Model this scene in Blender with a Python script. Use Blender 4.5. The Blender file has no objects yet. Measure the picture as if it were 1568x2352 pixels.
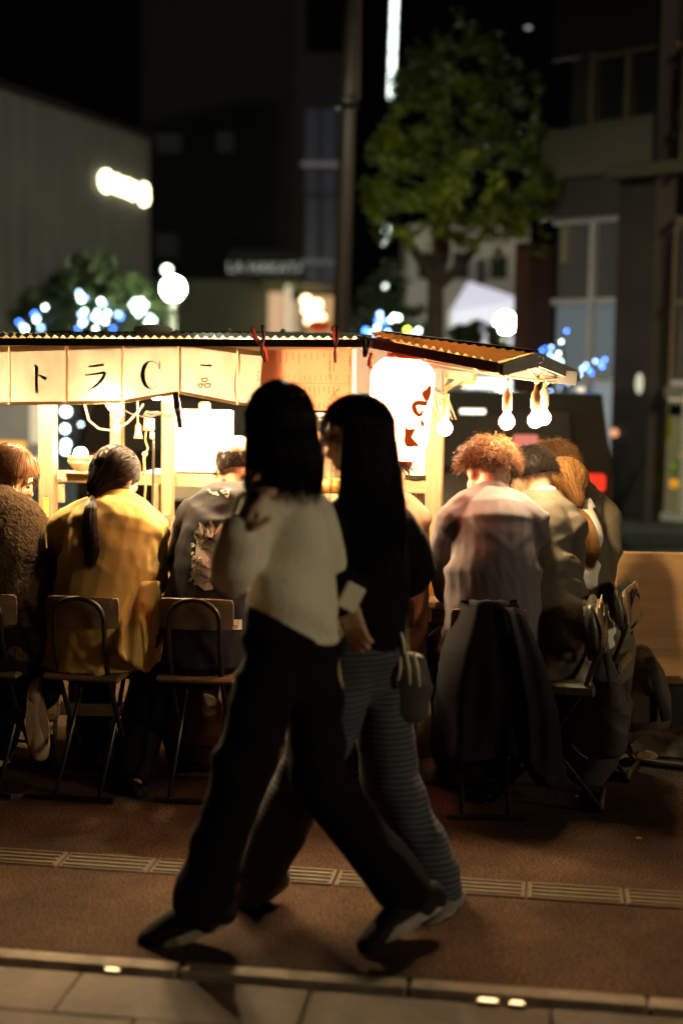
import bpy, math, random
import numpy as np
from mathutils import Vector, Matrix
from mathutils.bvhtree import BVHTree
random.seed(7)
rng = np.random.default_rng(7)
sc = bpy.context.scene
col = sc.collection
V3 = Vector

# ------------------------------------------------------------------ camera, sky, street light, exposure
CAM_H, PITCH, ROLL = 1.58, math.radians(6.04), math.radians(0.9)
cam_d = bpy.data.cameras.new('camera')
cam_d.sensor_fit = 'VERTICAL'; cam_d.sensor_height = 36; cam_d.sensor_width = 24; cam_d.lens = 50
cam_d.clip_start = 0.1; cam_d.clip_end = 500
cam_d.dof.use_dof = True; cam_d.dof.focus_distance = 5.28; cam_d.dof.aperture_fstop = 1.1
cam_d.dof.aperture_blades = 0
cam = bpy.data.objects.new('camera', cam_d); col.objects.link(cam)
CM = Matrix.Rotation(math.pi / 2 - PITCH, 3, 'X') @ Matrix.Rotation(ROLL, 3, 'Z')
cam.matrix_world = Matrix.Translation((0, 0, CAM_H)) @ CM.to_4x4()
sc.camera = cam

wd = bpy.data.worlds.new('World'); sc.world = wd; wd.use_nodes = True
bg = wd.node_tree.nodes['Background']
bg.inputs['Color'].default_value = (0.42, 0.5, 0.75, 1); bg.inputs['Strength'].default_value = 0.0005

sun_d = bpy.data.lights.new('street_glow', 'SUN'); sun_d.energy = 0.46; sun_d.angle = math.radians(9)
sun_d.color = (1.0, 0.80, 0.52)
sun = bpy.data.objects.new('street_glow', sun_d); col.objects.link(sun)
SUN_AZ, SUN_EL = math.radians(66), math.radians(13)     # from behind the camera's right shoulder
sd = V3((math.sin(SUN_AZ) * math.cos(SUN_EL), -math.cos(SUN_AZ) * math.cos(SUN_EL), math.sin(SUN_EL)))
sun.rotation_euler = sd.to_track_quat('Z', 'Y').to_euler()

sc.view_settings.view_transform = 'Standard'
try: sc.view_settings.look = 'None'
except Exception: pass
sc.view_settings.exposure = 0.7; sc.view_settings.gamma = 1.0
sc.view_settings.use_curve_mapping = False
sc.render.engine = 'CYCLES'
sc.cycles.use_denoising = True
sc.cycles.sample_clamp_indirect = 6.0
sc.cycles.max_bounces = 7; sc.cycles.diffuse_bounces = 3; sc.cycles.transmission_bounces = 6
sc.cycles.transparent_max_bounces = 12
sc.cycles.caustics_reflective = False; sc.cycles.caustics_refractive = False

BULB = 1500.0          # radiance of a bare warm bulb
LANT = 18.0           # radiance of the paper lantern

# ------------------------------------------------------------------ helpers
FD = 3266.0
def ray(dx, dy):
    return CM @ V3(((dx - 784) / FD, -(dy - 1176) / FD, -1))
def A(dx, dy, Y):
    """bearing measured in the photograph + distance along the street -> point in the street"""
    d = ray(dx, dy); return V3((0, 0, CAM_H)) + d * (Y / d.y)
def G(dx, dy, z=0.0):
    d = ray(dx, dy); return V3((0, 0, CAM_H)) + d * ((z - CAM_H) / d.z)
def px(p):
    q = CM.transposed() @ (V3(p) - V3((0, 0, CAM_H))); return (784 + FD * q.x / -q.z, 1176 - FD * q.y / -q.z)

ORIG = {}
def norm(v):
    v = V3(v); return v.normalized() if v.length > 1e-9 else V3((0, 0, 1))
def lerp(a, b, t): return a + (b - a) * t

class MB:
    def __init__(s): s.v = []; s.f = []; s.m = []
    def add(s, vs, fs, mi=0):
        o = len(s.v); s.v.extend([tuple(x) for x in vs]); s.f.extend([tuple(i + o for i in f) for f in fs]); s.m.extend([mi] * len(fs)); return s
    def box(s, c, d, M=None, mi=0):
        c = V3(c); h = V3(d) * .5; vs = []
        for x in (-1, 1):
            for y in (-1, 1):
                for z in (-1, 1):
                    p = V3((x * h.x, y * h.y, z * h.z)); vs.append(c + (M @ p if M else p))
        return s.add(vs, [(0, 1, 3, 2), (4, 6, 7, 5), (0, 4, 5, 1), (2, 3, 7, 6), (0, 2, 6, 4), (1, 5, 7, 3)], mi)
    def bar(s, p, q, w, h, up=(0, 0, 1), mi=0):
        p, q = V3(p), V3(q); t = norm(q - p); a = norm(t.cross(V3(up))); b = a.cross(t); vs = []
        for e in (p, q):
            for i, j in ((-1, -1), (1, -1), (1, 1), (-1, 1)): vs.append(e + a * (i * w / 2) + b * (j * h / 2))
        return s.add(vs, [(0, 3, 2, 1), (4, 5, 6, 7), (0, 1, 5, 4), (1, 2, 6, 5), (2, 3, 7, 6), (3, 0, 4, 7)], mi)
    def rbox(s, c, d, M=None, r=.006, mi=0):
        """box with chamfered edges"""
        c = V3(c); h = V3(d) * .5; r = min(r, min(h) * .9); vs = []; idx = {}
        for x in (-1, 1):
            for y in (-1, 1):
                for z in (-1, 1):
                    for k in range(3):
                        p = V3((x * (h.x - (0 if k == 0 else r)), y * (h.y - (0 if k == 1 else r)), z * (h.z - (0 if k == 2 else r))))
                        idx[(x, y, z, k)] = len(vs); vs.append(c + (M @ p if M else p))
        I = lambda x, y, z, k: idx[(x, y, z, k)]
        fs = []
        for sg in (-1, 1):
            fs.append([I(sg, a, b, 0) for a, b in ((-1, -1), (1, -1), (1, 1), (-1, 1))])
            fs.append([I(a, sg, b, 1) for a, b in ((-1, -1), (1, -1), (1, 1), (-1, 1))])
            fs.append([I(a, b, sg, 2) for a, b in ((-1, -1), (1, -1), (1, 1), (-1, 1))])
            for sg2 in (-1, 1):
                fs.append([I(sg, sg2, -1, 0), I(sg, sg2, 1, 0), I(sg, sg2, 1, 1), I(sg, sg2, -1, 1)])
                fs.append([I(sg, -1, sg2, 0), I(sg, 1, sg2, 0), I(sg, 1, sg2, 2), I(sg, -1, sg2, 2)])
                fs.append([I(-1, sg, sg2, 1), I(1, sg, sg2, 1), I(1, sg, sg2, 2), I(-1, sg, sg2, 2)])
                for sg3 in (-1, 1): fs.append([I(sg, sg2, sg3, k) for k in range(3)])
        return s.add(vs, fs, mi)
    def tube(s, pts, r, n=8, side=None, cap=True, mi=0, dome=False):
        pts = [V3(p) for p in pts]; K = len(pts)
        rs = r if isinstance(r, (list, tuple)) else [r] * K
        rs = [(x, x) if not isinstance(x, (list, tuple)) else x for x in rs]
        vs = []; a = None
        tang = [norm(pts[min(i + 1, K - 1)] - pts[max(i - 1, 0)]) for i in range(K)]
        if dome:
            pts2, rs2, tg2, idx = [], [], [], []
            for i in range(K):
                if i == 0:
                    for k in (1.0, .8, .45): 
                        c = math.sqrt(max(0, 1 - k * k)); pts2.append(pts[0] - tang[0] * (k * min(rs[0]) * .95)); rs2.append((rs[0][0] * max(c, .12), rs[0][1] * max(c, .12))); tg2.append(tang[0]); idx.append(0)
                pts2.append(pts[i]); rs2.append(rs[i]); tg2.append(tang[i]); idx.append(i)
                if i == K - 1:
                    for k in (.45, .8, 1.0):
                        c = math.sqrt(max(0, 1 - k * k)); pts2.append(pts[i] + tang[i] * (k * min(rs[i]) * .95)); rs2.append((rs[i][0] * max(c, .12), rs[i][1] * max(c, .12))); tg2.append(tang[i]); idx.append(i)
            pts, rs, tang, K = pts2, rs2, tg2, len(pts2)
            if isinstance(side, list): side = [side[i] for i in idx]
        for i in range(K):
            t = tang[i]
            if side is not None:
                sv = V3(side[i] if isinstance(side, list) else side); a = norm(sv - t * sv.dot(t))
            elif a is None:
                a = norm(t.cross(V3((0, 0, 1)) if abs(t.z) < .9 else V3((1, 0, 0))))
            else: a = norm(a - t * a.dot(t))
            b = t.cross(a)
            for k in range(n):
                th = 2 * math.pi * k / n; vs.append(pts[i] + a * (rs[i][0] * math.cos(th)) + b * (rs[i][1] * math.sin(th)))
        fs = [(i * n + k, i * n + (k + 1) % n, (i + 1) * n + (k + 1) % n, (i + 1) * n + k) for i in range(K - 1) for k in range(n)]
        if cap: fs += [tuple(range(n - 1, -1, -1)), tuple(range((K - 1) * n, K * n))]
        return s.add(vs, fs, mi)
    def ell(s, c, rad, M=None, n=12, m=8, mi=0):
        c = V3(c); rad = rad if isinstance(rad, (tuple, list)) else (rad,) * 3; vs = []; f = []
        def T(p): p = V3((p[0] * rad[0], p[1] * rad[1], p[2] * rad[2])); return c + (M @ p if M else p)
        vs.append(T((0, 0, 1)))
        for j in range(1, m):
            ph = math.pi * j / m
            for k in range(n):
                th = 2 * math.pi * k / n; vs.append(T((math.sin(ph) * math.cos(th), math.sin(ph) * math.sin(th), math.cos(ph))))
        vs.append(T((0, 0, -1))); L = len(vs) - 1
        for k in range(n): f.append((0, 1 + k, 1 + (k + 1) % n)); f.append((L, L - n + (k + 1) % n, L - n + k))
        for j in range(m - 2):
            for k in range(n): a = 1 + j * n; f.append((a + k, a + n + k, a + n + (k + 1) % n, a + (k + 1) % n))
        return s.add(vs, f, mi)
    def lathe(s, c, prof, n=16, M=None, mi=0):
        """prof: (radius, height) list"""
        c = V3(c); vs = []
        for r, z in prof:
            for k in range(n):
                th = 2 * math.pi * k / n; p = V3((r * math.cos(th), r * math.sin(th), z)); vs.append(c + (M @ p if M else p))
        fs = [(i * n + k, i * n + (k + 1) % n, (i + 1) * n + (k + 1) % n, (i + 1) * n + k) for i in range(len(prof) - 1) for k in range(n)]
        return s.add(vs, fs, mi)
    def prism(s, pts, off, mi=0):
        pts = [V3(p) for p in pts]; off = V3(off); n = len(pts)
        fs = [tuple(range(n)), tuple(range(2 * n - 1, n - 1, -1))] + [(i, i + n, (i + 1) % n + n, (i + 1) % n) for i in range(n)]
        return s.add(pts + [p + off for p in pts], fs, mi)
    def sheet(s, P, t=0.0, nrm=None, mi=0):
        """P: rows of points; t: thickness along nrm"""
        R, C = len(P), len(P[0]); vs = [V3(p) for row in P for p in row]
        fs = [(i * C + j, i * C + j + 1, (i + 1) * C + j + 1, (i + 1) * C + j) for i in range(R - 1) for j in range(C - 1)]
        if t:
            o = R * C; d = V3(nrm) * t; vs += [p + d for p in vs]
            fs += [tuple(x + o for x in reversed(f)) for f in fs]
            edge = [(0, j) for j in range(C)] + [(i, C - 1) for i in range(1, R)] + [(R - 1, j) for j in range(C - 2, -1, -1)] + [(i, 0) for i in range(R - 2, 0, -1)]
            e = [i * C + j for i, j in edge]
            fs += [(e[k], e[k] + o, e[(k + 1) % len(e)] + o, e[(k + 1) % len(e)]) for k in range(len(e))]
        return s.add(vs, fs, mi)

def link_mesh(name, me, mat, parent=None, origin=None, smooth=False):
    o = bpy.data.objects.new(name, me); col.objects.link(o)
    for m in (mat if isinstance(mat, (list, tuple)) else [mat]):
        me.materials.append(m)
    if smooth:
        me.polygons.foreach_set('use_smooth', [True] * len(me.polygons))
    if parent is not None:
        o.parent = parent; ORIG[o.name] = ORIG.get(parent.name, V3((0, 0, 0)))
    else:
        o.location = origin if origin is not None else (0, 0, 0); ORIG[o.name] = V3(o.location)
    return o
def build(mb, name, mat, parent=None, origin=None, smooth=False):
    base = ORIG.get(parent.name, V3((0, 0, 0))) if parent is not None else V3(origin or (0, 0, 0))
    me = bpy.data.meshes.new(name)
    me.from_pydata([(x - base.x, y - base.y, z - base.z) for x, y, z in mb.v], [], mb.f)
    if any(mb.m): me.polygons.foreach_set('material_index', mb.m)
    me.update()
    return link_mesh(name, me, mat, parent, origin, smooth)
def build_np(name, V, F, mat, parent=None, origin=None, smooth=True):
    """V (n,3) array, F (m,4) quad array"""
    base = ORIG.get(parent.name, V3((0, 0, 0))) if parent is not None else V3(origin or (0, 0, 0))
    me = bpy.data.meshes.new(name); V = np.asarray(V, np.float32) - np.array(base, np.float32)
    me.vertices.add(len(V)); me.vertices.foreach_set('co', V.ravel())
    k = F.shape[1]
    me.loops.add(F.size); me.loops.foreach_set('vertex_index', F.astype(np.int32).ravel())
    me.polygons.add(len(F)); me.polygons.foreach_set('loop_start', np.arange(0, F.size, k, dtype=np.int32))
    me.update(calc_edges=True)
    return link_mesh(name, me, mat, parent, origin, smooth)
def tag(o, label=None, cat=None, group=None, kind=None):
    if label: o['label'] = label
    if cat: o['category'] = cat
    if group: o['group'] = group
    if kind: o['kind'] = kind
    return o
def thing(name, label, cat, loc, group=None, rz=0.0):
    o = bpy.data.objects.new(name, None); col.objects.link(o); o.empty_display_size = .1
    o.location = loc; o.rotation_euler = (0, 0, rz); ORIG[o.name] = V3(loc)
    return tag(o, label, cat, group)
def local_thing(name, label, cat, group=None):
    o = thing(name, label, cat, (0, 0, 0), group); return o
def copy_tree(o, parent=None):
    c = o.copy(); col.objects.link(c); c.parent = parent
    for ch in [x for x in o.children]: copy_tree(ch, c)
    return c

# vectorised gradient noise
_perm = rng.permutation(256).astype(np.int64); _perm = np.concatenate([_perm, _perm, _perm])
_grad = rng.normal(size=(256, 3)); _grad /= np.linalg.norm(_grad, axis=1, keepdims=True)
def pnoise(P, seed=0):
    P = np.asarray(P, float) + seed * 17.31; i = np.floor(P).astype(np.int64); f = P - i; u = f * f * f * (f * (f * 6 - 15) + 10); i &= 255
    out = 0.0
    for dx in (0, 1):
        for dy in (0, 1):
            for dz in (0, 1):
                h = _perm[_perm[_perm[(i[:, 0] + dx) & 255] + ((i[:, 1] + dy) & 255)] + ((i[:, 2] + dz) & 255)] & 255
                g = (_grad[h] * (f - np.array([dx, dy, dz]))).sum(1)
                w = (u[:, 0] if dx else 1 - u[:, 0]) * (u[:, 1] if dy else 1 - u[:, 1]) * (u[:, 2] if dz else 1 - u[:, 2])
                out = out + w * g
    return out

# ------------------------------------------------------------------ materials
MATS = {}
def mat(name, c, rough=.7, metal=0.0, var=0.0, vs=6.0, bump=0.0, bs=60.0, emit=None, es=0.0, spec=.5, sheen=0.0, stretch=None, c2=None, trans=0.0):
    if name in MATS: return MATS[name]
    m = bpy.data.materials.new(name); m.use_nodes = True; nt = m.node_tree; N = nt.nodes; L = nt.links
    b = N['Principled BSDF']; b.inputs['Base Color'].default_value = (*c, 1); b.inputs['Roughness'].default_value = rough
    b.inputs['Metallic'].default_value = metal; b.inputs['Specular IOR Level'].default_value = spec
    if sheen: b.inputs['Sheen Weight'].default_value = sheen; b.inputs['Sheen Roughness'].default_value = .5
    if emit: b.inputs['Emission Color'].default_value = (*emit, 1); b.inputs['Emission Strength'].default_value = es
    if trans: b.inputs['Transmission Weight'].default_value = trans
    if var or bump or c2:
        tc = N.new('ShaderNodeTexCoord'); mp = N.new('ShaderNodeMapping'); L.new(tc.outputs['Object'], mp.inputs['Vector'])
        if stretch: mp.inputs['Scale'].default_value = stretch
    if var or c2:
        nz = N.new('ShaderNodeTexNoise'); nz.inputs['Scale'].default_value = vs; nz.inputs['Detail'].default_value = 6; nz.inputs['Roughness'].default_value = .6
        L.new(mp.outputs[0], nz.inputs['Vector']); rp = N.new('ShaderNodeValToRGB')
        d = c2 if c2 else tuple(max(0, x * (1 - var)) for x in c); e = c if c2 else tuple(min(1, x * (1 + var)) for x in c)
        rp.color_ramp.elements[0].position = .32; rp.color_ramp.elements[1].position = .68
        rp.color_ramp.elements[0].color = (*d, 1); rp.color_ramp.elements[1].color = (*e, 1)
        L.new(nz.outputs['Fac'], rp.inputs[0]); L.new(rp.outputs[0], b.inputs['Base Color'])
    if bump:
        n2 = N.new('ShaderNodeTexNoise'); n2.inputs['Scale'].default_value = bs; n2.inputs['Detail'].default_value = 4
        L.new(mp.outputs[0], n2.inputs['Vector']); bp = N.new('ShaderNodeBump'); bp.inputs['Strength'].default_value = min(bump, 1); bp.inputs['Distance'].default_value = .01 * max(1, bump)
        L.new(n2.outputs['Fac'], bp.inputs['Height']); L.new(bp.outputs[0], b.inputs['Normal'])
    MATS[name] = m; return m
def emat(name, c, s):
    if name in MATS: return MATS[name]
    m = bpy.data.materials.new(name); m.use_nodes = True; nt = m.node_tree; nt.nodes.remove(nt.nodes['Principled BSDF'])
    e = nt.nodes.new('ShaderNodeEmission'); e.inputs[0].default_value = (*c, 1); e.inputs[1].default_value = s
    nt.links.new(e.outputs[0], nt.nodes['Material Output'].inputs[0]); MATS[name] = m; return m
def tmat(name, c, t=.55, c2=None, vs=8, stretch=(1, 1, 1)):
    """thin translucent sheet (paper, cotton cloth)"""
    if name in MATS: return MATS[name]
    m = bpy.data.materials.new(name); m.use_nodes = True; nt = m.node_tree; N, L = nt.nodes, nt.links; N.remove(N['Principled BSDF'])
    d = N.new('ShaderNodeBsdfDiffuse'); q = N.new('ShaderNodeBsdfTranslucent'); x = N.new('ShaderNodeMixShader'); x.inputs[0].default_value = t
    tc = N.new('ShaderNodeTexCoord'); mp = N.new('ShaderNodeMapping'); mp.inputs['Scale'].default_value = stretch; L.new(tc.outputs['Object'], mp.inputs[0])
    nz = N.new('ShaderNodeTexNoise'); nz.inputs['Scale'].default_value = vs; nz.inputs['Detail'].default_value = 5; L.new(mp.outputs[0], nz.inputs['Vector'])
    rp = N.new('ShaderNodeValToRGB'); rp.color_ramp.elements[0].position = .3; rp.color_ramp.elements[1].position = .7
    rp.color_ramp.elements[0].color = (*(c2 or tuple(k * .86 for k in c)), 1); rp.color_ramp.elements[1].color = (*c, 1); L.new(nz.outputs['Fac'], rp.inputs[0])
    for s in (d, q): L.new(rp.outputs[0], s.inputs['Color'])
    L.new(d.outputs[0], x.inputs[1]); L.new(q.outputs[0], x.inputs[2]); L.new(x.outputs[0], N['Material Output'].inputs[0])
    MATS[name] = m; return m
def gmat(name, c, rough=.03, mix=.12):
    """thin window glass: mostly clear with a reflection"""
    if name in MATS: return MATS[name]
    m = bpy.data.materials.new(name); m.use_nodes = True; nt = m.node_tree; N, L = nt.nodes, nt.links; N.remove(N['Principled BSDF'])
    t = N.new('ShaderNodeBsdfTransparent'); t.inputs[0].default_value = (*c, 1); g = N.new('ShaderNodeBsdfGlossy'); g.inputs['Roughness'].default_value = rough
    x = N.new('ShaderNodeMixShader'); x.inputs[0].default_value = mix
    L.new(t.outputs[0], x.inputs[1]); L.new(g.outputs[0], x.inputs[2]); L.new(x.outputs[0], N['Material Output'].inputs[0]); MATS[name] = m; return m

M_ASPH = mat('asphalt', (.130, .077, .043), .95, var=.0, c2=(.028, .016, .010), vs=135, bump=.3, bs=150, spec=.15)
def patchy(m, sc=.9, lo=.45, hi=1.25):
    nt = m.node_tree; b = nt.nodes['Principled BSDF']; src = b.inputs['Base Color'].links[0].from_socket; tc = nt.nodes.new('ShaderNodeTexCoord'); nz = nt.nodes.new('ShaderNodeTexNoise'); nz.inputs['Scale'].default_value = sc; nz.inputs['Detail'].default_value = 5; nz.inputs['Roughness'].default_value = .65
    mr = nt.nodes.new('ShaderNodeMapRange'); mr.inputs['From Min'].default_value = .36; mr.inputs['From Max'].default_value = .64; mr.inputs['To Min'].default_value = lo; mr.inputs['To Max'].default_value = hi; mx = nt.nodes.new('ShaderNodeVectorMath'); mx.operation = 'SCALE'   # asph_patch: worn and stained areas
    nt.links.new(tc.outputs['Object'], nz.inputs['Vector']); nt.links.new(nz.outputs['Fac'], mr.inputs['Value']); nt.links.new(src, mx.inputs[0]); nt.links.new(mr.outputs[0], mx.inputs['Scale']); nt.links.new(mx.outputs[0], b.inputs['Base Color'])
patchy(M_ASPH, 1.6)
for _n in M_ASPH.node_tree.nodes:
    if _n.bl_idname == 'ShaderNodeValToRGB': _n.color_ramp.elements[0].position = .43; _n.color_ramp.elements[1].position = .60
    if _n.bl_idname == 'ShaderNodeTexNoise' and _n.inputs['Scale'].default_value == 135: _n.inputs['Detail'].default_value = 2
M_ROAD = mat('road_asphalt', (.05, .052, .048), .8, var=.3, vs=30, bump=.6, bs=60)
M_SLAB = mat('stone_slab', (.115, .086, .054), .75, var=.22, vs=9, bump=.25, bs=90)
M_KERB = mat('kerb_stone', (.25, .20, .14), .75, var=.2, vs=14, bump=.3, bs=120)
patchy(M_SLAB, 2.2, .6, 1.2); patchy(M_KERB, 3.0, .5, 1.2)
M_JOINT = mat('joint', (.045, .034, .022), .95)
M_TACT = mat('tactile_yellow', (.085, .059, .022), .65, var=.25, vs=22, bump=.3, bs=120)
M_WOOD = mat('pale_timber', (.22, .15, .078), .7, var=.25, vs=4, bump=.35, bs=30, stretch=(9, 9, .8))
M_WOODX = mat('pale_timber_rail', (.22, .15, .08), .7, var=.25, vs=4, bump=.3, bs=30, stretch=(.8, 9, 9))
M_OLD = mat('old_brown_timber', (.20, .11, .05), .75, var=.4, vs=5, bump=.4, bs=30, stretch=(6, 6, .8))
M_PLY = mat('plywood', (.74, .46, .22), .65, var=.0, c2=(.56, .32, .14), vs=3.2, bump=.1, bs=30, stretch=(.7, .7, 7))
M_BLACK = mat('black_metal', (.012, .011, .010), .45, .3, bump=.1, bs=80)
M_BLKPL = mat('black_plastic', (.012, .011, .011), .4)
M_REDPL = mat('red_plastic', (.35, .03, .015), .4)
M_PINKPL = mat('pink_plastic', (.6, .16, .14), .4)
M_STEEL = mat('painted_tube', (.035, .03, .026), .32, .6, bump=.08, bs=60)
M_GALV = mat('galvanised_steel', (.42, .40, .36), .42, .85, var=.15, vs=20)
M_CHBOARD = mat('chair_board', (.15, .09, .048), .55, var=.2, vs=5, bump=.15, bs=40, stretch=(1, 1, 8))
M_VINYL = mat('tan_vinyl', (.17, .10, .05), .4, var=.25, vs=14, bump=.3, bs=60)
M_GVINYL = mat('dark_green_vinyl', (.045, .05, .03), .38, var=.2, vs=10, bump=.25, bs=50)
M_FASCIA = mat('brown_painted_fascia', (.17, .042, .024), .5, var=.25, vs=14)
M_FASCB = mat('black_fascia', (.016, .013, .010), .5, var=.25, vs=14)
M_TIN = mat('corrugated_tin', (.22, .15, .07), .45, .3, var=.25, vs=7)
M_BOARD = mat('grey_board', (.085, .083, .082), .75, var=.12, vs=6)
M_CREAM = mat('cream_paint', (.30, .24, .155), .55, var=.15, vs=7)
M_CORD = mat('cord', (.30, .20, .10), .5)
M_CORDD = mat('dark_cord', (.03, .022, .016), .5)
M_SOCK = mat('brown_socket', (.28, .15, .07), .35)
M_NOREN = tmat('noren_cloth', (.135, .117, .096), .40, c2=(.095, .078, .060), vs=5, stretch=(3, 3, .9))
M_NHEM = tmat('noren_hem', (.42, .28, .16), .35, vs=12)
M_INK = mat('black_ink', (.012, .010, .008), .8)
M_PAPER = tmat('menu_paper', (.46, .20, .115), .26, vs=3)
M_MENUINK = mat('menu_ink', (.16, .035, .02), .8)
M_BULB = emat('bulb_glow', (1.0, .70, .37), BULB)
M_BULB2 = emat('bulb_glow_soft', (1.0, .70, .37), BULB * .12); M_BULB3 = emat('bulb_glow_strong', (1.0, .70, .37), BULB * 1.0)
M_LANT = emat('lantern_paper', (1.0, .25, .115), LANT)
M_LINK = emat('lantern_ink', (1.0, .12, .012), .26)
M_WHITE = mat('white_enamel', (.80, .76, .68), .35)
M_WGREY = mat('grey_enamel', (.34, .34, .34), .4)
M_BOWL = mat('brown_bowl', (.28, .16, .08), .45, var=.2, vs=14)
M_GREENGL = mat('dark_bottle', (.02, .018, .010), .08)
M_LABEL = mat('label_paper', (.8, .75, .62), .7)
M_SKIN = mat('skin', (.56, .33, .21), .5, var=.08, vs=20, spec=.4)
M_SKIN2 = mat('skin_warm', (.50, .28, .17), .5, var=.08, vs=20, spec=.4)
M_EYE = mat('eye', (.02, .012, .01), .2)
def hairmat(name, c, rough=.34):
    m = mat(name, c, rough, spec=.5); nt = m.node_tree; nt.nodes['Principled BSDF'].inputs['Specular IOR Level'].default_value = .07; g = nt.nodes.new('ShaderNodeNewGeometry'); rp = nt.nodes.new('ShaderNodeValToRGB')
    rp.color_ramp.elements[0].color = (*(x * .35 for x in c), 1); rp.color_ramp.elements[1].color = (*(x * 1.7 for x in c), 1)
    nt.links.new(g.outputs['Random Per Island'], rp.inputs[0]); nt.links.new(rp.outputs[0], nt.nodes['Principled BSDF'].inputs['Base Color']); return m
M_HBLK = hairmat('black_hair', (.006, .0045, .0035)); M_HDK = hairmat('dark_brown_hair', (.016, .009, .0055))
M_HBR = hairmat('brown_hair', (.085, .038, .016)); M_HCURL = hairmat('curly_auburn_hair', (.075, .031, .013)); M_HGOLD = hairmat('light_brown_hair', (.17, .085, .028)); M_HTAN = hairmat('tan_hair', (.13, .07, .03))
def fab(name, c, **k):
    k.setdefault('bump', .18); k.setdefault('bs', 420); k.setdefault('var', .10); k.setdefault('vs', 5); return mat(name, c, k.pop('rough', .88), spec=.12, **k)
F_YEL = fab('mustard_cotton', (.40, .27, .080)); F_FLE = fab('brown_fleece', (.050, .029, .013), var=.45, vs=55, bump=1.0, bs=85)
F_CHAR = fab('charcoal_jersey', (.022, .0215, .024)); F_LAV = fab('lavender_shirt', (.135, .118, .128)); F_SUIT = fab('grey_suit', (.095, .082, .060))
F_SUIT2 = fab('olive_grey_suit', (.125, .105, .068)); F_SHIRT = fab('white_shirt', (.72, .67, .58)); F_BLK = fab('black_cloth', (.006, .0055, .0055))
F_NAVY = fab('black_coat', (.0075, .008, .010), var=.15); F_BEIGE = fab('beige_coat', (.30, .22, .15)); F_KNIT = fab('white_knit', (.74, .70, .54), bump=.7, bs=160, sheen=.2)
F_BLKTOP = fab('black_jacket', (.0035, .003, .0028)); F_KHAKI = fab('khaki_cloth', (.34, .28, .12)); F_BAG = fab('black_nylon', (.055, .051, .047), rough=.45, var=.2)
F_GBAG = fab('brown_nylon', (.085, .064, .042), rough=.7, var=.2); F_APRON = fab('vendor_cloth', (.40, .30, .20))
M_SOLE = mat('pale_sole', (.26, .23, .17), .7, var=.2, vs=20); M_SHOE = mat('dark_shoe', (.007, .006, .0055), .8, spec=.2); M_SHOEW = mat('white_shoe', (.6, .55, .45), .6)
M_PLASTIC = tmat('white_plastic_bag', (.62, .56, .48), .4, vs=10)
# ------------------------------------------------------------------ ground, kerb, paving
gu, gv = V3((.990, -.140, 0)), V3((.140, .990, 0))
def P(u, v, z=0.0): return gu * u + gv * v + V3((0, 0, z))
GM = Matrix((gu, gv, V3((0, 0, 1)))).transposed()
def plane(name, u0, u1, v0, v1, z, m, nu=1, nv=1):
    mb = MB(); mb.sheet([[P(lerp(u0, u1, i / nu), lerp(v0, v1, j / nv), z) for i in range(nu + 1)] for j in range(nv + 1)])
    return tag(build(mb, name, m), kind='structure')
plane('ground', -150, 150, -60, 220, -.16, M_ROAD)
mb = MB(); mb.box(P(0, 6.06, -.08), (40, 5.08, .16), GM); tag(build(mb, 'pavement', M_ASPH), kind='structure')
plane('road', -60, 60, 8.62, 13.6, -.12, M_ROAD)
mb = MB(); mb.box(P(0, 29, -.06), (80, 30.6, .12), GM); far_pav = tag(build(mb, 'far_pavement', M_ROAD), kind='structure')
# near side: slot drain, kerb stones, slabs
mb = MB(); mb.box(P(0, 3.485, -.09), (40, .065, .10), GM); kerb = tag(build(mb, 'kerb_bed', M_JOINT), kind='structure')
u = -2.1
while u < 2.1:
    w = .60; k = MB(); k.rbox(P(u + w / 2, 3.487, -.034 + rng.uniform(-.0015, .0015)), (w - .006, .066, .068), GM, .006); build(k, 'kerb_stone', M_KERB, kerb); u += w
mb = MB(); mb.box(P(0, 1.4, -.12), (40, 4.02, .10), GM); bed = tag(build(mb, 'paving_bed', M_JOINT), kind='structure')
v1 = 3.410
for r, dv in enumerate((.235, .30, .30)):
    u = -2.4 + .21 * (r % 2) + .06
    while u < 2.2:
        w = .60; k = MB(); k.rbox(P(u + w / 2, v1 - dv / 2, -.036 + rng.uniform(-.002, .002)), (w - .004, dv - .004, .072), GM, .004); build(k, 'paving_slab', M_SLAB, bed); u += w
    v1 -= dv
mb = MB(); mb.box(P(0, 0.9, -.0452), (40, 3.34, .09), GM); tag(build(mb, 'near_pavement', M_SLAB), kind='structure')
# tactile strip of ridged yellow tiles
tact = thing('tactile_strip', 'narrow yellow strip of ridged guide tiles set in the asphalt', 'tactile paving', P(0, 4.188, 0))
u = -2.33
i = 0
while u < 2.3:
    k = MB(); z = rng.uniform(-.001, .001); k.rbox(P(u + .1435, 4.188, .001 + z), (.283, .13, .008), GM, .002)
    for q in range(4): k.rbox(P(u + .1435, 4.188 + (q - 1.5) * .031, .0065 + z), (.262, .015, .006), GM, .0028)
    build(k, 'tile', M_TACT, tact); u += .29
M_MARK = emat('amber_glow', (1.0, .60, .26), 2.2)  # brightness of the studs is put in as amber emission
for dx, dy, w, lab in ((258, 2229, .030, 'small glowing amber stud set in the slab joint at the lower left'), (1120, 2300, .042, 'wider of the two glowing amber studs in the slab joint at the lower right'), (1186, 2306, .030, 'narrower of the two glowing amber studs in the slab joint at the lower right')):
    p = G(dx, dy, .004); k = MB(); k.rbox(p, (w + .012, .022, .007), GM, .002); o = build(k, 'ground_stud', M_GALV, origin=p)
    tag(o, lab, 'ground light', 'glowing amber studs along the drain slot'); k = MB(); k.rbox(p + V3((0, 0, .004)), (w, .014, .005), GM, .002); build(k, 'lens', M_MARK, o)

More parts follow.
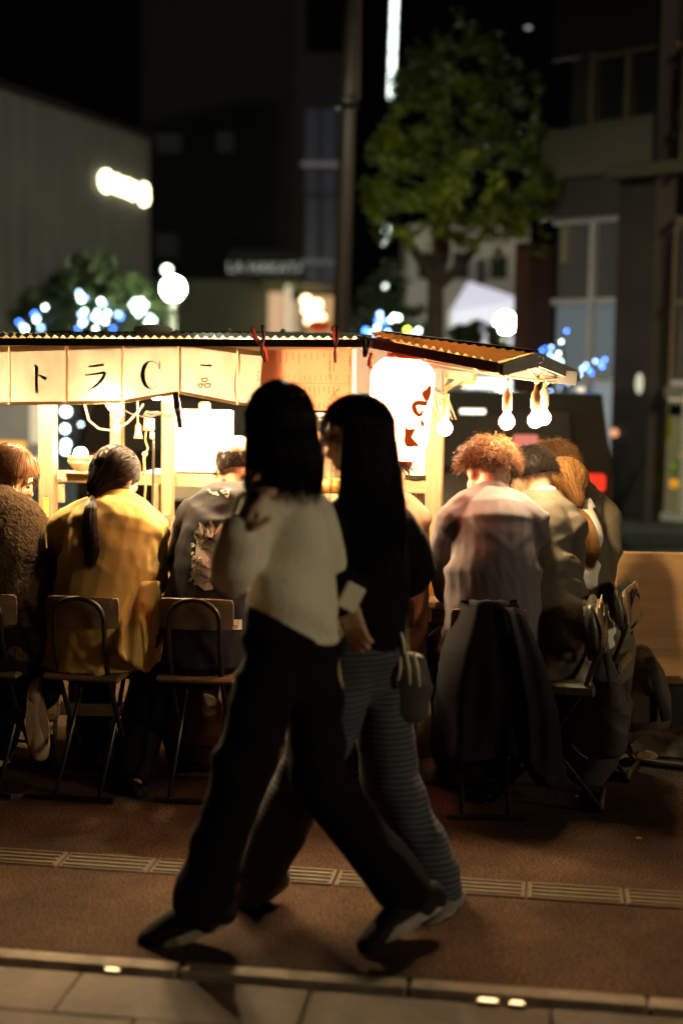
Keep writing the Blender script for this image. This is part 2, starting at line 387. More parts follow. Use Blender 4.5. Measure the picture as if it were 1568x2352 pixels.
# ------------------------------------------------------------------ left ribbed building and its sign
M_RIB = mat('grey_cladding', (.062, .064, .060), .75, var=.12, vs=3, stretch=(1, 1, .15))
def LB(dx): k = (dx - 784) / FD; return 41.38 / (1 - 3.017 * k)
ld = norm((.315, .949, 0)); ln = V3((.949, -.315, 0)); l0 = V3((-5.76, 24, 0))
LBM = Matrix((ld, ln, V3((0, 0, 1)))).transposed()
bl = thing('clad_building', 'low grey building clad in vertical ribbed panels with a glowing sign on the left', 'building', l0 + ld * 5.6 - ln * 2)
mb = MB(); mb.box(l0 + ld * .2 - ln * 3.2 + V3((0, 0, 2.95)), (11.0, 6.3, 5.9), LBM); build(mb, 'wall', M_RIB, bl)
s = -5.2
while s < 5.6:
    k = MB(); k.rbox(l0 + ld * (s + .27) + ln * .0 + V3((0, 0, 3.02)), (.50, .09, 5.9), LBM, .03); build(k, 'panel', M_RIB, bl); s += .54
mb = MB(); mb.box(l0 + ld * .2 + ln * .0 + V3((0, 0, 6.02)), (11.1, .25, .10), LBM); build(mb, 'coping', M_BLACK, bl)
M_SIGN = emat('sign_glow', (1.0, .93, .50), 6)
sg = thing('lit_sign', 'blown out yellow white lettering sign mounted high on the ribbed wall', 'sign', A(275, 425, LB(275)) + ln * .1)
for i, (x0, y0, w, h) in enumerate(((232, 410, 24, 44), (254, 418, 12, 34), (268, 424, 13, 32), (281, 428, 13, 34), (294, 434, 12, 34), (319, 440, 16, 48))):
    Y = LB(x0); c = A(x0, y0 + h * .15, Y) + ln * .12; ww = w * Y / FD * 2.2; hh = h * Y / FD
    k = MB(); pts = [c + ld * (ww * .42 * math.cos(a)) + V3((0, 0, hh * .42 * math.sin(a))) for a in np.linspace(0.3, 2 * math.pi * .97, 15)]
    k.tube(pts, .05, 6); k.tube([c - ld * ww * .4, c + ld * ww * .4], .045, 6); build(k, 'letter', M_SIGN, sg)
k = MB(); c = A(304, 440, LB(304)) + ln * .12; k.tube([c - ld * .25, c + ld * .3], .08, 6); build(k, 'letter', M_SIGN, sg)

# ------------------------------------------------------------------ dark building with the HAKATA sign and lit shop front
M_DARKW = mat('dark_wall', (.006, .006, .006), .8, var=.2, vs=1)
M_DGLASS = mat('dark_glass', (.030, .032, .030), .12)
M_DIMWIN = emat('dim_window', (.9, .95, .75), .005)
def fbox(mb, x0, x1, y0, y1, Y, d=.2): 
    a, b = A(x0, y1, Y), A(x1, y0, Y); c = (a + b) / 2; mb.box((c.x, Y + d / 2, c.z), (b.x - a.x, d, b.z - a.z)); return mb
bm_ = thing('dark_building', 'tall unlit dark building in the middle with a pale lettered sign low on its face', 'building', A(520, 900, 37))
mb = MB(); fbox(mb, 325, 692, -900, 640, 37, 8); build(mb, 'wall', M_DARKW, bm_)
for x0, x1, y0, y1 in ((358, 420, 304, 354), (495, 540, 300, 352), (356, 412, 534, 592)):
    k = MB(); fbox(k, x0, x1, y0, y1, 36.93, .06); f = build(k, 'window', M_DARKW, bm_); k = MB(); fbox(k, x0 + 3, x1 - 3, y0 + 3, y1 - 3, 36.9, .02); build(k, 'pane', M_DIMWIN, f)
k = MB(); fbox(k, 525, 692, 575, 656, 36.6, .35); build(k, 'sign_panel', M_BLACK, bm_)
def text_mesh(s, size, align='CENTER', ext=0.0):
    cu = bpy.data.curves.new('t', 'FONT'); cu.body = s; cu.size = size; cu.align_x = align; cu.align_y = 'CENTER'; cu.extrude = ext; cu.resolution_u = 3
    o = bpy.data.objects.new('t', cu); col.objects.link(o); bpy.context.view_layer.update()
    me = bpy.data.meshes.new_from_object(o.evaluated_get(bpy.context.evaluated_depsgraph_get())); bpy.data.objects.remove(o); bpy.data.curves.remove(cu)
    V = [v.co.copy() for v in me.vertices]; F = [tuple(p.vertices) for p in me.polygons]; bpy.data.meshes.remove(me); return V, F
def place_text(s, c, size, right, up, m, name, parent, ext=0.0):
    V, F = text_mesh(s, size, ext=ext); right, up = norm(right), norm(up); n = right.cross(up); mb = MB()
    mb.add([c + right * v.x + up * v.y + n * v.z for v in V], F); return build(mb, name, m, parent)
M_HAK = emat('pale_letters', (.95, .98, .80), .22)
place_text('LA HAKATA', A(612, 616, 36.5), .37, (1, 0, 0), (0, 0, 1), M_HAK, 'lettering', bm_, .02)
sf = thing('lit_shop', 'lit shop front with pale columns under the dark building', 'shop', A(650, 900, 35))
M_GRW = mat('grey_green_wall', (.20, .22, .15), .8, var=.15, vs=1)
k = MB(); fbox(k, 330, 612, 645, 900, 36.4, .5); build(k, 'wall', M_GRW, sf)
for x0, x1, y0, y1, c, e in ((614, 652, 672, 900, (1.0, .62, .34), .42), (668, 690, 690, 900, (.95, .66, .36), .30), (700, 772, 680, 900, (1, .58, .24), .34)):
    k = MB(); fbox(k, x0, x1, y0, y1, 36.3, .1); build(k, 'window', emat('shop_light_%d' % x0, c, e), sf)
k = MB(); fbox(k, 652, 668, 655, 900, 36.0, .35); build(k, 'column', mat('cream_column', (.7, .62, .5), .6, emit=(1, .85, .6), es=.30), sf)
k = MB(); fbox(k, 600, 760, 645, 668, 36.1, .5); build(k, 'canopy', M_GRW, sf)
M_WARM = emat('warm_lamp', (1.0, .72, .36), 5)
for x, y in ((703, 690), (706, 712), (722, 722), (712, 738), (735, 730), (728, 700)):
    k = MB(); k.ell(A(x, y, 35.2), .12, n=8, m=6); build(k, 'lamp', M_WARM, sf)
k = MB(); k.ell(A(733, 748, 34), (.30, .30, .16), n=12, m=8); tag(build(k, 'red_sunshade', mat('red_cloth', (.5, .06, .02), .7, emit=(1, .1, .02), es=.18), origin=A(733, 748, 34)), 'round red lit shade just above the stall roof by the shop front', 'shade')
# blue-grey glass block
M_BGLASS = mat('blue_glass', (.055, .06, .085), .3, emit=(.5, .55, .9), es=.005)
M_PALEF = mat('pale_frame', (.34, .33, .36), .6, emit=(.7, .7, .9), es=.012)
gb = thing('glass_building', 'narrow blue grey glass building between the pole and the dark building', 'building', A(740, 900, 33))
k = MB(); fbox(k, 692, 800, 120, 652, 33.2, 3); build(k, 'wall', M_DARKW, gb); k = MB(); fbox(k, 776, 800, 652, 900, 33.2, 3); build(k, 'pier', M_GRW, gb)
for y0, y1 in ((250, 372), (382, 445), (452, 596), (608, 648)):
    for x0, x1 in ((700, 733), (738, 772), (777, 800)):
        k = MB(); fbox(k, x0, x1, y0, y1, 33.15, .06); build(k, 'pane', M_BGLASS, gb)
for y in (377, 602):
    k = MB(); fbox(k, 692, 800, y - 5, y + 5, 33.02, .2); build(k, 'ledge', M_PALEF, gb)

# ------------------------------------------------------------------ brown pole with a lamp added out of frame, tree, LED strip
M_POLE = mat('brown_pole', (.024, .014, .008), .6, .2, var=.15, vs=3)
pb, pt = A(772, 900, 13.0), A(813, -140, 13.0); pb.z = -.0
pl = thing('street_pole', 'tall brown steel pole with a lamp added out of frame rising behind the stall left of the leafy tree', 'lamp post', pb)
k = MB(); k.tube([pb, lerp(pb, pt, .62), pt], [.085, .075, .062], 14); build(k, 'pole', M_POLE, pl, smooth=True)
c = A(797, 236, 13.0); k = MB(); k.tube([c - V3((0, 0, .05)), c + V3((0, 0, .05))], .105, 14); build(k, 'collar', M_BLACK, pl, smooth=True)
k = MB(); k.tube([A(822, 230, 12.88), A(826, -130, 12.88)], .018, 8); build(k, 'conduit', M_POLE, pl)
arm = pt + V3((-.15, -2.5, -.12)); k = MB(); k.tube([pt, pt + V3((.02, -.5, .22)), arm], .04, 10); build(k, 'arm', M_POLE, pl, smooth=True)  # arm and lamp are added above the frame to light the tree crown
k = MB(); k.lathe(arm + V3((.12, 0, -.10)), [(.02, .16), (.20, .10), (.24, .0), (.245, -.13)], 18); build(k, 'added_lamp_head', M_BLACK, pl, smooth=True)  # hood made deep so the upper crown stays dark
k = MB(); k.lathe(arm + V3((.12, 0, -.115)), [(.0, -.15), (.10, -.13), (.17, -.07), (.20, .0)], 18); build(k, 'added_lamp_glass', emat('added_lamp_glow', (.92, 1.0, .70), 300), pl)
# foliage
def leaf_cloud(name, blobs, n, size, m, parent, seed=0, flat=.5, thr=-.05):
    r = np.random.default_rng(seed); C = []; tot = sum(b[3] ** 2 for b in blobs)
    for x, y, z, rad in blobs:
        k = int(n * rad ** 2 / tot); d = r.normal(size=(k, 3)); d /= np.linalg.norm(d, axis=1, keepdims=True); rr = rad * (.35 + .65 * r.random(k) ** .5)
        C.append(np.array([x, y, z]) + d * rr[:, None])
    C = np.concatenate(C); keep = pnoise(C / (size * 3.4), 3) + .9 * pnoise(C / (size * 7), 5) > thr; C = C[keep]; k = len(C)
    a = r.normal(size=(k, 3)); a[:, 2] *= flat; a /= np.linalg.norm(a, axis=1, keepdims=True); b = np.cross(a, r.normal(size=(k, 3))); b /= np.linalg.norm(b, axis=1, keepdims=True)
    s = size * (.6 + .8 * r.random(k))[:, None]
    V = np.stack([C - a * s, C + b * s * .45, C + a * s, C - b * s * .45], 1).reshape(-1, 3); F = np.arange(4 * k).reshape(k, 4)
    o = build_np(name, V, F, m, parent, smooth=False); o['kind'] = 'stuff'; return o
M_LEAF = mat('leaf_green', (.22, .28, .010), .6, c2=(.03, .06, .006), vs=2.0)
M_LEAFD = mat('leaf_dark', (.07, .10, .025), .6, c2=(.03, .045, .018), vs=3)
M_BARK = mat('bark', (.045, .03, .02), .9, var=.3, vs=8, bump=.5, bs=20)
tb = A(1000, 900, 15.5); tb.z = 0
tr = thing('street_tree', 'leafy green street tree lit by the added lamp behind the right of the stall', 'tree', tb)
fork = A(1000, 650, 15.5)
k = MB(); k.tube([tb, A(998, 780, 15.5), fork], [.11, .10, .085], 10); build(k, 'trunk', M_BARK, tr, smooth=True)
for q in (((1000, 650), (960, 590), (915, 520), (890, 420)), ((1000, 655), (1022, 580), (1030, 470), (1040, 300)), ((1000, 660), (1060, 610), (1110, 540), (1150, 400)), ((1010, 600), (1000, 520), (980, 380))):
    k = MB(); k.tube([A(x, y, 15.5 + .15 * i) for i, (x, y) in enumerate(q)], [.07, .055, .035, .02][:len(q)], 8); build(k, 'branch', M_BARK, tr, smooth=True)
bl_ = []
for x, y, r_, dY in ((930, 420, 75, -.3), (880, 470, 55, -.2), (1000, 450, 85, -.5), (1090, 430, 90, -.4), (1180, 420, 85, 0), (1240, 440, 55, .1), (950, 300, 90, 0), (1050, 280, 110, .2), (1150, 300, 95, .2), (900, 350, 60, 0), (1000, 170, 85, .3), (1090, 150, 80, .3), (950, 210, 60, .2), (1180, 210, 70, .3), (1040, 80, 60, .3), (1120, 90, 45, .3), (860, 440, 40, -.1), (970, 520, 60, -.2), (1080, 520, 60, 0), (1190, 510, 55, .1), (1230, 340, 55, .2), (1120, 560, 40, .2), (1225, 560, 40, .2), (890, 530, 38, 0)):
    p = A(x, y, 15.5 + dY); bl_.append((p.x, p.y, p.z, r_ / FD * 15.5))
leaf_cloud('crown', bl_, 26000, .052, M_LEAF, tr, 4, thr=.15)
M_LED = emat('white_led', (.86, 1.0, .92), 2.6)
ls = thing('led_column', 'slender vertical white light strip beside the tree top', 'light strip', A(893, 700, 27))
for y0, y1 in ((-60, 30), (34, 60), (66, 118), (124, 160), (166, 226)):
    k = MB(); a, b = A(906 - y1 * .038, y1, 27), A(906 - y0 * .038, y0, 27); k.tube([a, b], .055, 8); build(k, 'tube', M_LED, ls)
for x, y, h in ((886, 530, 30), (883, 556, 10), (881, 655, 12)):
    k = MB(); k.tube([A(x, y + h / 2, 27), A(x, y - h / 2, 27)], .055, 8); build(k, 'tube', M_LED, ls)
k = MB(); k.ell(A(1212, 64, 22), (.05, .04, .025), n=8, m=6); tag(build(k, 'cctv_dome', emat('faint_glint', (.6, .7, .65), .35), origin=A(1212, 64, 22)), 'small faint pale light high up at the top right of the tree', 'lamp')

# shrubs and fairy lights
def led_set(name, label, pts, Y, seed, m, grp, size=.027, leaf=None):
    r = np.random.default_rng(seed); t = thing(name, label, 'fairy lights', A(pts[0][0], pts[0][1], Y), grp)
    for x, y, mm in pts:
        k = MB(); k.ell(A(x, y, Y + r.uniform(-.6, .6)), size * r.uniform(.8, 1.25), n=8, m=6); build(k, 'light', mm, t)
    return t
LW = emat('led_white', (.70, 1.0, .90), 9); LBL = emat('led_blue', (.05, .16, 1.0), 10); LPB = emat('led_pale_blue', (.30, .52, 1.0), 8); LYG = emat('led_lime', (.72, 1.0, .06), 8)
tb = A(200, 900, 22); tb.z = 0
t2 = thing('round_tree', 'low round tree hung with blue and white lights above the left of the stall roof', 'tree', tb)
k = MB(); k.tube([tb, A(205, 760, 22), A(215, 690, 22)], [.12, .1, .06], 8); build(k, 'trunk', M_BARK, t2, smooth=True)
for e in ((120, 690), (290, 670), (220, 620)):
    k = MB(); k.tube([A(207, 745, 22), A((207 + e[0]) / 2, 705, 22), A(*e, 22)], [.05, .035, .015], 6); build(k, 'branch', M_BARK, t2)
leaf_cloud('crown', [(*A(x, y, 22 + d), r_ / FD * 22) for x, y, r_, d in ((90, 710, 50, 0), (60, 740, 40, 0), (150, 670, 55, .2), (200, 640, 60, 0), (250, 650, 60, .3), (230, 605, 35, 0), (300, 690, 60, -.2), (340, 720, 45, 0), (180, 720, 60, -.3), (260, 730, 60, -.3), (120, 740, 50, -.2))], 9000, .075, M_LEAFD, t2, 9)
led_set('fairy_lights', 'blue and white string lights in the round tree above the left roof', [(185, 680, LW), (188, 688, LW), (182, 672, LPB), (203, 688, LBL), (196, 684, LPB), (104, 706, LW), (80, 722, LBL), (86, 730, LPB), (84, 735, LW), (44, 740, LBL), (52, 748, LPB), (58, 755, LW), (192, 705, LW), (195, 715, LW), (188, 722, LPB), (196, 735, LPB), (190, 742, LW), (232, 692, LW), (238, 698, LPB), (224, 716, LW), (219, 728, LW), (226, 735, LW), (252, 710, LW), (247, 720, LW), (242, 738, LW), (272, 722, LPB), (277, 728, LBL), (220, 755, LW), (95, 752, LPB), (112, 725, LPB), (303, 700, LW), (312, 692, LW), (325, 690, LW), (334, 700, LW), (328, 712, LW), (310, 712, LW), (318, 722, LW), (345, 728, LW), (352, 736, LW), (340, 742, LW), (180, 755, LBL), (260, 755, LBL)], 21.2, 1, None, 'fairy lights on the street trees')
led_set('fairy_lights', 'blue white and lime string lights low in the shrub behind the brown pole and trunk', [(872, 722, LPB), (874, 735, LPB), (868, 738, LBL), (880, 740, LBL), (905, 728, LW), (897, 735, LW), (914, 730, LW), (935, 758, LYG), (937, 768, LYG), (866, 752, LW), (960, 760, LW), (1012, 775, LW), (840, 760, LBL), (855, 765, LPB), (890, 762, LPB), (950, 772, LW), (1006, 770, LPB)], 17.5, 2, None, 'fairy lights on the street trees')
led_set('fairy_lights', 'blue and white string lights in front of the tall panes right of the awning', [(1288, 785, LW), (1265, 798, LPB), (1282, 812, LW), (1272, 824, LW), (1250, 800, LBL), (1243, 806, LBL), (1300, 760, LBL), (1290, 830, LW), (1262, 815, LPB), (1345, 838, LPB), (1352, 850, LBL), (1366, 830, LPB), (1376, 834, LPB), (1388, 826, LBL), (1382, 842, LBL), (1358, 858, LBL), (1337, 846, LPB), (1330, 860, LPB), (1262, 900, LPB), (1275, 915, LPB), (1268, 935, LBL), (1284, 892, LPB), (1295, 925, LBL), (1302, 880, LPB), (1252, 925, LBL), (1280, 950, LBL)], 13.6, 3, None, 'fairy lights on the street trees', size=.013)
def shrub(label, spots, Y, n, seed, sz=.06):
    b = A(spots[0][0], 900, Y); b.z = 0; t = thing('shrub', label, 'shrub', b, 'shrubs behind the stall')
    top = A(spots[0][0], spots[0][1], Y); k = MB(); k.tube([b, lerp(b, top, .6), top], [.06, .05, .02], 6); build(k, 'stem', M_BARK, t)
    leaf_cloud('foliage', [(*A(x, y, Y), r_ / FD * Y) for x, y, r_ in spots], n, sz, M_LEAFD, t, seed); return t
shrub('dark leafy shrub behind the tree trunk above the stall roof', ((880, 690, 60), (850, 740, 60), (930, 740, 55), (900, 640, 45), (970, 760, 40)), 18.5, 5000, 21)
shrub('low dark hedge bush under the globe lamp right of the tree trunk', ((1100, 775, 40), (1150, 785, 40), (1060, 780, 35), (1190, 790, 30)), 18.5, 3500, 22)
k = MB(); tb = A(1300, 1000, 13.6); tb.z = 0
bt = thing('bare_tree', 'thin bare young tree wound with blue lights in front of the tall panes', 'tree', tb)
k.tube([tb, A(1300, 950, 13.6), A(1295, 860, 13.6), A(1290, 770, 13.6)], [.035, .03, .02, .008], 6); build(k, 'trunk', M_BARK, bt)
for e in ((1388, 826), (1250, 800), (1340, 850), (1262, 900)):
    k = MB(); k.tube([A(1297, 900, 13.6), A((1297 + e[0]) / 2, (880 + e[1]) / 2, 13.6), A(*e, 13.6)], [.015, .012, .005], 5); build(k, 'branch', M_BARK, bt)

# globe lamps
M_GLOBE = emat('globe_glow', (.88, 1.0, .74), 110)
def globe_lamp(label, dx, dy, Y, r, m=M_GLOBE):
    c = A(dx, dy, Y); b = c.copy(); b.z = 0; t = thing('globe_lamp', label, 'street lamp', b, 'globe street lamps')
    k = MB(); k.ell(c, r, n=16, m=10); build(k, 'globe', m, t, smooth=True)
    k = MB(); k.tube([b, c - V3((0, 0, r + .05))], .05, 8); k.lathe(c - V3((0, 0, r + .06)), [(.05, 0), (.09, .03), (.12, .07)], 12); build(k, 'post', mat('pale_post', (.6, .62, .5), .5), t, smooth=True)
globe_lamp('larger bright globe lamp at the right edge of the round tree', 398, 663, 20.5, .165)
globe_lamp('small globe lamp just above the larger left one', 384, 620, 30, .09, emat('globe_glow_far', (.85, 1.0, .75), 6))
globe_lamp('bright globe lamp in front of the white tent on the right', 1160, 741, 20.5, .145)
globe_lamp('small globe lamp above the one before the white tent', 1150, 708, 30, .085, emat('globe_glow_far2', (.85, 1.0, .75), 6))
globe_lamp('globe lamp glimpsed behind the white cabinet inside the stall', 578, 963, 21, .11)
globe_lamp('globe lamp half hidden by the white cabinet inside the stall', 545, 958, 24, .11)

# beige building and white tent behind the tree
M_BEIGE = mat('beige_wall', (.50, .46, .40), .8, var=.1, vs=1)
bb = thing('beige_building', 'pale beige lit building seen under the tree crown', 'building', A(1120, 900, 29))
k = MB(); fbox(k, 930, 1215, 520, 900, 29, 4); build(k, 'wall', M_BEIGE, bb)
for x0, x1, y0, y1 in ((1095, 1112, 596, 655), (1125, 1165, 590, 640), (1040, 1075, 580, 640), (960, 1010, 580, 640)):
    k = MB(); fbox(k, x0, x1, y0, y1, 28.93, .06); f = build(k, 'window', M_DARKW, bb); k = MB(); fbox(k, x0 + 2, x1 - 2, y0 + 2, y1 - 2, 28.9, .02); build(k, 'pane', M_DGLASS, f)
tn = thing('tent', 'white peaked marquee tent glowing behind the globe lamp', 'tent', A(1125, 900, 25))
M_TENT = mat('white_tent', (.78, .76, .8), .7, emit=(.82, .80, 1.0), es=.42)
pk = A(1075, 646, 25.6); cs = [A(1032, 718, 24.6), A(1206, 690, 24.6), A(1206, 690, 26.8), A(1032, 718, 26.8)]
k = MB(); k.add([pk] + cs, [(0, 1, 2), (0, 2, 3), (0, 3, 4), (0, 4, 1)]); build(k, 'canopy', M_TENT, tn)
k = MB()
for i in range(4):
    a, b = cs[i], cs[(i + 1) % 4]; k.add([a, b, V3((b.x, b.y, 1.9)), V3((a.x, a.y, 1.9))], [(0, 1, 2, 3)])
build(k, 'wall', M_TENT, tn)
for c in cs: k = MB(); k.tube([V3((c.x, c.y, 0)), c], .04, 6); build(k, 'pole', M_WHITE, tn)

# ------------------------------------------------------------------ right-hand glass-fronted building
def W(dx): return 17.96 / (1 + 1.05 * (dx - 784) / FD)
wn = V3((-.724, -.69, 0)); wd_ = V3((.69, -.724, 0))
def wq(mb, x0, x1, y0, y1, out=0.0, th=.06):
    """block on the facade between two bearings; y0/y1 heights taken at its middle"""
    xm = (x0 + x1) / 2; zt, zb = A(xm, y0, W(xm)).z, A(xm, y1, W(xm)).z
    a, b = A(x0, 800, W(x0)), A(x1, 800, W(x1)); a.z = b.z = zb; h = V3((0, 0, zt - zb)); o = wn * out; q = wn * th
    mb.prism([a + o, b + o, b + o + h, a + o + h], q); return mb
M_RB = mat('dark_stone_column', (.036, .029, .022), .6, var=.2, vs=2); M_RBW = mat('tan_render', (.15, .128, .10), .8, var=.1, vs=1)
M_REDC = mat('red_brown_pier', (.065, .024, .015), .7, var=.1, vs=2); M_FR = mat('window_frame', (.62, .60, .64), .6)
M_FRW = mat('bronze_frame', (.30, .23, .15), .4, .4)
M_LOWP = mat('frosted_pane', (.10, .12, .13), .25, emit=(.66, .80, .88), es=.075)
M_LOWP2 = mat('frosted_pane_low', (.13, .15, .16), .25, emit=(.80, .88, .90), es=.155)
M_UPP = mat('dark_pane', (.05, .05, .045), .15, emit=(.8, .75, .6), es=.014)
rb = thing('glass_front_building', 'dark modern building on the right with tall framed panes and a lit glass door', 'building', A(1430, 1150, W(1430)))
k = MB(); wq(k, 1215, 1640, -700, 1260, -.9, .3); build(k, 'wall', M_RB, rb)
k = MB(); wq(k, 1203, 1234, 560, 1250, -.25, .45); build(k, 'pier', M_REDC, rb)
k = MB(); wq(k, 1428, 1512, 405, 1240, -.2, .35); build(k, 'column', M_RB, rb)
k = MB(); wq(k, 1215, 1500, 285, 400, -.25, .25); build(k, 'spandrel', M_RBW, rb)
k = MB(); wq(k, 1215, 1428, 400, 492, -.28, .2); build(k, 'spandrel', mat('grey_tan_render', (.065, .060, .052), .8, var=.1, vs=1), rb)
k = MB(); wq(k, 1215, 1500, -700, 106, -.29, .03); build(k, 'upper_wall', M_RB, rb)
k = MB(); wq(k, 1420, 1640, 380, 408, .1, .25); build(k, 'ledge', mat('ochre_ledge', (.10, .08, .045), .7), rb)
k = MB(); wq(k, 1505, 1515, -700, 385, -.1, .3); build(k, 'drainpipe', M_BLACK, rb)
wins = [(1238, 1320, 508, 682, M_UPP), (1331, 1426, 505, 680, M_UPP), (1238, 1318, 697, 862, M_LOWP), (1329, 1424, 695, 862, M_LOWP), (1238, 1316, 878, 1240, M_LOWP2), (1327, 1420, 876, 1240, M_LOWP2),
        (1522, 1640, 510, 680, M_UPP), (1520, 1640, 700, 872, M_UPP), (1318, 1386, 122, 262, M_DGLASS), (1398, 1498, 112, 252, M_DGLASS), (1528, 1640, 110, 275, M_DGLASS), (1528, 1640, 292, 372, M_DGLASS)]
for x0, x1, y0, y1, m in wins:
    k = MB(); wq(k, x0, x1, y0, y1, -.32, .04); build(k, 'pane', m, rb)
for x0, x1, y0, y1, m in ((1320, 1330, 497, 1240, M_FR), (1236, 1428, 492, 507, M_FR), (1236, 1428, 683, 696, M_FR), (1236, 1428, 863, 877, M_FR), (1510, 1520, 492, 905, M_FRW), (1512, 1640, 490, 505, M_FRW), (1512, 1640, 684, 698, M_FRW), (1512, 1640, 874, 888, M_FR),
                          (1306, 1317, 112, 275, M_FRW), (1387, 1398, 112, 270, M_FRW), (1306, 1500, 263, 275, M_FRW), (1306, 1500, 104, 113, M_FRW), (1520, 1640, 276, 290, M_FRW), (1520, 1640, 372, 382, M_FRW), (1520, 1640, 92, 102, M_FRW), (1516, 1527, 92, 382, M_FRW), (1256, 1266, 520, 600, mat('pale_conduit', (.4, .36, .2), .6))):
    k = MB(); wq(k, x0, x1, y0, y1, -.27, .08); build(k, 'frame', m, rb)
# door and lit lobby
M_LOBBY = mat('lobby_wall', (.3, .26, .16), .8, c2=(.10, .08, .04), vs=.9, emit=(.75, .62, .34), es=.34)
k = MB(); wq(k, 1462, 1640, 905, 1200, -.58, .04); build(k, 'lobby', M_LOBBY, rb)
k = MB(); wq(k, 1472, 1556, 920, 1182, -.20, .012); dr = build(k, 'door', gmat('door_glass', (.55, .56, .5), .05, .10), rb)
k = MB(); wq(k, 1456, 1471, 905, 1200, -.22, .10); build(k, 'door_frame', mat('steel_frame', (.85, .74, .60), .5, .0), rb)
k = MB(); wq(k, 1556, 1570, 905, 1200, -.22, .10); build(k, 'door_frame', mat('steel_frame', (.85, .74, .60), .5, .0), rb)
k = MB(); wq(k, 1471, 1556, 1180, 1200, -.22, .08); build(k, 'door_frame', mat('steel_frame', (.85, .74, .60), .5, .0), rb)
k = MB(); wq(k, 1462, 1640, 890, 915, -.25, .12); build(k, 'transom', mat('dim_tan', (.30, .26, .18), .7), rb)
k = MB(); wq(k, 1482, 1530, 930, 958, -.50, .04); build(k, 'notice_board', M_BLACK, rb)
k = MB(); wq(k, 1538, 1580, 930, 958, -.50, .04); build(k, 'notice_board', M_BLACK, rb)
for x0, x1, y0, y1, c in ((1474, 1486, 960, 1010, (.6, .5, .05)), (1515, 1560, 955, 990, (.85, .82, .6))):
    k = MB(); wq(k, x0, x1, y0, y1, -.50, .03); build(k, 'poster', mat('poster_%d' % x0, c, .8, emit=c, es=.28), rb)
k = MB(); k.ell(A(1482, 1088, W(1482)) + wn * .0, (.035, .035, .05), n=10, m=8); build(k, 'door_handle', emat('handle_glint', (.85, .88, 1.0), .9), rb)
k = MB(); k.ell(A(1488, 881, W(1488)) + wn * .15, (.05, .05, .11), n=10, m=8); tag(build(k, 'wall_lamp', emat('dim_sconce', (.95, .95, .65), .42), origin=A(1488, 881, W(1488)) + wn * .15), 'pale oval wall lamp above the glass door', 'lamp')
k = MB(); k.ell(A(1438, 993, W(1438)) + wn * .22, .045, n=10, m=8); tag(build(k, 'intercom_light', emat('orange_dot', (1, .42, .20), .65), origin=A(1438, 993, W(1438)) + wn * .22), 'small round orange light on the dark column beside the door', 'light')
fb = A(1545, 1140, W(1545)) - wn * .3
fl = thing('flower_stand', 'green bouquet stand with orange flowers behind the glass door', 'flowers', fb)
k = MB(); k.tube([V3((fb.x, fb.y, .12)), fb + V3((0, 0, .1))], .03, 6); build(k, 'stand', M_BLACK, fl)
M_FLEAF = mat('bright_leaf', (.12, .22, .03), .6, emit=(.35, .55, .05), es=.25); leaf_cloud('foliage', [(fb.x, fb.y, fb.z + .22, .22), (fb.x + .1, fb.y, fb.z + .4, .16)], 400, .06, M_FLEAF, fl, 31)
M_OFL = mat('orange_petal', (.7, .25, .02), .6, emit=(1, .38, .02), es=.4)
for a, b in ((-.05, .42), (.12, .3), (-.14, .12)):
    k = MB(); k.ell(fb + V3((a - .05, -.1, b)), .05, n=8, m=6); build(k, 'flower', M_OFL, fl)

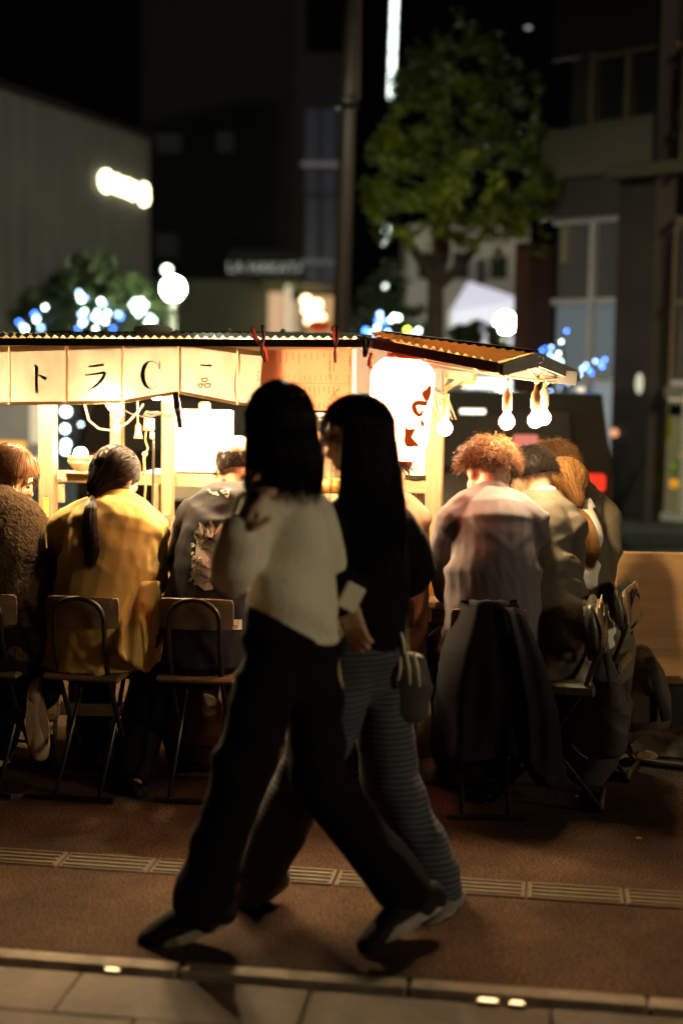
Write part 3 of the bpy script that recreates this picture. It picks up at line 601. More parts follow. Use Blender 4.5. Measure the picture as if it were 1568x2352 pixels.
# ------------------------------------------------------------------ parked vehicles beyond the stall
M_CARP = mat('black_car_paint', (.022, .016, .011), .25, .2); M_CARG = mat('car_glass', (.03, .026, .022), .08); M_TAIL = emat('tail_light', (1.0, .05, .02), .6); M_TAIL2 = emat('tail_light_dim', (1.0, .28, .2), .5)
M_TYRE = mat('tyre', (.02, .02, .02), .9)
def car(label, c, rz, lit=True, pat=True):
    t = thing('parked_car', label, 'car', c, 'cars parked beyond the stall', 0)
    R = Matrix.Rotation(rz, 3, 'Z'); T = lambda x, y, z: V3(c) + R @ V3((x, y, z))
    # y: length, rear at y=0 towards the camera
    prof = [(0, .35), (-.03, .75), (.02, .95), (.30, 1.40), (.55, 1.50), (2.3, 1.48), (3.0, .98), (4.1, .82), (4.25, .6), (4.2, .33)]
    rings = []
    for s, inset in ((-.80, .10), (-.84, .0), (.84, .0), (.80, .10)):
        rings.append([T(s - (math.copysign(.06, s) if z > 1.0 else 0), y, z - (.02 if inset else 0)) for y, z in prof])
    k = MB(); n = len(prof); vs = [p for r in rings for p in r]; fs = [(i * n + j, i * n + (j + 1) % n, (i + 1) * n + (j + 1) % n, (i + 1) * n + j) for i in range(3) for j in range(n)] + [tuple(range(n)), tuple(range(4 * n - 1, 3 * n - 1, -1))]
    k.add(vs, fs); build(k, 'body', M_CARP, t)
    k = MB(); k.prism([T(-.58, .035, 1.0), T(.58, .035, 1.0), T(.54, .27, 1.37), T(-.54, .27, 1.37)], R @ V3((0, -.015, .01))); build(k, 'rear_window', M_CARG, t)
    for s in (-1, 1):
        k = MB(); k.prism([T(s * .78, .5, 1.02), T(s * .78, 2.5, 1.02), T(s * .775, 2.1, 1.40), T(s * .775, .6, 1.40)], R @ V3((s * .02, 0, 0))); build(k, 'side_window', M_CARG, t)
        k = MB(); k.rbox(T(s * .66, -.02, .92), (.26, .06, .12), R, .02); build(k, 'tail_light', M_TAIL if lit else M_REDPL, t)
        for y in (.75, 3.3):
            k = MB(); k.tube([T(s * .70, y, .31), T(s * .86, y, .31)], .31, 18); w = build(k, 'wheel', M_TYRE, t); k = MB(); k.tube([T(s * .862, y, .31), T(s * .875, y, .31)], .19, 14); build(k, 'rim', M_GALV, w)
    k = MB(); k.rbox(T(0, -.06, .48), (1.6, .12, .2), R, .04); build(k, 'bumper', M_BLKPL, t)
    if pat:
        k = MB(); k.rbox(T(0, -.045, .74), (.33, .02, .165), R, .005); build(k, 'number_plate', M_LABEL, t)
    return t
car('black car parked behind the hanging bulbs with its red tail lights on', (.98, 9.6, -.12), math.radians(-7))
car('dark car parked behind the left half of the stall', (-1.15, 10.6, -.12), math.radians(-5), lit=False)
k = MB(); k.rbox(A(1206, 1016, 9.3), (.16, .02, .10), None, .01); tag(build(k, 'reflector_board', M_TAIL2, origin=A(1206, 1016, 9.3)), 'pinkish lit panel left of the car tail light', 'light')
k = MB(); k.rbox(A(1085, 945, 9.35), (.17, .02, .035), None, .012); tag(build(k, 'window_reflection', emat('strip_white', (1, .93, .72), 1.6), origin=A(1085, 945, 9.35)), 'short white horizontal reflection glowing left of the hanging bulbs', 'light')  # glowing bar stands in for lamps reflected in the rear window
k = MB(); k.rbox(A(1120, 880, 16), (.55, .05, .12), None, .03); tag(build(k, 'shop_window_light', emat('strip_white2', (.85, 1.0, .9), 1.5), origin=A(1120, 880, 16)), 'pale lit window under the awning behind the bulbs', 'light')
# street things glimpsed through the left of the stall
k = MB(); a = A(22, 1023, 15); k.rbox(a, (.36, .05, .085), None, .03); tag(build(k, 'orange_beacon', emat('orange_light', (1.0, .42, .05), .95), origin=a), 'long rounded orange light seen at the left edge under the curtain', 'light')
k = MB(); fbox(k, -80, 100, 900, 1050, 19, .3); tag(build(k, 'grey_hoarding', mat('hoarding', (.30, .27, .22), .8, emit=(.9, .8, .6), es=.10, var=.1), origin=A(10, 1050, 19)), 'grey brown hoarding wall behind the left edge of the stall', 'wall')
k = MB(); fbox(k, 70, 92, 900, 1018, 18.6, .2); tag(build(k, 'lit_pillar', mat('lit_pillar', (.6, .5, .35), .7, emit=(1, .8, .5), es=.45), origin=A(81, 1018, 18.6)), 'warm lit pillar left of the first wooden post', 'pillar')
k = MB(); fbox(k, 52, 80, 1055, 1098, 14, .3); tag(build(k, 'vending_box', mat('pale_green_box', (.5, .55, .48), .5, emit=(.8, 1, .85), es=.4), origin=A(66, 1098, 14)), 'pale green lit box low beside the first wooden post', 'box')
for i, (x, y, r_, m) in enumerate(((152, 945, .10, LW), (150, 985, .08, LPB), (152, 1020, .085, LW), (150, 1035, .07, LPB), (186, 975, .03, LPB))):
    k = MB(); k.ell(A(x, y, 17), r_ * .55, n=10, m=8); o = build(k, 'bollard_light' if i else 'bollard_light', emat('blue_white_%d' % i, (.55, .75, 1.0), 9), origin=A(x, y, 17))
    tag(o, ['topmost of the blue white lights right of the first wooden post', 'second blue white light down right of the first wooden post', 'third and brightest blue white light right of the first wooden post', 'lowest blue white light right of the first wooden post', 'faint blue light beside the hanging cable loop'][i], 'light', 'blue white lights seen through the stall')
# plywood barrier on the right
pw = thing('plywood_barrier', 'low barrier of warm lit plywood sheets at the right edge', 'barrier', (1.9, 6.3, 0))
for i, (x0, x1, dy) in enumerate(((1.02, 1.235, .012), (1.238, 2.15, 0), (2.153, 3.2, .006))):
    k = MB(); k.rbox(((x0 + x1) / 2, 6.34 + dy - .02 * (x0 - 1), .385), (x1 - x0, .02, .73), None, .003); build(k, 'sheet', M_PLY, pw)
k = MB(); k.box((2.1, 6.375, .70), (2.2, .04, .06)); build(k, 'batten', M_WOOD, pw); k = MB(); k.box((2.1, 6.375, .06), (2.2, .04, .08)); build(k, 'batten', M_WOOD, pw)
# ------------------------------------------------------------------ the food stall
su, sv = V3((.981, -.196, 0)), V3((.196, .981, 0)); SO = V3((.40, 5.45, 0)); SM = Matrix((su, sv, V3((0, 0, 1)))).transposed()
def S(u, v, z): return SO + su * u + sv * v + V3((0, 0, z))
stall = thing('food_stall', 'open timber food stall with corrugated roof glowing with bare bulbs', 'food stall', S(-1.0, .6, 0))
def part(mb, name, m, parent=None, smooth=False): return build(mb, name, m, parent or stall, smooth=smooth)
def post(dx, y0, y1, Y, w, m=M_WOOD, d=None, name='post'):
    a, b = A(dx, y0, Y), A(dx, y1, Y); c = (a + b) / 2; k = MB(); k.rbox(c, (w, d or w, abs(a.z - b.z)), SM, .004); return part(k, name, m)
post(112, 800, 1640, 6.0, .064); post(386, 820, 1330, 5.88, .046); post(270, 820, 1045, 6.2, .05); post(998, 830, 1330, 5.76, .066)
post(381, 1180, 1330, 5.85, .03, M_OLD)
for dx, y0, y1, w, Y in ((141, 1112, 1155, .026, 6.02), (214, 1110, 1152, .03, 6.0), (360, 1112, 1250, .032, 5.9), (936, 1128, 1200, .022, 5.8), (962, 1128, 1200, .026, 5.8), (470, 1110, 1200, .024, 5.9)):
    post(dx, y0, y1, Y, w, name='slat')
RAILZ = A(300, 1097, 5.95).z
def railbar(x0, x1, yc, h, Y0, Y1, d=.03, m=M_WOODX, name='rail'):
    a, b = A(x0, yc, Y0), A(x1, yc, Y1); a.z = b.z = (a.z + b.z) / 2; k = MB(); k.bar(a, b, d, h); return part(k, name, m), a, b
rail, ra, rb_ = railbar(124, 600, 1101, .048, 6.04, 5.84)
rail2, rc, rd = railbar(880, 1008, 1117, .050, 5.79, 5.74)
k = MB(); k.bar(S(-2.4, .30, 1.60), S(.02, .30, 1.60), .05, .06); part(k, 'cross_beam', M_WOODX)
k = MB(); k.bar(S(-.02, .30, 1.56), S(-.02, 1.7, 1.56), .05, .06); part(k, 'cross_beam', M_WOODX)
k = MB(); k.bar(S(-2.4, 1.6, 1.60), S(.02, 1.6, 1.60), .05, .06); part(k, 'cross_beam', M_WOODX)
for u_ in (-2.3, -.62): k = MB(); k.box(S(u_, 1.6, .86), (.06, .06, 1.44), SM); part(k, 'post', M_WOOD)
# graffiti and sticker on the rail
M_SCRIB = mat('faded_brown_ink', (.20, .11, .04), .8); M_STICK = mat('brown_sticker', (.22, .10, .04), .7)
rdv = norm(rb_ - ra); rn = norm(V3((rdv.y, -rdv.x, 0)))
def on_rail(t, z): return ra + (rb_ - ra) * t + rn * .0165 + V3((0, 0, z))
k = MB(); k.prism([on_rail(.012, -.018), on_rail(.085, -.018), on_rail(.085, .018), on_rail(.012, .018)], rn * .0015); st = build(k, 'sticker', M_STICK, rail)
r_ = np.random.default_rng(3); k = MB()
for row in (-.009, .008):
    for i in range(6):
        t0 = .018 + i * .0105
        for j in range(4):
            p = on_rail(t0 + r_.uniform(0, .006), row + r_.uniform(-.006, .006)) + rn * .003; q = p + rdv * r_.uniform(-.006, .006) + V3((0, 0, r_.uniform(-.007, .007))); k.bar(p, q, .002, .0022)
tag(part(k, 'lettering', M_LABEL), kind='stuff')
k = MB()
for i in range(120):
    t0 = r_.choice([r_.uniform(.12, .19), r_.uniform(.42, .80)]); z0 = -.004 - .012 * (t0 - .4) + r_.uniform(-.010, .010); p = on_rail(t0, z0) + rn * .0006; q = p + rdv * r_.uniform(-.008, .008) + V3((0, 0, r_.uniform(-.006, .006))); k.bar(p, q, .0012, .0016)
tag(part(k, 'scribble', M_SCRIB), kind='stuff')
# label on the left post
pl_ = A(104, 1100, 5.962); k = MB()
for x, y, w, h, c in ((106, 1167, 16, 46, 0),): 
    a = A(106, 1165, 5.955); k.rbox(a, (.022, .003, .085), SM, .001)
part(k, 'label', mat('yellow_label', (.72, .62, .10), .6))
k = MB()
for y in (1141, 1147, 1180, 1190): k.rbox(A(106, y, 5.952), (.016, .003, .004), SM, .001)
for i in range(7): k.rbox(A(103 + (i % 2) * 5, 1152 + i * 3.4, 5.9515), (.004, .003, .004), SM, .001)
tag(part(k, 'lettering', M_INK), kind='stuff')
k = MB()
for i in range(8): k.rbox(A(103 + (i % 2) * 9, 1005 + i * 6, 5.966), (.006, .002, .005), SM, .001)
tag(part(k, 'scribble', M_SCRIB), kind='stuff')
# counter, cabinet below, legs
k = MB(); k.rbox(S(-1.2, .19, .64), (2.46, .36, .032), SM, .006); part(k, 'counter', M_WOODX)
k = MB(); k.rbox(S(-.15, .98, .64), (.34, 1.20, .032), SM, .006); part(k, 'counter', M_WOODX)
k = MB(); k.rbox(S(-1.2, .40, .53), (2.40, .10, .17), SM, .006); part(k, 'cabinet', M_CREAM)
k = MB(); k.rbox(S(-1.2, .36, .60), (2.44, .03, .03), SM, .004); part(k, 'shelf_edge', M_WHITE)
k = MB(); k.rbox(S(-.9, .20, .568), (2.2, .26, .022), SM, .004); part(k, 'shelf', M_CREAM)
k = MB(); k.rbox(S(-1.2, .42, .40), (2.40, .02, .10), SM, .004); part(k, 'skirt_board', M_OLD)
k = MB(); k.rbox(S(-1.0, .95, .80), (.9, .7, .05), SM, .01); part(k, 'cooking_top', M_GALV)
k = MB(); c = A(205, 1700, 5.50); k.rbox((c.x, c.y, .30), (.055, .05, .60), SM, .005); part(k, 'leg', M_WOOD)
k = MB(); c = A(165, 1700, 5.56); k.rbox((c.x + .03, c.y + .02, .36), (.09, .03, .40), SM, .004); part(k, 'leg_board', M_OLD)
for dx in (185, 238): c = A(dx, 1750, 5.47); k = MB(); k.rbox((c.x, c.y, .09), (.085, .10, .18), SM, .012); part(k, 'foot_block', mat('mottled_block', (.34, .26, .14), .85, c2=(.12, .085, .04), vs=60, bump=.5, bs=80))
a, b = A(140, 1626, 5.40), A(284, 1629, 5.40); k = MB(); k.bar(a, b, .045, .047); part(k, 'steel_angle', M_GALV)
for u_ in (-.3, -2.2): k = MB(); k.rbox(S(u_, .5, .20), (.07, .07, .40), SM, .006); part(k, 'leg', M_OLD)
k = MB(); k.rbox(S(-.04, 1.3, .33), (.06, .06, .60), SM, .006); part(k, 'leg', M_OLD)
cc = A(112, 1722, 5.40); cc.z = .062
cs_ = thing('caster_wheel', 'swivel caster wheel under the stall between the first two chairs', 'wheel', (cc.x, cc.y, 0))
k = MB(); k.tube([cc - V3((.02, 0, 0)), cc + V3((.02, 0, 0))], .06, 20); w = build(k, 'tyre', M_TYRE, cs_)
k = MB(); k.tube([cc - V3((.0215, 0, 0)), cc + V3((.0215, 0, 0))], .043, 18); build(k, 'hub', M_GALV, w)
k = MB(); 
for s in (-1, 1): k.prism([cc + V3((s * .026, -.02, -.005)), cc + V3((s * .026, .02, -.005)), cc + V3((s * .026, .034, .12)), cc + V3((s * .026, -.034, .12))], V3((s * .004, 0, 0)))
k.tube([cc - V3((.032, 0, 0)), cc + V3((.032, 0, 0))], .009, 8); k.rbox(cc + V3((0, 0, .125)), (.07, .08, .008), None, .002); build(k, 'fork', mat('worn_steel', (.30, .25, .17), .4, .7, var=.2), cs_)

# roof
def corr(k, a, b, c, d, n, amp, up=V3((0, 0, 1)), seg=4, th=.003):
    """corrugated sheet, a-b front edge, d-c back edge"""
    P0 = []
    for j in range(5):
        t = j / 4; row = []
        for i in range(n * seg + 1):
            s = i / (n * seg); p = lerp(lerp(a, b, s), lerp(d, c, s), t); row.append(p + up * (amp * math.cos(2 * math.pi * i / seg)))
        P0.append(row)
    k.sheet(P0, th, up); return k
def Ye(dx): return 5.04 / (1 + .2 * (dx - 784) / FD)
e0, e1 = A(-330, 773, Ye(-330)), A(856, 773, Ye(856)); ez = 1.69; e0.z = A(-330, 771, Ye(-330)).z; e1.z = A(856, 776, Ye(856)).z
r0, r1 = A(-330, 767, 6.45), A(800, 768, 6.2); q0, q1 = e0 + sv * 2.0 + V3((0, 0, -.12)), e1 + sv * 2.0 + V3((-.1, 0, -.12))
k = MB(); corr(k, e0, e1, r1, r0, 62, .006); part(k, 'roof_sheet', M_TIN, smooth=False)
k = MB(); corr(k, r0, r1, q1, q0, 62, .006); part(k, 'roof_sheet', M_TIN)
k = MB(); k.bar(A(118, 764, 6.3), A(700, 766, 6.25), .10, .012); part(k, 'ridge_cap', M_BLACK)
for dx in (246, 407, 528, 650): k = MB(); k.ell(A(dx, 760, 6.2), (.012, .012, .010), n=8, m=6); part(k, 'bolt', M_GALV)
k = MB(); k.bar(e0 - V3((0, .012, .020)), e1 - V3((0, .012, .020)), .02, .027); part(k, 'fascia', M_FASCB)
k = MB(); k.bar(A(-330, 797, Ye(-330) + .14), A(800, 797, Ye(800) + .14), .012, .05); part(k, 'valance_board', mat('white_board', (.34, .33, .30), .6, var=.08))
k = MB(); p = [A(806, 786, 5.62), A(1014, 826, 5.66), A(1014, 900, 5.66), A(806, 930, 5.62)]; k.prism(p, V3((.01, .02, 0))); part(k, 'side_board', M_BOARD)
k = MB(); k.rbox(A(160, 796, 5.58), (.26, .02, .012), SM, .003); part(k, 'lath', M_WOODX)
# plastic wrapped bundle on the roof
k = MB(); c = A(352, 757, 6.1); k.ell(c, (.085, .05, .024), n=16, m=10); o = build(k, 'wrapped_bundle', M_PLASTIC, origin=c, smooth=True); tag(o, 'crumpled plastic wrapped bundle lying on the stall roof', 'bundle')

# canted end awning
aw = thing('end_awning', 'small gabled awning with grey gable boards at the right end of the stall', 'awning', A(1050, 900, 5.100))
L0, F1, R1, B1, R0 = A(852, 779, 5.030), A(1145, 842, 4.750), A(1229, 813, 5.060), A(1322, 862, 5.420), A(884, 769, 5.480)
B0 = R0 + (B1 - R1) + V3((-.1, .1, 0))
up_ = V3((-.12, -.1, 1)).normalized()
k = MB(); corr(k, L0 + V3((0, 0, .016)), F1 + V3((0, 0, .014)), R1, R0, 16, .006, up_); build(k, 'roof_sheet', tmat('amber_roof_sheet', (.50, .36, .15), .50, vs=9), aw)
k = MB(); corr(k, R0, R1, B1 + V3((0, 0, .012)), B0, 16, .006, up_); build(k, 'roof_sheet', M_TIN, aw)
k = MB(); k.bar(L0 - V3((.05, -.03, .004)), F1 - V3((0, 0, .004)), .02, .034); build(k, 'fascia', M_FASCIA, aw)
k = MB(); k.bar(R0 + V3((0, 0, .008)), R1 + V3((0, 0, .008)), .04, .012); build(k, 'ridge_cap', M_BLACK, aw)
M_GABLE = mat('grey_gable', (.26, .25, .23), .55, var=.15, vs=9)
n_ = norm((F1 - L0)); dz = V3((0, 0, -.042))
k = MB(); k.prism([F1 + V3((0, 0, .010)), R1 + V3((0, 0, .006)), R1 + dz, F1 + dz * .65], n_ * .016); build(k, 'gable_board', M_GABLE, aw)
k = MB(); k.prism([R1 + V3((.002, .002, .006)), B1 + V3((0, 0, .012)), B1 + dz * .5, R1 + dz], n_ * .016); build(k, 'gable_board', M_GABLE, aw)
k = MB(); k.bar(lerp(R1, R0, .06) + dz, lerp(B1, B0, .05) + dz * .6, .05, .012); build(k, 'lath', M_CREAM, aw)
k = MB(); k.bar(lerp(L0, F1, .4) + V3((.03, .22, -.035)), B1 + V3((-.02, -.12, -.012)), .014, .05); build(k, 'inner_board', M_BOARD, aw)
for (x, y, Y) in ((1175, 818, 4.870), (1238, 823, 5.060), (1268, 840, 5.220), (1292, 848, 5.320), (1312, 858, 5.400), (1322, 856, 5.420)):
    c = A(x, y, Y) - V3((0, .012, 0)); k = MB(); k.tube([c + V3((.012 * math.sin(t), -.004, .012 * math.cos(t) - .004)) for t in np.linspace(-.6, 4.2, 9)], .0022, 6); build(k, 'hook', M_GALV, aw)
# bracket, hangers
br = A(1020, 862, 5.70)
k = MB(); k.bar(A(1014, 858, 5.70), A(1090, 866, 5.62), .035, .03); k.bar(A(1022, 894, 5.70), A(1072, 866, 5.63), .02, .018); k.bar(A(1020, 850, 5.71), A(1020, 905, 5.71), .03, .02); part(k, 'bracket', M_WOODX)
k = MB(); k.prism([A(1040, 868, 5.66), A(1092, 868, 5.62), A(1092, 884, 5.62), A(1044, 884, 5.66)], V3((.005, .03, 0))); part(k, 'bracket_plate', M_OLD)
c = A(1062, 888, 5.62); k = MB(); k.tube([c + V3((.010 * math.sin(t), 0, .010 * math.cos(t))) for t in np.linspace(-.3, 4.0, 9)], .0022, 6); part(k, 'hook', M_GALV)
hg = thing('hanger_bundle', 'bundle of wooden clothes hangers hung by the right post', 'hangers', A(1010, 930, 5.60))
M_HANG = mat('hanger_wood', (.30, .20, .12), .5, var=.2)
for i in range(5):
    k = MB(); x = 984 + i * 9; k.tube([A(x, 888 + i * 4, 5.60 + i * .015), A(x + 9, 905 + i * 3, 5.60 + i * .015), A(x + 16, 938, 5.60 + i * .015), A(x + 26, 962, 5.62 + i * .015)], [(.010, .004)] * 4, 8); build(k, 'hanger', M_HANG, hg, smooth=True)
k = MB(); k.tube([A(1030, 905, 5.6), A(1029, 930, 5.6), A(1031, 946, 5.6)], .003, 6); build(k, 'wire', M_CORD, hg)
for i in range(4):
    k = MB(); k.tube([A(982 + i * 2, 912, 5.58), A(972 - i * 4 + 4, 940, 5.56)], .0035, 6); build(k, 'tong', M_GALV, hg)

# noren curtain
def Yn(dx): return 5.13 / (1 + .2 * (dx - 784) / FD)
tops = [(-330, 812), (-60, 801), (22, 797), (155, 793), (282, 789), (412, 784), (545, 801), (640, 814)]
bots = [(-330, 936), (-60, 931), (22, 931), (155, 930), (282, 927), (412, 905), (545, 931), (640, 934)]
def interp(T, x):
    for (x0, y0), (x1, y1) in zip(T, T[1:]):
        if x <= x1: return lerp(y0, y1, (x - x0) / (x1 - x0))
    return T[-1][1]
def nsurf(dx, dy, off=0.0):
    t = (dy - interp(tops, dx)) / 130.0
    b = .010 * float(pnoise(np.array([[dx / 42.0, dy / 120.0, 1.5]]))[0]) + .012 * float(pnoise(np.array([[dx / 95.0, dy / 95.0, 7.5]]))[0]) * (.3 + t)
    return A(dx, dy, Yn(dx) + b - off + .03 * t * t)
nor = thing('noren_curtain', 'backlit cream shop curtain with brushed black letters hanging under the eave', 'shop curtain', A(300, 931, Yn(300)))
edges = [-330, -200, -90, 22, 155, 282, 412, 545, 640]
def panel_mesh(x0, x1, ya, yb, off=0.0, nx=14, ny=10):
    return [[nsurf(lerp(x0, x1, i / nx), lerp(interp(tops, lerp(x0, x1, i / nx)), interp(bots, lerp(x0, x1, i / nx)), lerp(ya, yb, j / ny)), off) for i in range(nx + 1)] for j in range(ny + 1)]
panels = []
for x0, x1 in zip(edges, edges[1:]):
    k = MB(); k.sheet(panel_mesh(x0 + 1.5, x1 - 1.5, 0, 1)); o = build(k, 'panel', M_NOREN, nor, smooth=True); panels.append(o)
    k = MB(); k.sheet(panel_mesh(x0 + 1, x1 - 1, -.01, .085, .0035, 14, 2)); build(k, 'hem', M_NHEM, o, smooth=True)
    k = MB(); k.sheet(panel_mesh(x0 + 1, x1 - 1, .94, 1.0, .0035, 14, 2)); build(k, 'hem', M_NHEM, o, smooth=True)
for x in edges[1:-1]:
    k = MB(); w = 6.5 if x not in (412, 545) else 8; k.sheet([[nsurf(x + s * w * (1.2 - .5 * abs(j / 10 - .5)) + (3 * math.sin(j * .7) if x == 545 else 0), lerp(interp(tops, x), interp(bots, x), j / 10), .006 + .002 * (s == 0)) for s in (-.5, 0, .5)] for j in range(11)]); build(k, 'seam_tape', M_NHEM, nor, smooth=True)
k = MB(); k.tube([A(x, interp(tops, x) + 2, Yn(x) + .012) for x in (-330, -60, 22, 155, 282, 412, 480, 545, 640)], .006, 8); build(k, 'cord', M_CORD, nor)
def c3(x, y): return ((x / 3.92) / 1.0887, (820 + y / 3.92) / 1.0887)
def c4(x, y): return ((350 + x / 3.92) / 1.0887, (820 + y / 3.92) / 1.0887)
def stroke(k, pts, ws, conv, sc_=3.92 * 1.0887, sub=4):
    P2, W2 = [], []
    pts = [V3((*conv(*p), 0)) for p in pts]; n = len(pts)
    for i in range(n - 1):
        p0, p1, p2, p3 = pts[max(i - 1, 0)], pts[i], pts[i + 1], pts[min(i + 2, n - 1)]
        for j in range(sub):
            t = j / sub; P2.append(.5 * ((2 * p1) + (p2 - p0) * t + (2 * p0 - 5 * p1 + 4 * p2 - p3) * t * t + (-p0 + 3 * p1 - 3 * p2 + p3) * t ** 3)); W2.append(lerp(ws[i], ws[i + 1], t) / sc_)
    P2.append(pts[-1]); W2.append(ws[-1] / sc_); row = []
    for i, p in enumerate(P2):
        d = P2[min(i + 1, len(P2) - 1)] - P2[max(i - 1, 0)]; d = d.normalized() if d.length else V3((1, 0, 0)); nn = V3((-d.y, d.x, 0)) * (W2[i] / 2)
        row.append([nsurf((p + nn).x, (p + nn).y, .0045), nsurf(p.x, p.y, .0045), nsurf((p - nn).x, (p - nn).y, .0045)])
    k.sheet(row)
k = MB(); stroke(k, [(345, 362), (362, 400), (360, 520), (364, 638)], [24, 36, 28, 34], c3); stroke(k, [(372, 458), (410, 476), (458, 502)], [10, 26, 30], c3); build(k, 'lettering', M_INK, panels[3])
k = MB(); stroke(k, [(868, 378), (940, 372), (1022, 360)], [14, 22, 28], c3); stroke(k, [(836, 464), (930, 452), (1030, 436)], [14, 20, 26], c3); stroke(k, [(1036, 434), (1010, 490), (950, 560), (862, 612)], [24, 34, 24, 4], c3); build(k, 'lettering', M_INK, panels[4])
k = MB(); pts, ws = [], []
for a in np.linspace(-38, -322, 22):
    t = math.radians(a); pts.append((115 + 88 * math.cos(t), 460 + 134 * math.sin(t))); ws.append(8 + 36 * max(0, -math.cos(t)) ** 1.2)
stroke(k, pts, ws, c4, sub=2); stroke(k, [(192, 322), (194, 360), (198, 412)], [6, 14, 4], c4); stroke(k, [(180, 380), (196, 408)], [10, 6], c4); build(k, 'lettering', M_INK, panels[5])
k = MB(); stroke(k, [(594, 362), (640, 368), (704, 370)], [17, 16, 26], c4)
def box_strokes(x0, y0, x1, y1):
    stroke(k, [(x0, y0), (x0 + 6, y1)], [17, 11], c4); stroke(k, [(x0, y0 + 3), (x1, y0)], [11, 17], c4); stroke(k, [(x1, y0), (x1 - 6, y1)], [17, 12], c4); stroke(k, [(x0 + 4, y1), (x1 - 4, y1 - 1)], [11, 13], c4)
box_strokes(608, 492, 662, 528); box_strokes(572, 548, 614, 580); box_strokes(632, 546, 690, 584); build(k, 'lettering', M_INK, panels[6])
k = MB(); stroke(k, [(1154, 424), (1170, 440)], [8, 16], c4); stroke(k, [(1138, 462), (1158, 476)], [8, 15], c4); stroke(k, [(1164, 490), (1150, 532)], [14, 5], c4); stroke(k, [(1176, 436), (1250, 424)], [8, 12], c4)
stroke(k, [(1186, 468), (1184, 548)], [10, 9], c4); stroke(k, [(1184, 470), (1240, 462)], [8, 10], c4); stroke(k, [(1238, 464), (1236, 548)], [10, 9], c4); stroke(k, [(1186, 546), (1236, 544)], [8, 8], c4); stroke(k, [(1186, 520), (1236, 518)], [5, 5], c4); stroke(k, [(1205, 434), (1200, 500)], [9, 4], c4); stroke(k, [(1222, 432), (1224, 500)], [9, 5], c4); build(k, 'lettering', M_INK, panels[7])

# menu sheet
mn = thing('menu_sheet', 'translucent reddish menu sheet clamped to the eave beside the lantern', 'menu', A(712, 940, 5.100))
def msurf(dx, dy, off=0): return A(dx, dy, 5.105 + .010 * float(pnoise(np.array([[dx / 60., dy / 150., 4.5]]))[0]) + .02 * (dy - 800) / 140 - off)
k = MB(); k.sheet([[msurf(lerp(603 - 8 * j / 10, 808, i / 16), lerp(804 - 4 * i / 16, 944, j / 10)) for i in range(17)] for j in range(11)]); build(k, 'sheet', M_PAPER, mn, smooth=True)
k = MB(); k.sheet([[msurf(lerp(806, 818, i / 2), lerp(802, 946, j / 8), .004) for i in range(3)] for j in range(9)]); build(k, 'sleeve_edge', M_PLASTIC, mn)
k = MB(); k.rbox(A(705, 945, 5.100), (.33, .012, .010), None, .003); build(k, 'bottom_strip', M_BOARD, mn)
k = MB()
def mcol(x, y, h, w=1.1):
    yy = y
    while yy < y + h:
        l = r_.uniform(1.2, 3.0); k.add([msurf(x - w * r_.uniform(.5, 1.3), yy, .002), msurf(x + w * r_.uniform(.5, 1.3), yy, .002), msurf(x + w, yy + l, .002), msurf(x - w, yy + l, .002)], [(0, 1, 2, 3)]); yy += l + r_.uniform(.6, 2.2)
for i in range(11): mcol(630 + i * 14.2, 809 + r_.uniform(0, 3), r_.uniform(8, 26))
for i in range(12): mcol(640 + i * 12, 862, r_.uniform(8, 16), .7)
for i in range(8): mcol(700 + i * 11, 888, r_.uniform(8, 22))
for i in range(4): mcol(722 + i * 11, 926, 10)
mcol(757, 830, 40, 1.6); mcol(767, 815, 34, 1.2); mcol(803, 820, 20, 2.0); mcol(801, 862, 24, 1.4)
k.sheet([[msurf(lerp(652, 800, i / 6), 880 + q, .002) for i in range(7)] for q in (0, .7)])
for a, b in (((776, 893), (756, 920)), ((768, 905), (774, 916))): k.sheet([[msurf(lerp(a[0], b[0], j / 5) + q, lerp(a[1], b[1], j / 5), .002) for q in (-.9, .9)] for j in range(6)])
build(k, 'lettering', M_MENUINK, mn)

# clamps and pegs
def clamp(label, top, jaw, m1, m2, spread=.018, th=.010):
    t = thing('spring_clamp', label, 'clamp', jaw, 'spring clamps along the eave'); top, jaw = V3(top), V3(jaw); d = norm(jaw - top); s = norm(d.cross(V3((0, 1, 0)))); L = (jaw - top).length; piv = lerp(top, jaw, .48)
    for sg, m in ((1, m1), (-1, m2)):
        k = MB(); k.tube([top + s * (spread * sg) - V3((0, .012, 0)), lerp(top, piv, .6) + s * (spread * .9 * sg) - V3((0, .014, 0)), piv + s * (.004 * sg) - V3((0, .012, 0)), lerp(piv, jaw, .5) - s * (spread * .35 * sg) - V3((0, .012, 0)), jaw - s * (.002 * sg) - V3((0, .010, 0))], [(th * .6, th * .8), (th * .7, th), (th * .6, th), (th * .6, th), (th * .55, th * .7)], 8, dome=True); build(k, 'handle', m, t, smooth=True)
    k = MB(); k.tube([piv - V3((0, .028, 0)), piv + V3((0, .004, 0))], .007, 10); build(k, 'pivot', M_GALV, t)
    return t
clamp('black and red clamp gripping the left corner of the menu sheet', A(592, 752, 5.030), A(611, 828, 5.090), M_BLKPL, M_REDPL)
clamp('black and red clamp gripping the right part of the menu sheet', A(770, 752, 5.010), A(771, 830, 5.080), M_BLKPL, M_REDPL, .008)
clamp('small black clamp hanging at the corner of the eave left of the lantern', A(843, 782, 4.980), A(838, 818, 4.980), M_BLKPL, M_BLKPL, .008, .009)
clamp('long black clamp on the lower corner of the curtain beside the letter panel', A(404, 904, 5.200), A(415, 980, 5.200), M_BLKPL, M_BLKPL, .004, .009)
clamp('pink and brown clamp hung behind the curtain above the ponytail', A(270, 935, 5.70), A(270, 998, 5.70), M_PINKPL, M_CORD, .020, .008)
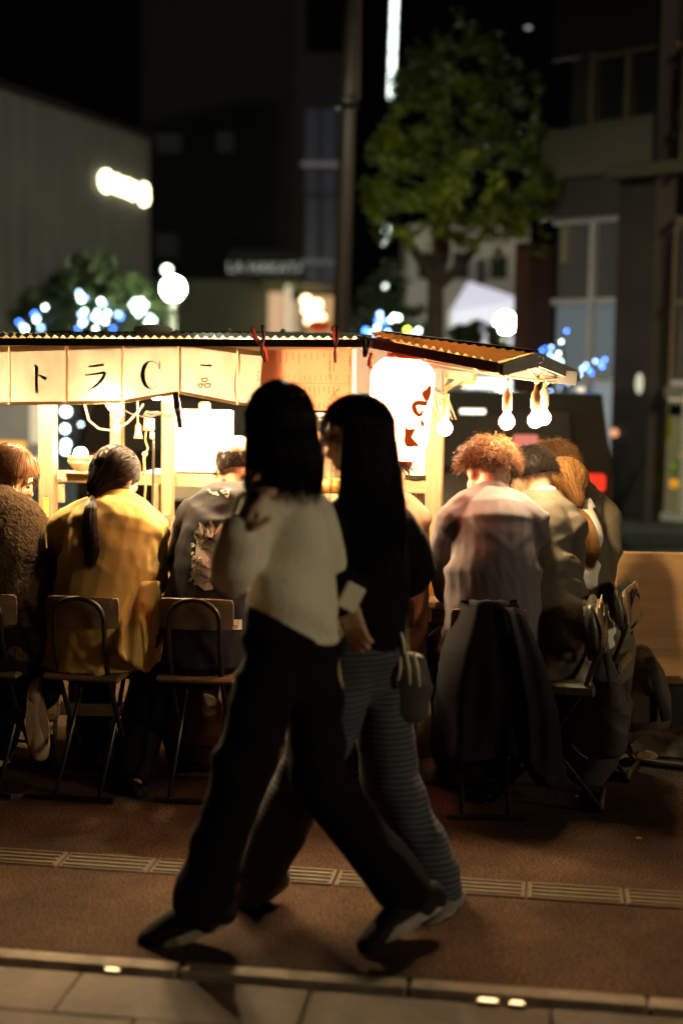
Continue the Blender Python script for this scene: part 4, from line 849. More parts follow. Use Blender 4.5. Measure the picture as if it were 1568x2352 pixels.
k = MB(); k.ell(A(275, 948, 5.68), (.018, .012, .018), n=10, m=8); o = build(k, 'pink_knob', M_PINKPL, origin=A(275, 948, 5.68), smooth=True); tag(o, 'pink plastic knob on the clamp behind the curtain', 'knob')
k = MB(); pts = [A(854, 812, 5.020), A(849, 830, 5.010), A(853, 846, 5.010)]
for q in range(3): k.tube([lerp(lerp(pts[0], pts[1], min(1, t * 2)), pts[2], max(0, t * 2 - 1)) + V3((.005 * math.cos(t * 22 + q * 2.1), .005 * math.sin(t * 22 + q * 2.1), 0)) for t in np.linspace(0, 1, 24)], .0045, 6)
k.ell(A(850, 838, 5.010), (.012, .010, .010), n=10, m=8); o = build(k, 'twisted_rope', mat('pink_rope', (.5, .28, .2), .8), origin=pts[2]); tag(o, 'short twisted pinkish rope hanging left of the lantern', 'rope')

# bulbs
M_BULBR = emat('globe_bulb_glow', (1.0, .70, .37), BULB * .32); M_BULBM = emat('bulb_glow_mid', (1.0, .70, .37), BULB * .6)
def bulb(label, c, cord, r=.030, m=None, socket=True, group='bare bulbs lighting the stall', rx=None):
    c = V3(c); t = thing('light_bulb', label, 'light bulb', c, group)
    k = MB(); k.ell(c, r, n=14, m=10) if not socket else k.lathe(c, [(.001, -r), (r * .6, -r * .8), (r * .95, -r * .3), (r, .0), (r * .9, r * .45), (r * .62, r * .82), (r * .42, r * 1.08), (r * .40, r * 1.45)], 14); build(k, 'glass', m or M_BULB, t, smooth=True)
    if socket: k = MB(); k.lathe(c + V3((0, 0, r * 1.4)), [(.013, 0), (.017, .006), (.018, .045), (.015, .06), (.007, .072), (.005, .09)], 12); build(k, 'socket', M_SOCK, t, smooth=True)
    if cord: k = MB(); k.tube([c + V3((0, 0, r * 1.4 + .085))] + [V3(p) for p in cord], .004, 6); build(k, 'cord', M_CORD, t, smooth=True)
    return t
bulb('bulb just behind the curtain left of the first letter', A(58, 906, Yn(58) + .28), [A(58, 800, Yn(58) + .28)])
bulb('bulb peeping under the curtain between the second letter and the C', A(262, 926, Yn(262) + .10), [A(262, 870, Yn(262) + .2), A(264, 790, Yn(262) + .2)], .030, M_BULBM)
bulb('bulb hanging deep inside the stall behind the C of the curtain', A(360, 900, 6.75), [A(360, 800, 6.75)], .036, M_BULB3)
bulb('bulb above the white cabinet behind the curtain', A(482, 898, Yn(482) + .32), [A(482, 800, Yn(482) + .32)])
bulb('bulb hanging deep inside the stall behind the menu sheet', A(640, 905, 6.5), [A(640, 800, 6.5)], .036, M_BULB3)
bulb('bulb behind the curtain by the left edge of the menu sheet', A(590, 902, Yn(590) + .34), [A(590, 800, Yn(590) + .34)])
bulb('bulb over the cooking top hidden behind the two walking women', A(735, 930, 6.4), [S(-.5, 1.2, 1.62)])
bulb('bulb lying low behind the stacked bowls on the rail', A(186, 1043, 6.10), None, .030, M_BULB2, socket=False)
bulb('bulb beside the right post under the hangers', A(1021, 984, 5.34), [A(1031, 950, 5.5)], .028, M_BULBR)
bulb('leftmost of the hanging bulbs under the awning', A(1163, 969, 5.11), [A(1165, 880, 5.060), A(1166, 862, 5.060)], .028, M_BULBR)
bulb('middle hanging bulb under the awning', A(1228, 966, 5.10), [A(1231, 900, 5.200), A(1233, 872, 5.180)], .027, M_BULBR)
bulb('rearmost hanging bulb under the awning with the crooked cord', A(1247, 960, 5.22), [A(1247, 905, 5.340), A(1258, 874, 5.320)], .027, M_BULBR)
# the wire under the awning
wr = thing('bulb_wire', 'slack wire with cord knots that carries the bulbs under the awning', 'wire', A(1165, 856, 5.050))
for q in ([(905, 818, 5.000), (985, 832, 5.030), (1060, 845, 5.050), (1110, 853, 5.060), (1165, 858, 5.060)], [(1100, 846, 5.120), (1160, 864, 5.120), (1230, 874, 5.180), (1290, 868, 5.300), (1306, 858, 5.380)], [(1165, 858, 5.060), (1195, 832, 5.040), (1200, 826, 5.040)], [(1196, 828, 5.020), (1215, 850, 5.100), (1231, 868, 5.170)], [(1236, 866, 5.180), (1260, 843, 5.200), (1270, 848, 5.260), (1290, 860, 5.320)]):
    k = MB(); k.tube([A(*p) for p in q], .0045, 6); build(k, 'wire', M_CORD, wr, smooth=True)
for q in ((1165, 856, 5.050), (1232, 872, 5.170), (1256, 873, 5.300), (1270, 870, 5.320)):
    k = MB(); k.ell(A(*q), (.012, .010, .017), n=10, m=8); build(k, 'knot', M_CORD, wr, smooth=True)
# hanging cords, sockets and plugs inside
cd = thing('cable_cluster', 'tangle of hanging cables sockets and a plug in the left of the stall', 'cables', A(330, 940, 5.75))
for q, m, r in (([(196, 930, 5.75), (205, 965, 5.74), (228, 985, 5.73), (262, 990, 5.72), (295, 970, 5.72), (318, 945, 5.73), (330, 928, 5.74)], M_CREAM, .005), ([(268, 930, 5.72), (300, 950, 5.71), (330, 958, 5.71), (360, 950, 5.7), (398, 938, 5.72)], M_CORDD, .0035),
                ([(316, 920, 5.7), (317, 950, 5.7), (317, 985, 5.7)], M_CORD, .0045), ([(337, 985, 5.7), (334, 1010, 5.7), (340, 1030, 5.7), (333, 1045, 5.7), (330, 1092, 5.72)], mat('yellow_cord', (.5, .36, .1), .6), .004), ([(352, 1000, 5.7), (353, 1040, 5.72), (352, 1092, 5.76), (350, 1200, 5.8), (318, 1215, 5.75)], M_CORDD, .0055), ([(331, 1050, 5.72), (335, 1120, 5.76), (330, 1170, 5.78), (345, 1225, 5.76)], M_CORD, .005)):
    k = MB(); k.tube([A(*p) for p in q], r, 6); build(k, 'cable', m, cd, smooth=True)
for x, y, h in ((318, 992, .035), (338, 970, .045)):
    k = MB(); k.lathe(A(x, y, 5.70), [(.006, h), (.012, h * .7), (.013, 0), (.017, -h * .5), (.018, -h * .75), (.001, -h * .76)], 12); build(k, 'socket', M_SOCK, cd, smooth=True)
k = MB(); k.rbox(A(348, 975, 5.69), (.026, .02, .05), None, .005); k.rbox(A(350, 1000, 5.69), (.018, .018, .03), None, .004); build(k, 'plug', M_CREAM, cd)
k = MB(); k.rbox(A(352, 948, 5.69), (.05, .02, .012), None, .004); k.tube([A(330, 952, 5.69), A(345, 957, 5.69), A(372, 948, 5.69)], .007, 6); build(k, 'connector', M_CORDD, cd)
k = MB(); k.tube([A(333, 1043, 5.69) + V3((.009 * math.cos(t), 0, .009 * math.sin(t))) for t in np.linspace(0, 6.28, 13)], .0028, 6); build(k, 'ring', M_CREAM, cd)
k = MB(); k.rbox(A(392, 940, 5.84), (.040, .03, .05), SM, .004); part(k, 'yellow_tape', mat('yellow_tape', (.6, .42, .05), .6))

# things on the rail and shelves
rz = ra.z + .024
c0 = A(186, 1078, 5.98); bw = thing('bowl_stack', 'two stacked brown bowls standing on the rail left of the ponytail', 'bowls', (c0.x, c0.y, rz))
for i in range(2):
    k = MB(); k.lathe((c0.x, c0.y, rz + .004 + i * .017), [(.0, .0), (.026, .0), (.034, .012), (.050, .03), (.057, .045), (.054, .045), (.045, .03), (.02, .010), (.0, .008)], 24); build(k, 'bowl', M_BOWL, bw, smooth=True)
k = MB(); k.rbox((c0.x + .0, c0.y + .01, rz - .004), (.14, .10, .006), SM, .002); part(k, 'ledge', M_WOODX)
a_ = A(458, 1015, 6.12); wc = thing('white_cabinet', 'plain white enamel cabinet with a small slot standing behind the bulbs', 'cabinet', (a_.x, a_.y, A(458, 1088, 6.12).z))
w_ = 118 / FD * 6.12; h_ = 142 / FD * 6.12
k = MB(); k.rbox(a_ + V3((0, .10, 0)), (w_, .20, h_), SM, .006); build(k, 'body', M_WHITE, wc)
k = MB(); k.rbox(A(434, 1056, 6.02), (.035, .006, .005), SM, .001); build(k, 'slot', M_CORD, wc)
k = MB(); c = A(521, 1015, 6.10); k.rbox(c, (.016, .16, h_ * .98), SM, .003); build(k, 'side_panel', M_WGREY, wc)
k = MB(); c = A(470, 935, 6.10); k.rbox(c, (.045, .04, .045), SM, .008); build(k, 'cap', M_CREAM, wc); k = MB(); k.rbox(A(462, 945, 6.10), (.08, .08, .012), SM, .003); build(k, 'lid', M_WHITE, wc)
k = MB(); k.rbox((a_.x, a_.y + .1, wc.location.z - .014), (.5, .24, .024), SM, .004); part(k, 'shelf', M_WOODX)
# bottle, dark box behind the lantern
z2 = rc.z + .026; c = A(956, 1100, 5.78); bt_ = thing('sake_bottle', 'big dark bottle with a white lettered label standing on the right rail behind the lantern', 'bottle', (c.x, c.y, z2))
k = MB(); k.lathe((c.x, c.y, z2), [(.0, 0), (.044, 0), (.046, .006), (.046, .15), (.040, .175), (.020, .21), (.014, .24), (.014, .29), (.017, .295), (.017, .31), (.0, .312)], 20); build(k, 'glass', M_GREENGL, bt_, smooth=True)
k = MB(); k.lathe((c.x, c.y, z2), [(.0475, .022), (.0475, .128)], 24); lb = build(k, 'label', M_LABEL, bt_, smooth=True)
nn_ = norm(V3((-c.x, -c.y, 0))); 
for i, g in enumerate('上氏鑑'):
    place_text(g, V3((c.x, c.y, z2 + .112 - i * .034)) + nn_ * .0492, .030, V3((-nn_.y, nn_.x, 0)) * -1 if False else V3((nn_.y * -1, nn_.x, 0)), (0, 0, 1), M_INK, 'lettering', bt_)
c = A(917, 1100, 5.80); k = MB(); k.rbox((c.x, c.y, z2 + .035), (.05, .05, .07), SM, .003); o = build(k, 'dark_carton', mat('dark_carton', (.10, .05, .02), .6), origin=(c.x, c.y, z2)); tag(o, 'small dark carton on the right rail between the lantern and the bottle', 'carton')
k = MB(); k.rbox(V3((c.x - .006, c.y - .0275, z2 + .045)), (.014, .004, .016), SM, .001); k.rbox(V3((c.x - .004, c.y - .0275, z2 + .018)), (.018, .004, .004), SM, .001); tag(build(k, 'lettering', M_LABEL, o), kind='stuff')
# paper lantern
lc = A(919, 940, 5.060); lh = 218 / FD * 5.36; lr = 71 / FD * 5.36
ln_ = thing('paper_lantern', 'large glowing paper lantern with dark brushed characters under the eave', 'lantern', lc)
tilt = Matrix.Rotation(math.radians(3.5), 3, 'Y')
def lrad(t):   # t 0 bottom .. 1 top
    s = abs(2 * t - 1); r = lr * (1 - .42 * max(0, (s - .62) / .38) ** 2.2); r *= 1 - .10 * (1 - t); return r
prof = []
for i in range(97):
    t = i / 96; prof.append((lrad(t) * (1 + .010 * math.cos(t * 2 * math.pi * 32)), (t - .5) * lh))
k = MB(); k.lathe(lc, prof, 40, tilt); build(k, 'paper', M_LANT, ln_, smooth=True)
k = MB(); k.lathe(lc + tilt @ V3((0, 0, lh * .5)), [(lrad(1) * .0, .02), (lrad(1) * .96, .018), (lrad(1) * .98, -.004)], 24, tilt); build(k, 'top_ring', mat('red_lacquer', (.20, .012, .006), .3), ln_, smooth=True)
k = MB(); k.lathe(lc - tilt @ V3((0, 0, lh * .5)), [(0, -.02), (lrad(0) * .96, -.018), (lrad(0) * .98, .004)], 24, tilt); build(k, 'bottom_ring', mat('red_lacquer', (.20, .012, .006), .3), ln_, smooth=True)
k = MB(); top = lc + tilt @ V3((0, 0, lh * .5 + .018)); k.tube([top + V3((-.03, 0, 0)), top + V3((-.01, 0, .06)), top + V3((.02, 0, .075)), top + V3((.045, 0, 0))], .002, 6); build(k, 'handle', M_CORD, ln_)
k = MB(); k.tube([top + V3((.0, -.01, .004)), top + V3((.09, -.03, .0)), top + V3((.19, -.06, -.016)), A(1100, 850, 5.000)], .006, 8); o = build(k, 'hanging_rod', M_FASCIA, ln_)
def lsurf(x, y, off=.0035):
    """point on the lantern paper for a mark drawn in the lantern close-up (6.917 px per photo px)"""
    dx, dy = (960 + x / 6.917) / 1.0887, (880 + y / 6.917) / 1.0887; hx = (dx - 919) / 71.0; z = (lc.z - A(dx, dy, 5.060).z); t = min(.98, max(.02, .5 - z / lh)); r = lrad(t) + off
    hx = max(-.97, min(.97, hx * lr / r)); ang = math.asin(hx); p = V3((r * math.sin(ang), -r * math.cos(ang), (t - .5) * lh)); return lc + tilt @ p - tilt @ V3((0, 0, 0))
def lpoly(k, pts):
    c = [sum(p[0] for p in pts) / len(pts), sum(p[1] for p in pts) / len(pts)]; vs = [lsurf(*c)]
    for f in (.5, 1.0): vs += [lsurf(c[0] + (p[0] - c[0]) * f, c[1] + (p[1] - c[1]) * f) for p in pts]
    n = len(pts); k.add(vs, [(0, 1 + i, 1 + (i + 1) % n) for i in range(n)] + [(1 + i, 1 + n + i, 1 + n + (i + 1) % n, 1 + (i + 1) % n) for i in range(n)])
def lstroke(k, pts, ws):
    rows = []
    for i in range(len(pts) - 1):
        for j in range(5):
            t = j / 5; p = (lerp(pts[i][0], pts[i + 1][0], t), lerp(pts[i][1], pts[i + 1][1], t)); w = lerp(ws[i], ws[i + 1], t); d = V3((pts[i + 1][0] - pts[i][0], pts[i + 1][1] - pts[i][1], 0)).normalized(); rows.append([lsurf(p[0] - d.y * w / 2 * s, p[1] + d.x * w / 2 * s) for s in (-1, 0, 1)])
    k.sheet(rows)
k = MB()
lpoly(k, [(580, 690), (600, 640), (650, 610), (680, 560), (705, 535), (735, 570), (742, 640), (735, 720), (715, 790), (680, 830), (640, 800), (600, 745)])
lstroke(k, [(690, 860), (600, 850), (500, 850), (465, 910), (500, 1000), (560, 1060), (600, 1050), (620, 960)], [85, 85, 80, 80, 80, 62, 60, 25])
lstroke(k, [(600, 1140), (640, 1200), (640, 1260)], [30, 60, 40]); lstroke(k, [(605, 1290), (590, 1340), (605, 1400)], [24, 22, 20])
lpoly(k, [(360, 1230), (375, 1300), (440, 1300), (505, 1290), (520, 1240), (525, 1310), (480, 1390), (455, 1500), (540, 1520), (600, 1560), (590, 1610), (540, 1590), (470, 1612), (400, 1600), (360, 1520)])
lstroke(k, [(405, 1040), (440, 1030)], [30, 26]); lstroke(k, [(410, 1110), (425, 1140)], [24, 20])
build(k, 'lettering', M_LINK, ln_)
# small things on the counter
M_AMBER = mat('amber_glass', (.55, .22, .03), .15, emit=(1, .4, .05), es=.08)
def cup(name, label, p, r, h, m, cat='cup'):
    k = MB(); k.lathe(p, [(0, 0), (r * .8, 0), (r, h), (r * .93, h), (r * .75, .006), (0, .006)], 18); o = build(k, name, m, origin=p, smooth=True); tag(o, label, cat); return o
cz = .657
p = A(984, 1400, 5.62); cup('beer_glass', 'amber drinking glass on the counter left of the lavender shirt', V3((p.x, p.y, cz)), .036, .12, M_AMBER, 'glass')
p = A(978, 1432, 5.5); k = MB(); k.rbox((p.x, p.y, cz - .05), (.035, .04, .07), SM, .004); o = build(k, 'yellow_tin', mat('yellow_tin', (.6, .40, .06), .4), origin=(p.x, p.y, cz - .085)); tag(o, 'yellow tin below the counter edge left of the lavender shirt', 'tin')
k = MB(); k.tube([V3((p.x - .002, p.y - .021, cz - .05)), V3((p.x - .002, p.y - .0225, cz - .05))], .011, 12); build(k, 'emblem', M_MENUINK, o)
p = A(757, 1112, 6.0); k = MB(); k.lathe((p.x, p.y, p.z - .03), [(0, 0), (.05, 0), (.06, .05), (.056, .05), (.045, .008), (0, .008)], 20); o = build(k, 'brass_pot', mat('brass_pot', (.7, .42, .12), .35, .7), origin=(p.x, p.y, p.z - .03), smooth=True); tag(o, 'golden pot on the cooking top seen between the two walking women', 'pot')
k = MB(); k.box((p.x, p.y + .05, p.z - .06), (.3, .3, .05), SM); part(k, 'pot_shelf', M_CREAM)
k = MB(); c = A(400, 1205, 5.72); k.rbox(c, (.028, .008, .016), None, .002); bc = build(k, 'binder_clip', M_GALV, origin=c); tag(bc, 'small binder clip on the brown post beside the hooded jumper', 'clip')
k = MB(); k.tube([c + V3((0, -.004, .008)), c + V3((-.006, -.004, .03)), c + V3((0, -.004, .038)), c + V3((.006, -.004, .03)), c + V3((.001, -.004, .008))], .0016, 5); build(k, 'wire_loop', M_GALV, bc)
k = MB(); k.sheet([[A(x, y, 5.74) for x in (393, 405)] for y in (1212, 1240, 1262)], .002, (0, 1, 0)); build(k, 'paper', M_BOARD, bc)
for i, (u_, v_, r, h, m, lab) in enumerate(((-1.45, .18, .034, .10, M_AMBER, 'glass of beer on the counter in front of the fleece jacket'), (-.95, .20, .05, .045, M_BOWL, 'small brown bowl on the counter behind the mustard jacket'), (-.62, .18, .034, .10, M_AMBER, 'glass on the counter in front of the hooded jumper'), (-.12, .55, .034, .10, M_AMBER, 'glass on the end counter in front of the suit jackets'))):
    cup('beer_glass' if h > .06 else 'bowl', lab, S(u_, v_, cz), r, h, m, 'glass' if h > .06 else 'bowl')
# ------------------------------------------------------------------ street bits behind the right row
p = A(1337, 1180, 12.5); p.z = 0; t = thing('pole_sign', 'pale lit post with a dark square board behind the rightmost diner', 'sign', p)
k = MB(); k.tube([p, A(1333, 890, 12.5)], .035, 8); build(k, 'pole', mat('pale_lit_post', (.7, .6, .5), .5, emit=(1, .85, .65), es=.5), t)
k = MB(); k.rbox(A(1347, 1030, 12.4), (.15, .06, .26), None, .015); build(k, 'board', mat('brown_board', (.10, .06, .03), .7), t)
k = MB(); k.ell(A(1341, 1093, 12.2), (.055, .04, .055), n=10, m=8); tag(build(k, 'low_lamp', emat('low_lamp', (.9, 1.0, .85), 6), origin=A(1341, 1093, 12.2)), 'small bright white lamp low behind the rightmost collar', 'lamp')
p = A(1388, 1140, 12.6); p.z = 0; t = thing('bollard', 'short pale bollard with a reddish cap right of the suited diners', 'bollard', p)
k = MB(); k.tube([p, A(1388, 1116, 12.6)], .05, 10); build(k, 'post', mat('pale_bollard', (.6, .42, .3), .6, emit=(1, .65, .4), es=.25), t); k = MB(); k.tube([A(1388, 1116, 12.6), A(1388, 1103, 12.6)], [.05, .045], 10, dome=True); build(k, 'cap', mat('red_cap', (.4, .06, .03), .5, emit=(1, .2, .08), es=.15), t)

# ------------------------------------------------------------------ folding chairs
def make_chair(label, padded, group):
    t = local_thing('folding_chair', label, 'chair', group)
    def arch(w, z1, dy=0, r=.0095):
        pts = [(-w, .21, .02), (-w, .02, .24), (-w, -.10, .44), (-w, -.145, .58)]
        for a in np.linspace(180, 0, 9): pts.append((w * math.cos(math.radians(a)), -.15 - .012 * math.sin(math.radians(a)), z1 - w * .8 + w * .8 * math.sin(math.radians(a))))
        pts += [(w, -.145, .58), (w, -.10, .44), (w, .02, .24), (w, .21, .02)]
        return pts
    k = MB(); k.tube(arch(.092 if not padded else .13, .735 if not padded else .72), .0095, 8); build(k, 'back_frame', M_STEEL, t, smooth=True)
    if padded: k = MB(); k.tube([(x * .86, y + .012, z - .02) for x, y, z in arch(.11, .70)][3:-3], .009, 8); build(k, 'inner_frame', M_STEEL, t, smooth=True)
    w = .095 if not padded else .13
    k = MB(); k.tube([(-w, .21, .014), (-w * .7, .235, .012), (w * .7, .235, .012), (w, .21, .014)], .0095, 8); build(k, 'front_foot_bar', M_STEEL, t, smooth=True)
    for s in (-1, 1):
        k = MB(); k.tube([(s * w * .82, .145, .43), (s * w * .84, .06, .30), (s * w * .86, -.175, .015)], .0085, 8); build(k, 'leg', M_STEEL, t, smooth=True)
    k = MB(); k.tube([(-.135, -.175, .012), (.135, -.175, .012)], .0105, 8); build(k, 'rear_foot_bar', M_STEEL, t)
    for y, z in ((-.12, .085), (.12, .13)): k = MB(); k.tube([(-w * .84, y, z), (w * .84, y, z)], .006, 6); build(k, 'cross_bar', M_STEEL, t)
    k = MB(); k.rbox((0, .01, .44), (.29, .30, .022 if not padded else .045), None, .009); build(k, 'seat', M_CHBOARD if not padded else M_GVINYL, t)
    R = []
    for j in range(7):
        row = []
        for i in range(11):
            s = i / 5 - 1; z = lerp(.622, .735, j / 6); cr = (1 if 0 < j < 6 else .96); row.append((s * .134 * cr, -.130 + .022 * (1 - s * s) * -1 + .018 + .004 * math.cos(j / 6 * 3.14), z + .006 * s * s * (-1 if j == 6 else 0)))
        R.append(row)
    if not padded:
        k = MB(); k.sheet(R, .011, (0, 1, .08)); build(k, 'backrest', M_CHBOARD, t, smooth=False)
    else:
        k = MB(); k.tube([(x, -.125, .665) for x in (-.150, -.145, -.10, 0, .10, .145, .150)], [(.070, .018), (.080, .024), (.086, .029), (.087, .031), (.086, .029), (.080, .024), (.070, .018)], 20, side=(0, .18, 1), dome=True); build(k, 'backrest', M_GVINYL, t, smooth=True)
        k = MB(); k.tube([(x, -.146, .664) for x in (-.140, -.135, -.09, 0, .09, .135, .140)], [(.056, .012), (.066, .017), (.073, .020), (.074, .021), (.073, .020), (.066, .017), (.056, .012)], 20, side=(0, .18, 1), dome=True); build(k, 'back_pad', M_VINYL, t, smooth=True)
        k = MB(); zz = Matrix.Rotation(-.18, 3, 'X'); q = [V3((0, -.157, .665)) + zz @ V3((.152 * math.copysign(min(1, abs(1.4 * math.cos(a))), math.cos(a)), 0, .077 * math.copysign(min(1, abs(1.4 * math.sin(a))), math.sin(a)))) for a in np.linspace(0, 2 * math.pi, 25)]; k.tube(q, .003, 5, cap=False); build(k, 'piping', M_CREAM, t)
    return t
def place(t, x, y, rz): t.location = (x, y, 0); t.rotation_euler = (0, 0, math.radians(rz)); return t
ch = make_chair('folding chair with bare board back under the mustard jacket, hem draped past it', False, 'board backed folding chairs')
place(ch, -.90, 5.12, -9)
c2 = copy_tree(ch); c2['label'] = 'folding chair with board back under the fleece jacket at the left edge'; place(c2, -1.275, 5.16, -8)
c3_ = copy_tree(ch); c3_['label'] = 'folding chair with board back under the hooded jumper'; place(c3_, -.50, 5.115, -6)
c5 = copy_tree(ch); c5['label'] = 'folding chair hidden under the long black coat behind the lavender shirt'; place(c5, .525, 4.985, -3)
c8 = copy_tree(ch); c8['label'] = 'folding chair of the beige coated diner behind the walking women'; place(c8, .14, 5.20, -3)
pc = make_chair('padded folding chair under the nearer grey suit with a black rucksack hung on it', True, 'padded folding chairs'); place(pc, .79, 5.06, 78)
pc2 = copy_tree(pc); pc2['label'] = 'padded folding chair under the farther grey suit at the far right'; place(pc2, .98, 5.46, 70)

# ------------------------------------------------------------------ soft-body helpers: voxel remesh, folds, hair
def remesh(mb, voxel, smooth=3):
    me = bpy.data.meshes.new('tmp'); me.from_pydata(mb.v, [], mb.f); o = bpy.data.objects.new('tmp', me); col.objects.link(o)
    m = o.modifiers.new('r', 'REMESH'); m.mode = 'VOXEL'; m.voxel_size = voxel
    if smooth: s = o.modifiers.new('s', 'SMOOTH'); s.factor = .5; s.iterations = smooth
    bpy.context.view_layer.update(); ev = o.evaluated_get(bpy.context.evaluated_depsgraph_get()); m2 = ev.to_mesh()
    n = len(m2.vertices); V = np.empty(n * 3); m2.vertices.foreach_get('co', V); N = np.empty(n * 3); m2.vertices.foreach_get('normal', N)
    ls = np.empty(len(m2.polygons), int); m2.polygons.foreach_get('loop_total', ls); li = np.empty(len(m2.loops), int); m2.loops.foreach_get('vertex_index', li)
    if (ls == 4).all(): F = li.reshape(-1, 4)
    else:
        st = np.concatenate([[0], np.cumsum(ls)[:-1]]); F = np.array([[li[a], li[a + 1], li[a + 2], li[a + 3] if l > 3 else li[a + 2]] for a, l in zip(st, ls)])
    ev.to_mesh_clear(); bpy.data.objects.remove(o); bpy.data.meshes.remove(me)
    return V.reshape(-1, 3), N.reshape(-1, 3), F
def folds(V, N, o, r, f, u, specs, seed=0):
    """specs: (angle deg in the side/up plane, frequency across, frequency along, amplitude, sharpness)"""
    Q = V - np.array(o); X, Y, Z = Q @ np.array(r), Q @ np.array(f), Q @ np.array(u); d = np.zeros(len(V))
    warp = pnoise(np.stack([X, Y, Z], 1) * 5.0, seed + 50)
    for i, (ang, fa, fl, amp, sh) in enumerate(specs):
        a = math.radians(ang); A_ = X * math.cos(a) + Z * math.sin(a) + .05 * warp; B_ = -X * math.sin(a) + Z * math.cos(a)
        n = pnoise(np.stack([A_ * fa, B_ * fl, Y * fa * .45], 1), seed + i * 7)
        rd = np.exp(-(n * 3.4) ** 2 * sh); mask = np.clip(.30 + 1.9 * pnoise(np.stack([X, Y, Z], 1) * 3.3, seed + 30 + i), 0, 1)
        d += amp * (rd - .35) * mask
    return V + N * d[:, None]
def cloth(mb, name, m, parent, fr, specs, seed=0, voxel=.008, smooth=4, extra=None, sub=2):
    V, N, F = remesh(mb, voxel, smooth)
    if specs: V = folds(V, N, *fr, specs, seed)
    if extra is not None: V = extra(V, N)
    return build_np(name, V, F, m, parent)
BASE_FOLDS = [(35, 14, 3.2, .018, 1.6), (-40, 14, 3.4, .016, 1.6), (85, 16, 5, .009, 1.4), (10, 26, 8, .005, 1.3)]
def strands(S_, rad, name, m, parent, cap=None, taper=True):
    n, K, _ = S_.shape; T = np.gradient(S_, axis=1); T /= np.linalg.norm(T, axis=2, keepdims=True) + 1e-9
    ref = rng.normal(size=(n, 1, 3)); a = np.cross(T, ref); a /= np.linalg.norm(a, axis=2, keepdims=True) + 1e-9; b = np.cross(T, a)
    w = rad * (1 - .75 * np.linspace(0, 1, K) ** 2)[None, :, None] if taper else np.full((1, K, 1), rad)
    w = w * (.7 + .6 * rng.random((n, 1, 1)))
    R = np.stack([S_ + w * (a * math.cos(t) + b * math.sin(t)) for t in (0, 2.094, 4.189)], 2)       # n,K,3,3
    V = R.reshape(-1, 3); idx = np.arange(n * K * 3).reshape(n, K, 3); q = []
    for k in range(3): q.append(np.stack([idx[:, :-1, k], idx[:, :-1, (k + 1) % 3], idx[:, 1:, (k + 1) % 3], idx[:, 1:, k]], -1).reshape(-1, 4))
    F = np.concatenate(q)
    if cap is not None:
        F = np.concatenate([F, cap[1] + len(V)]); V = np.concatenate([V, cap[0]])
    return build_np(name, V, F, m, parent)
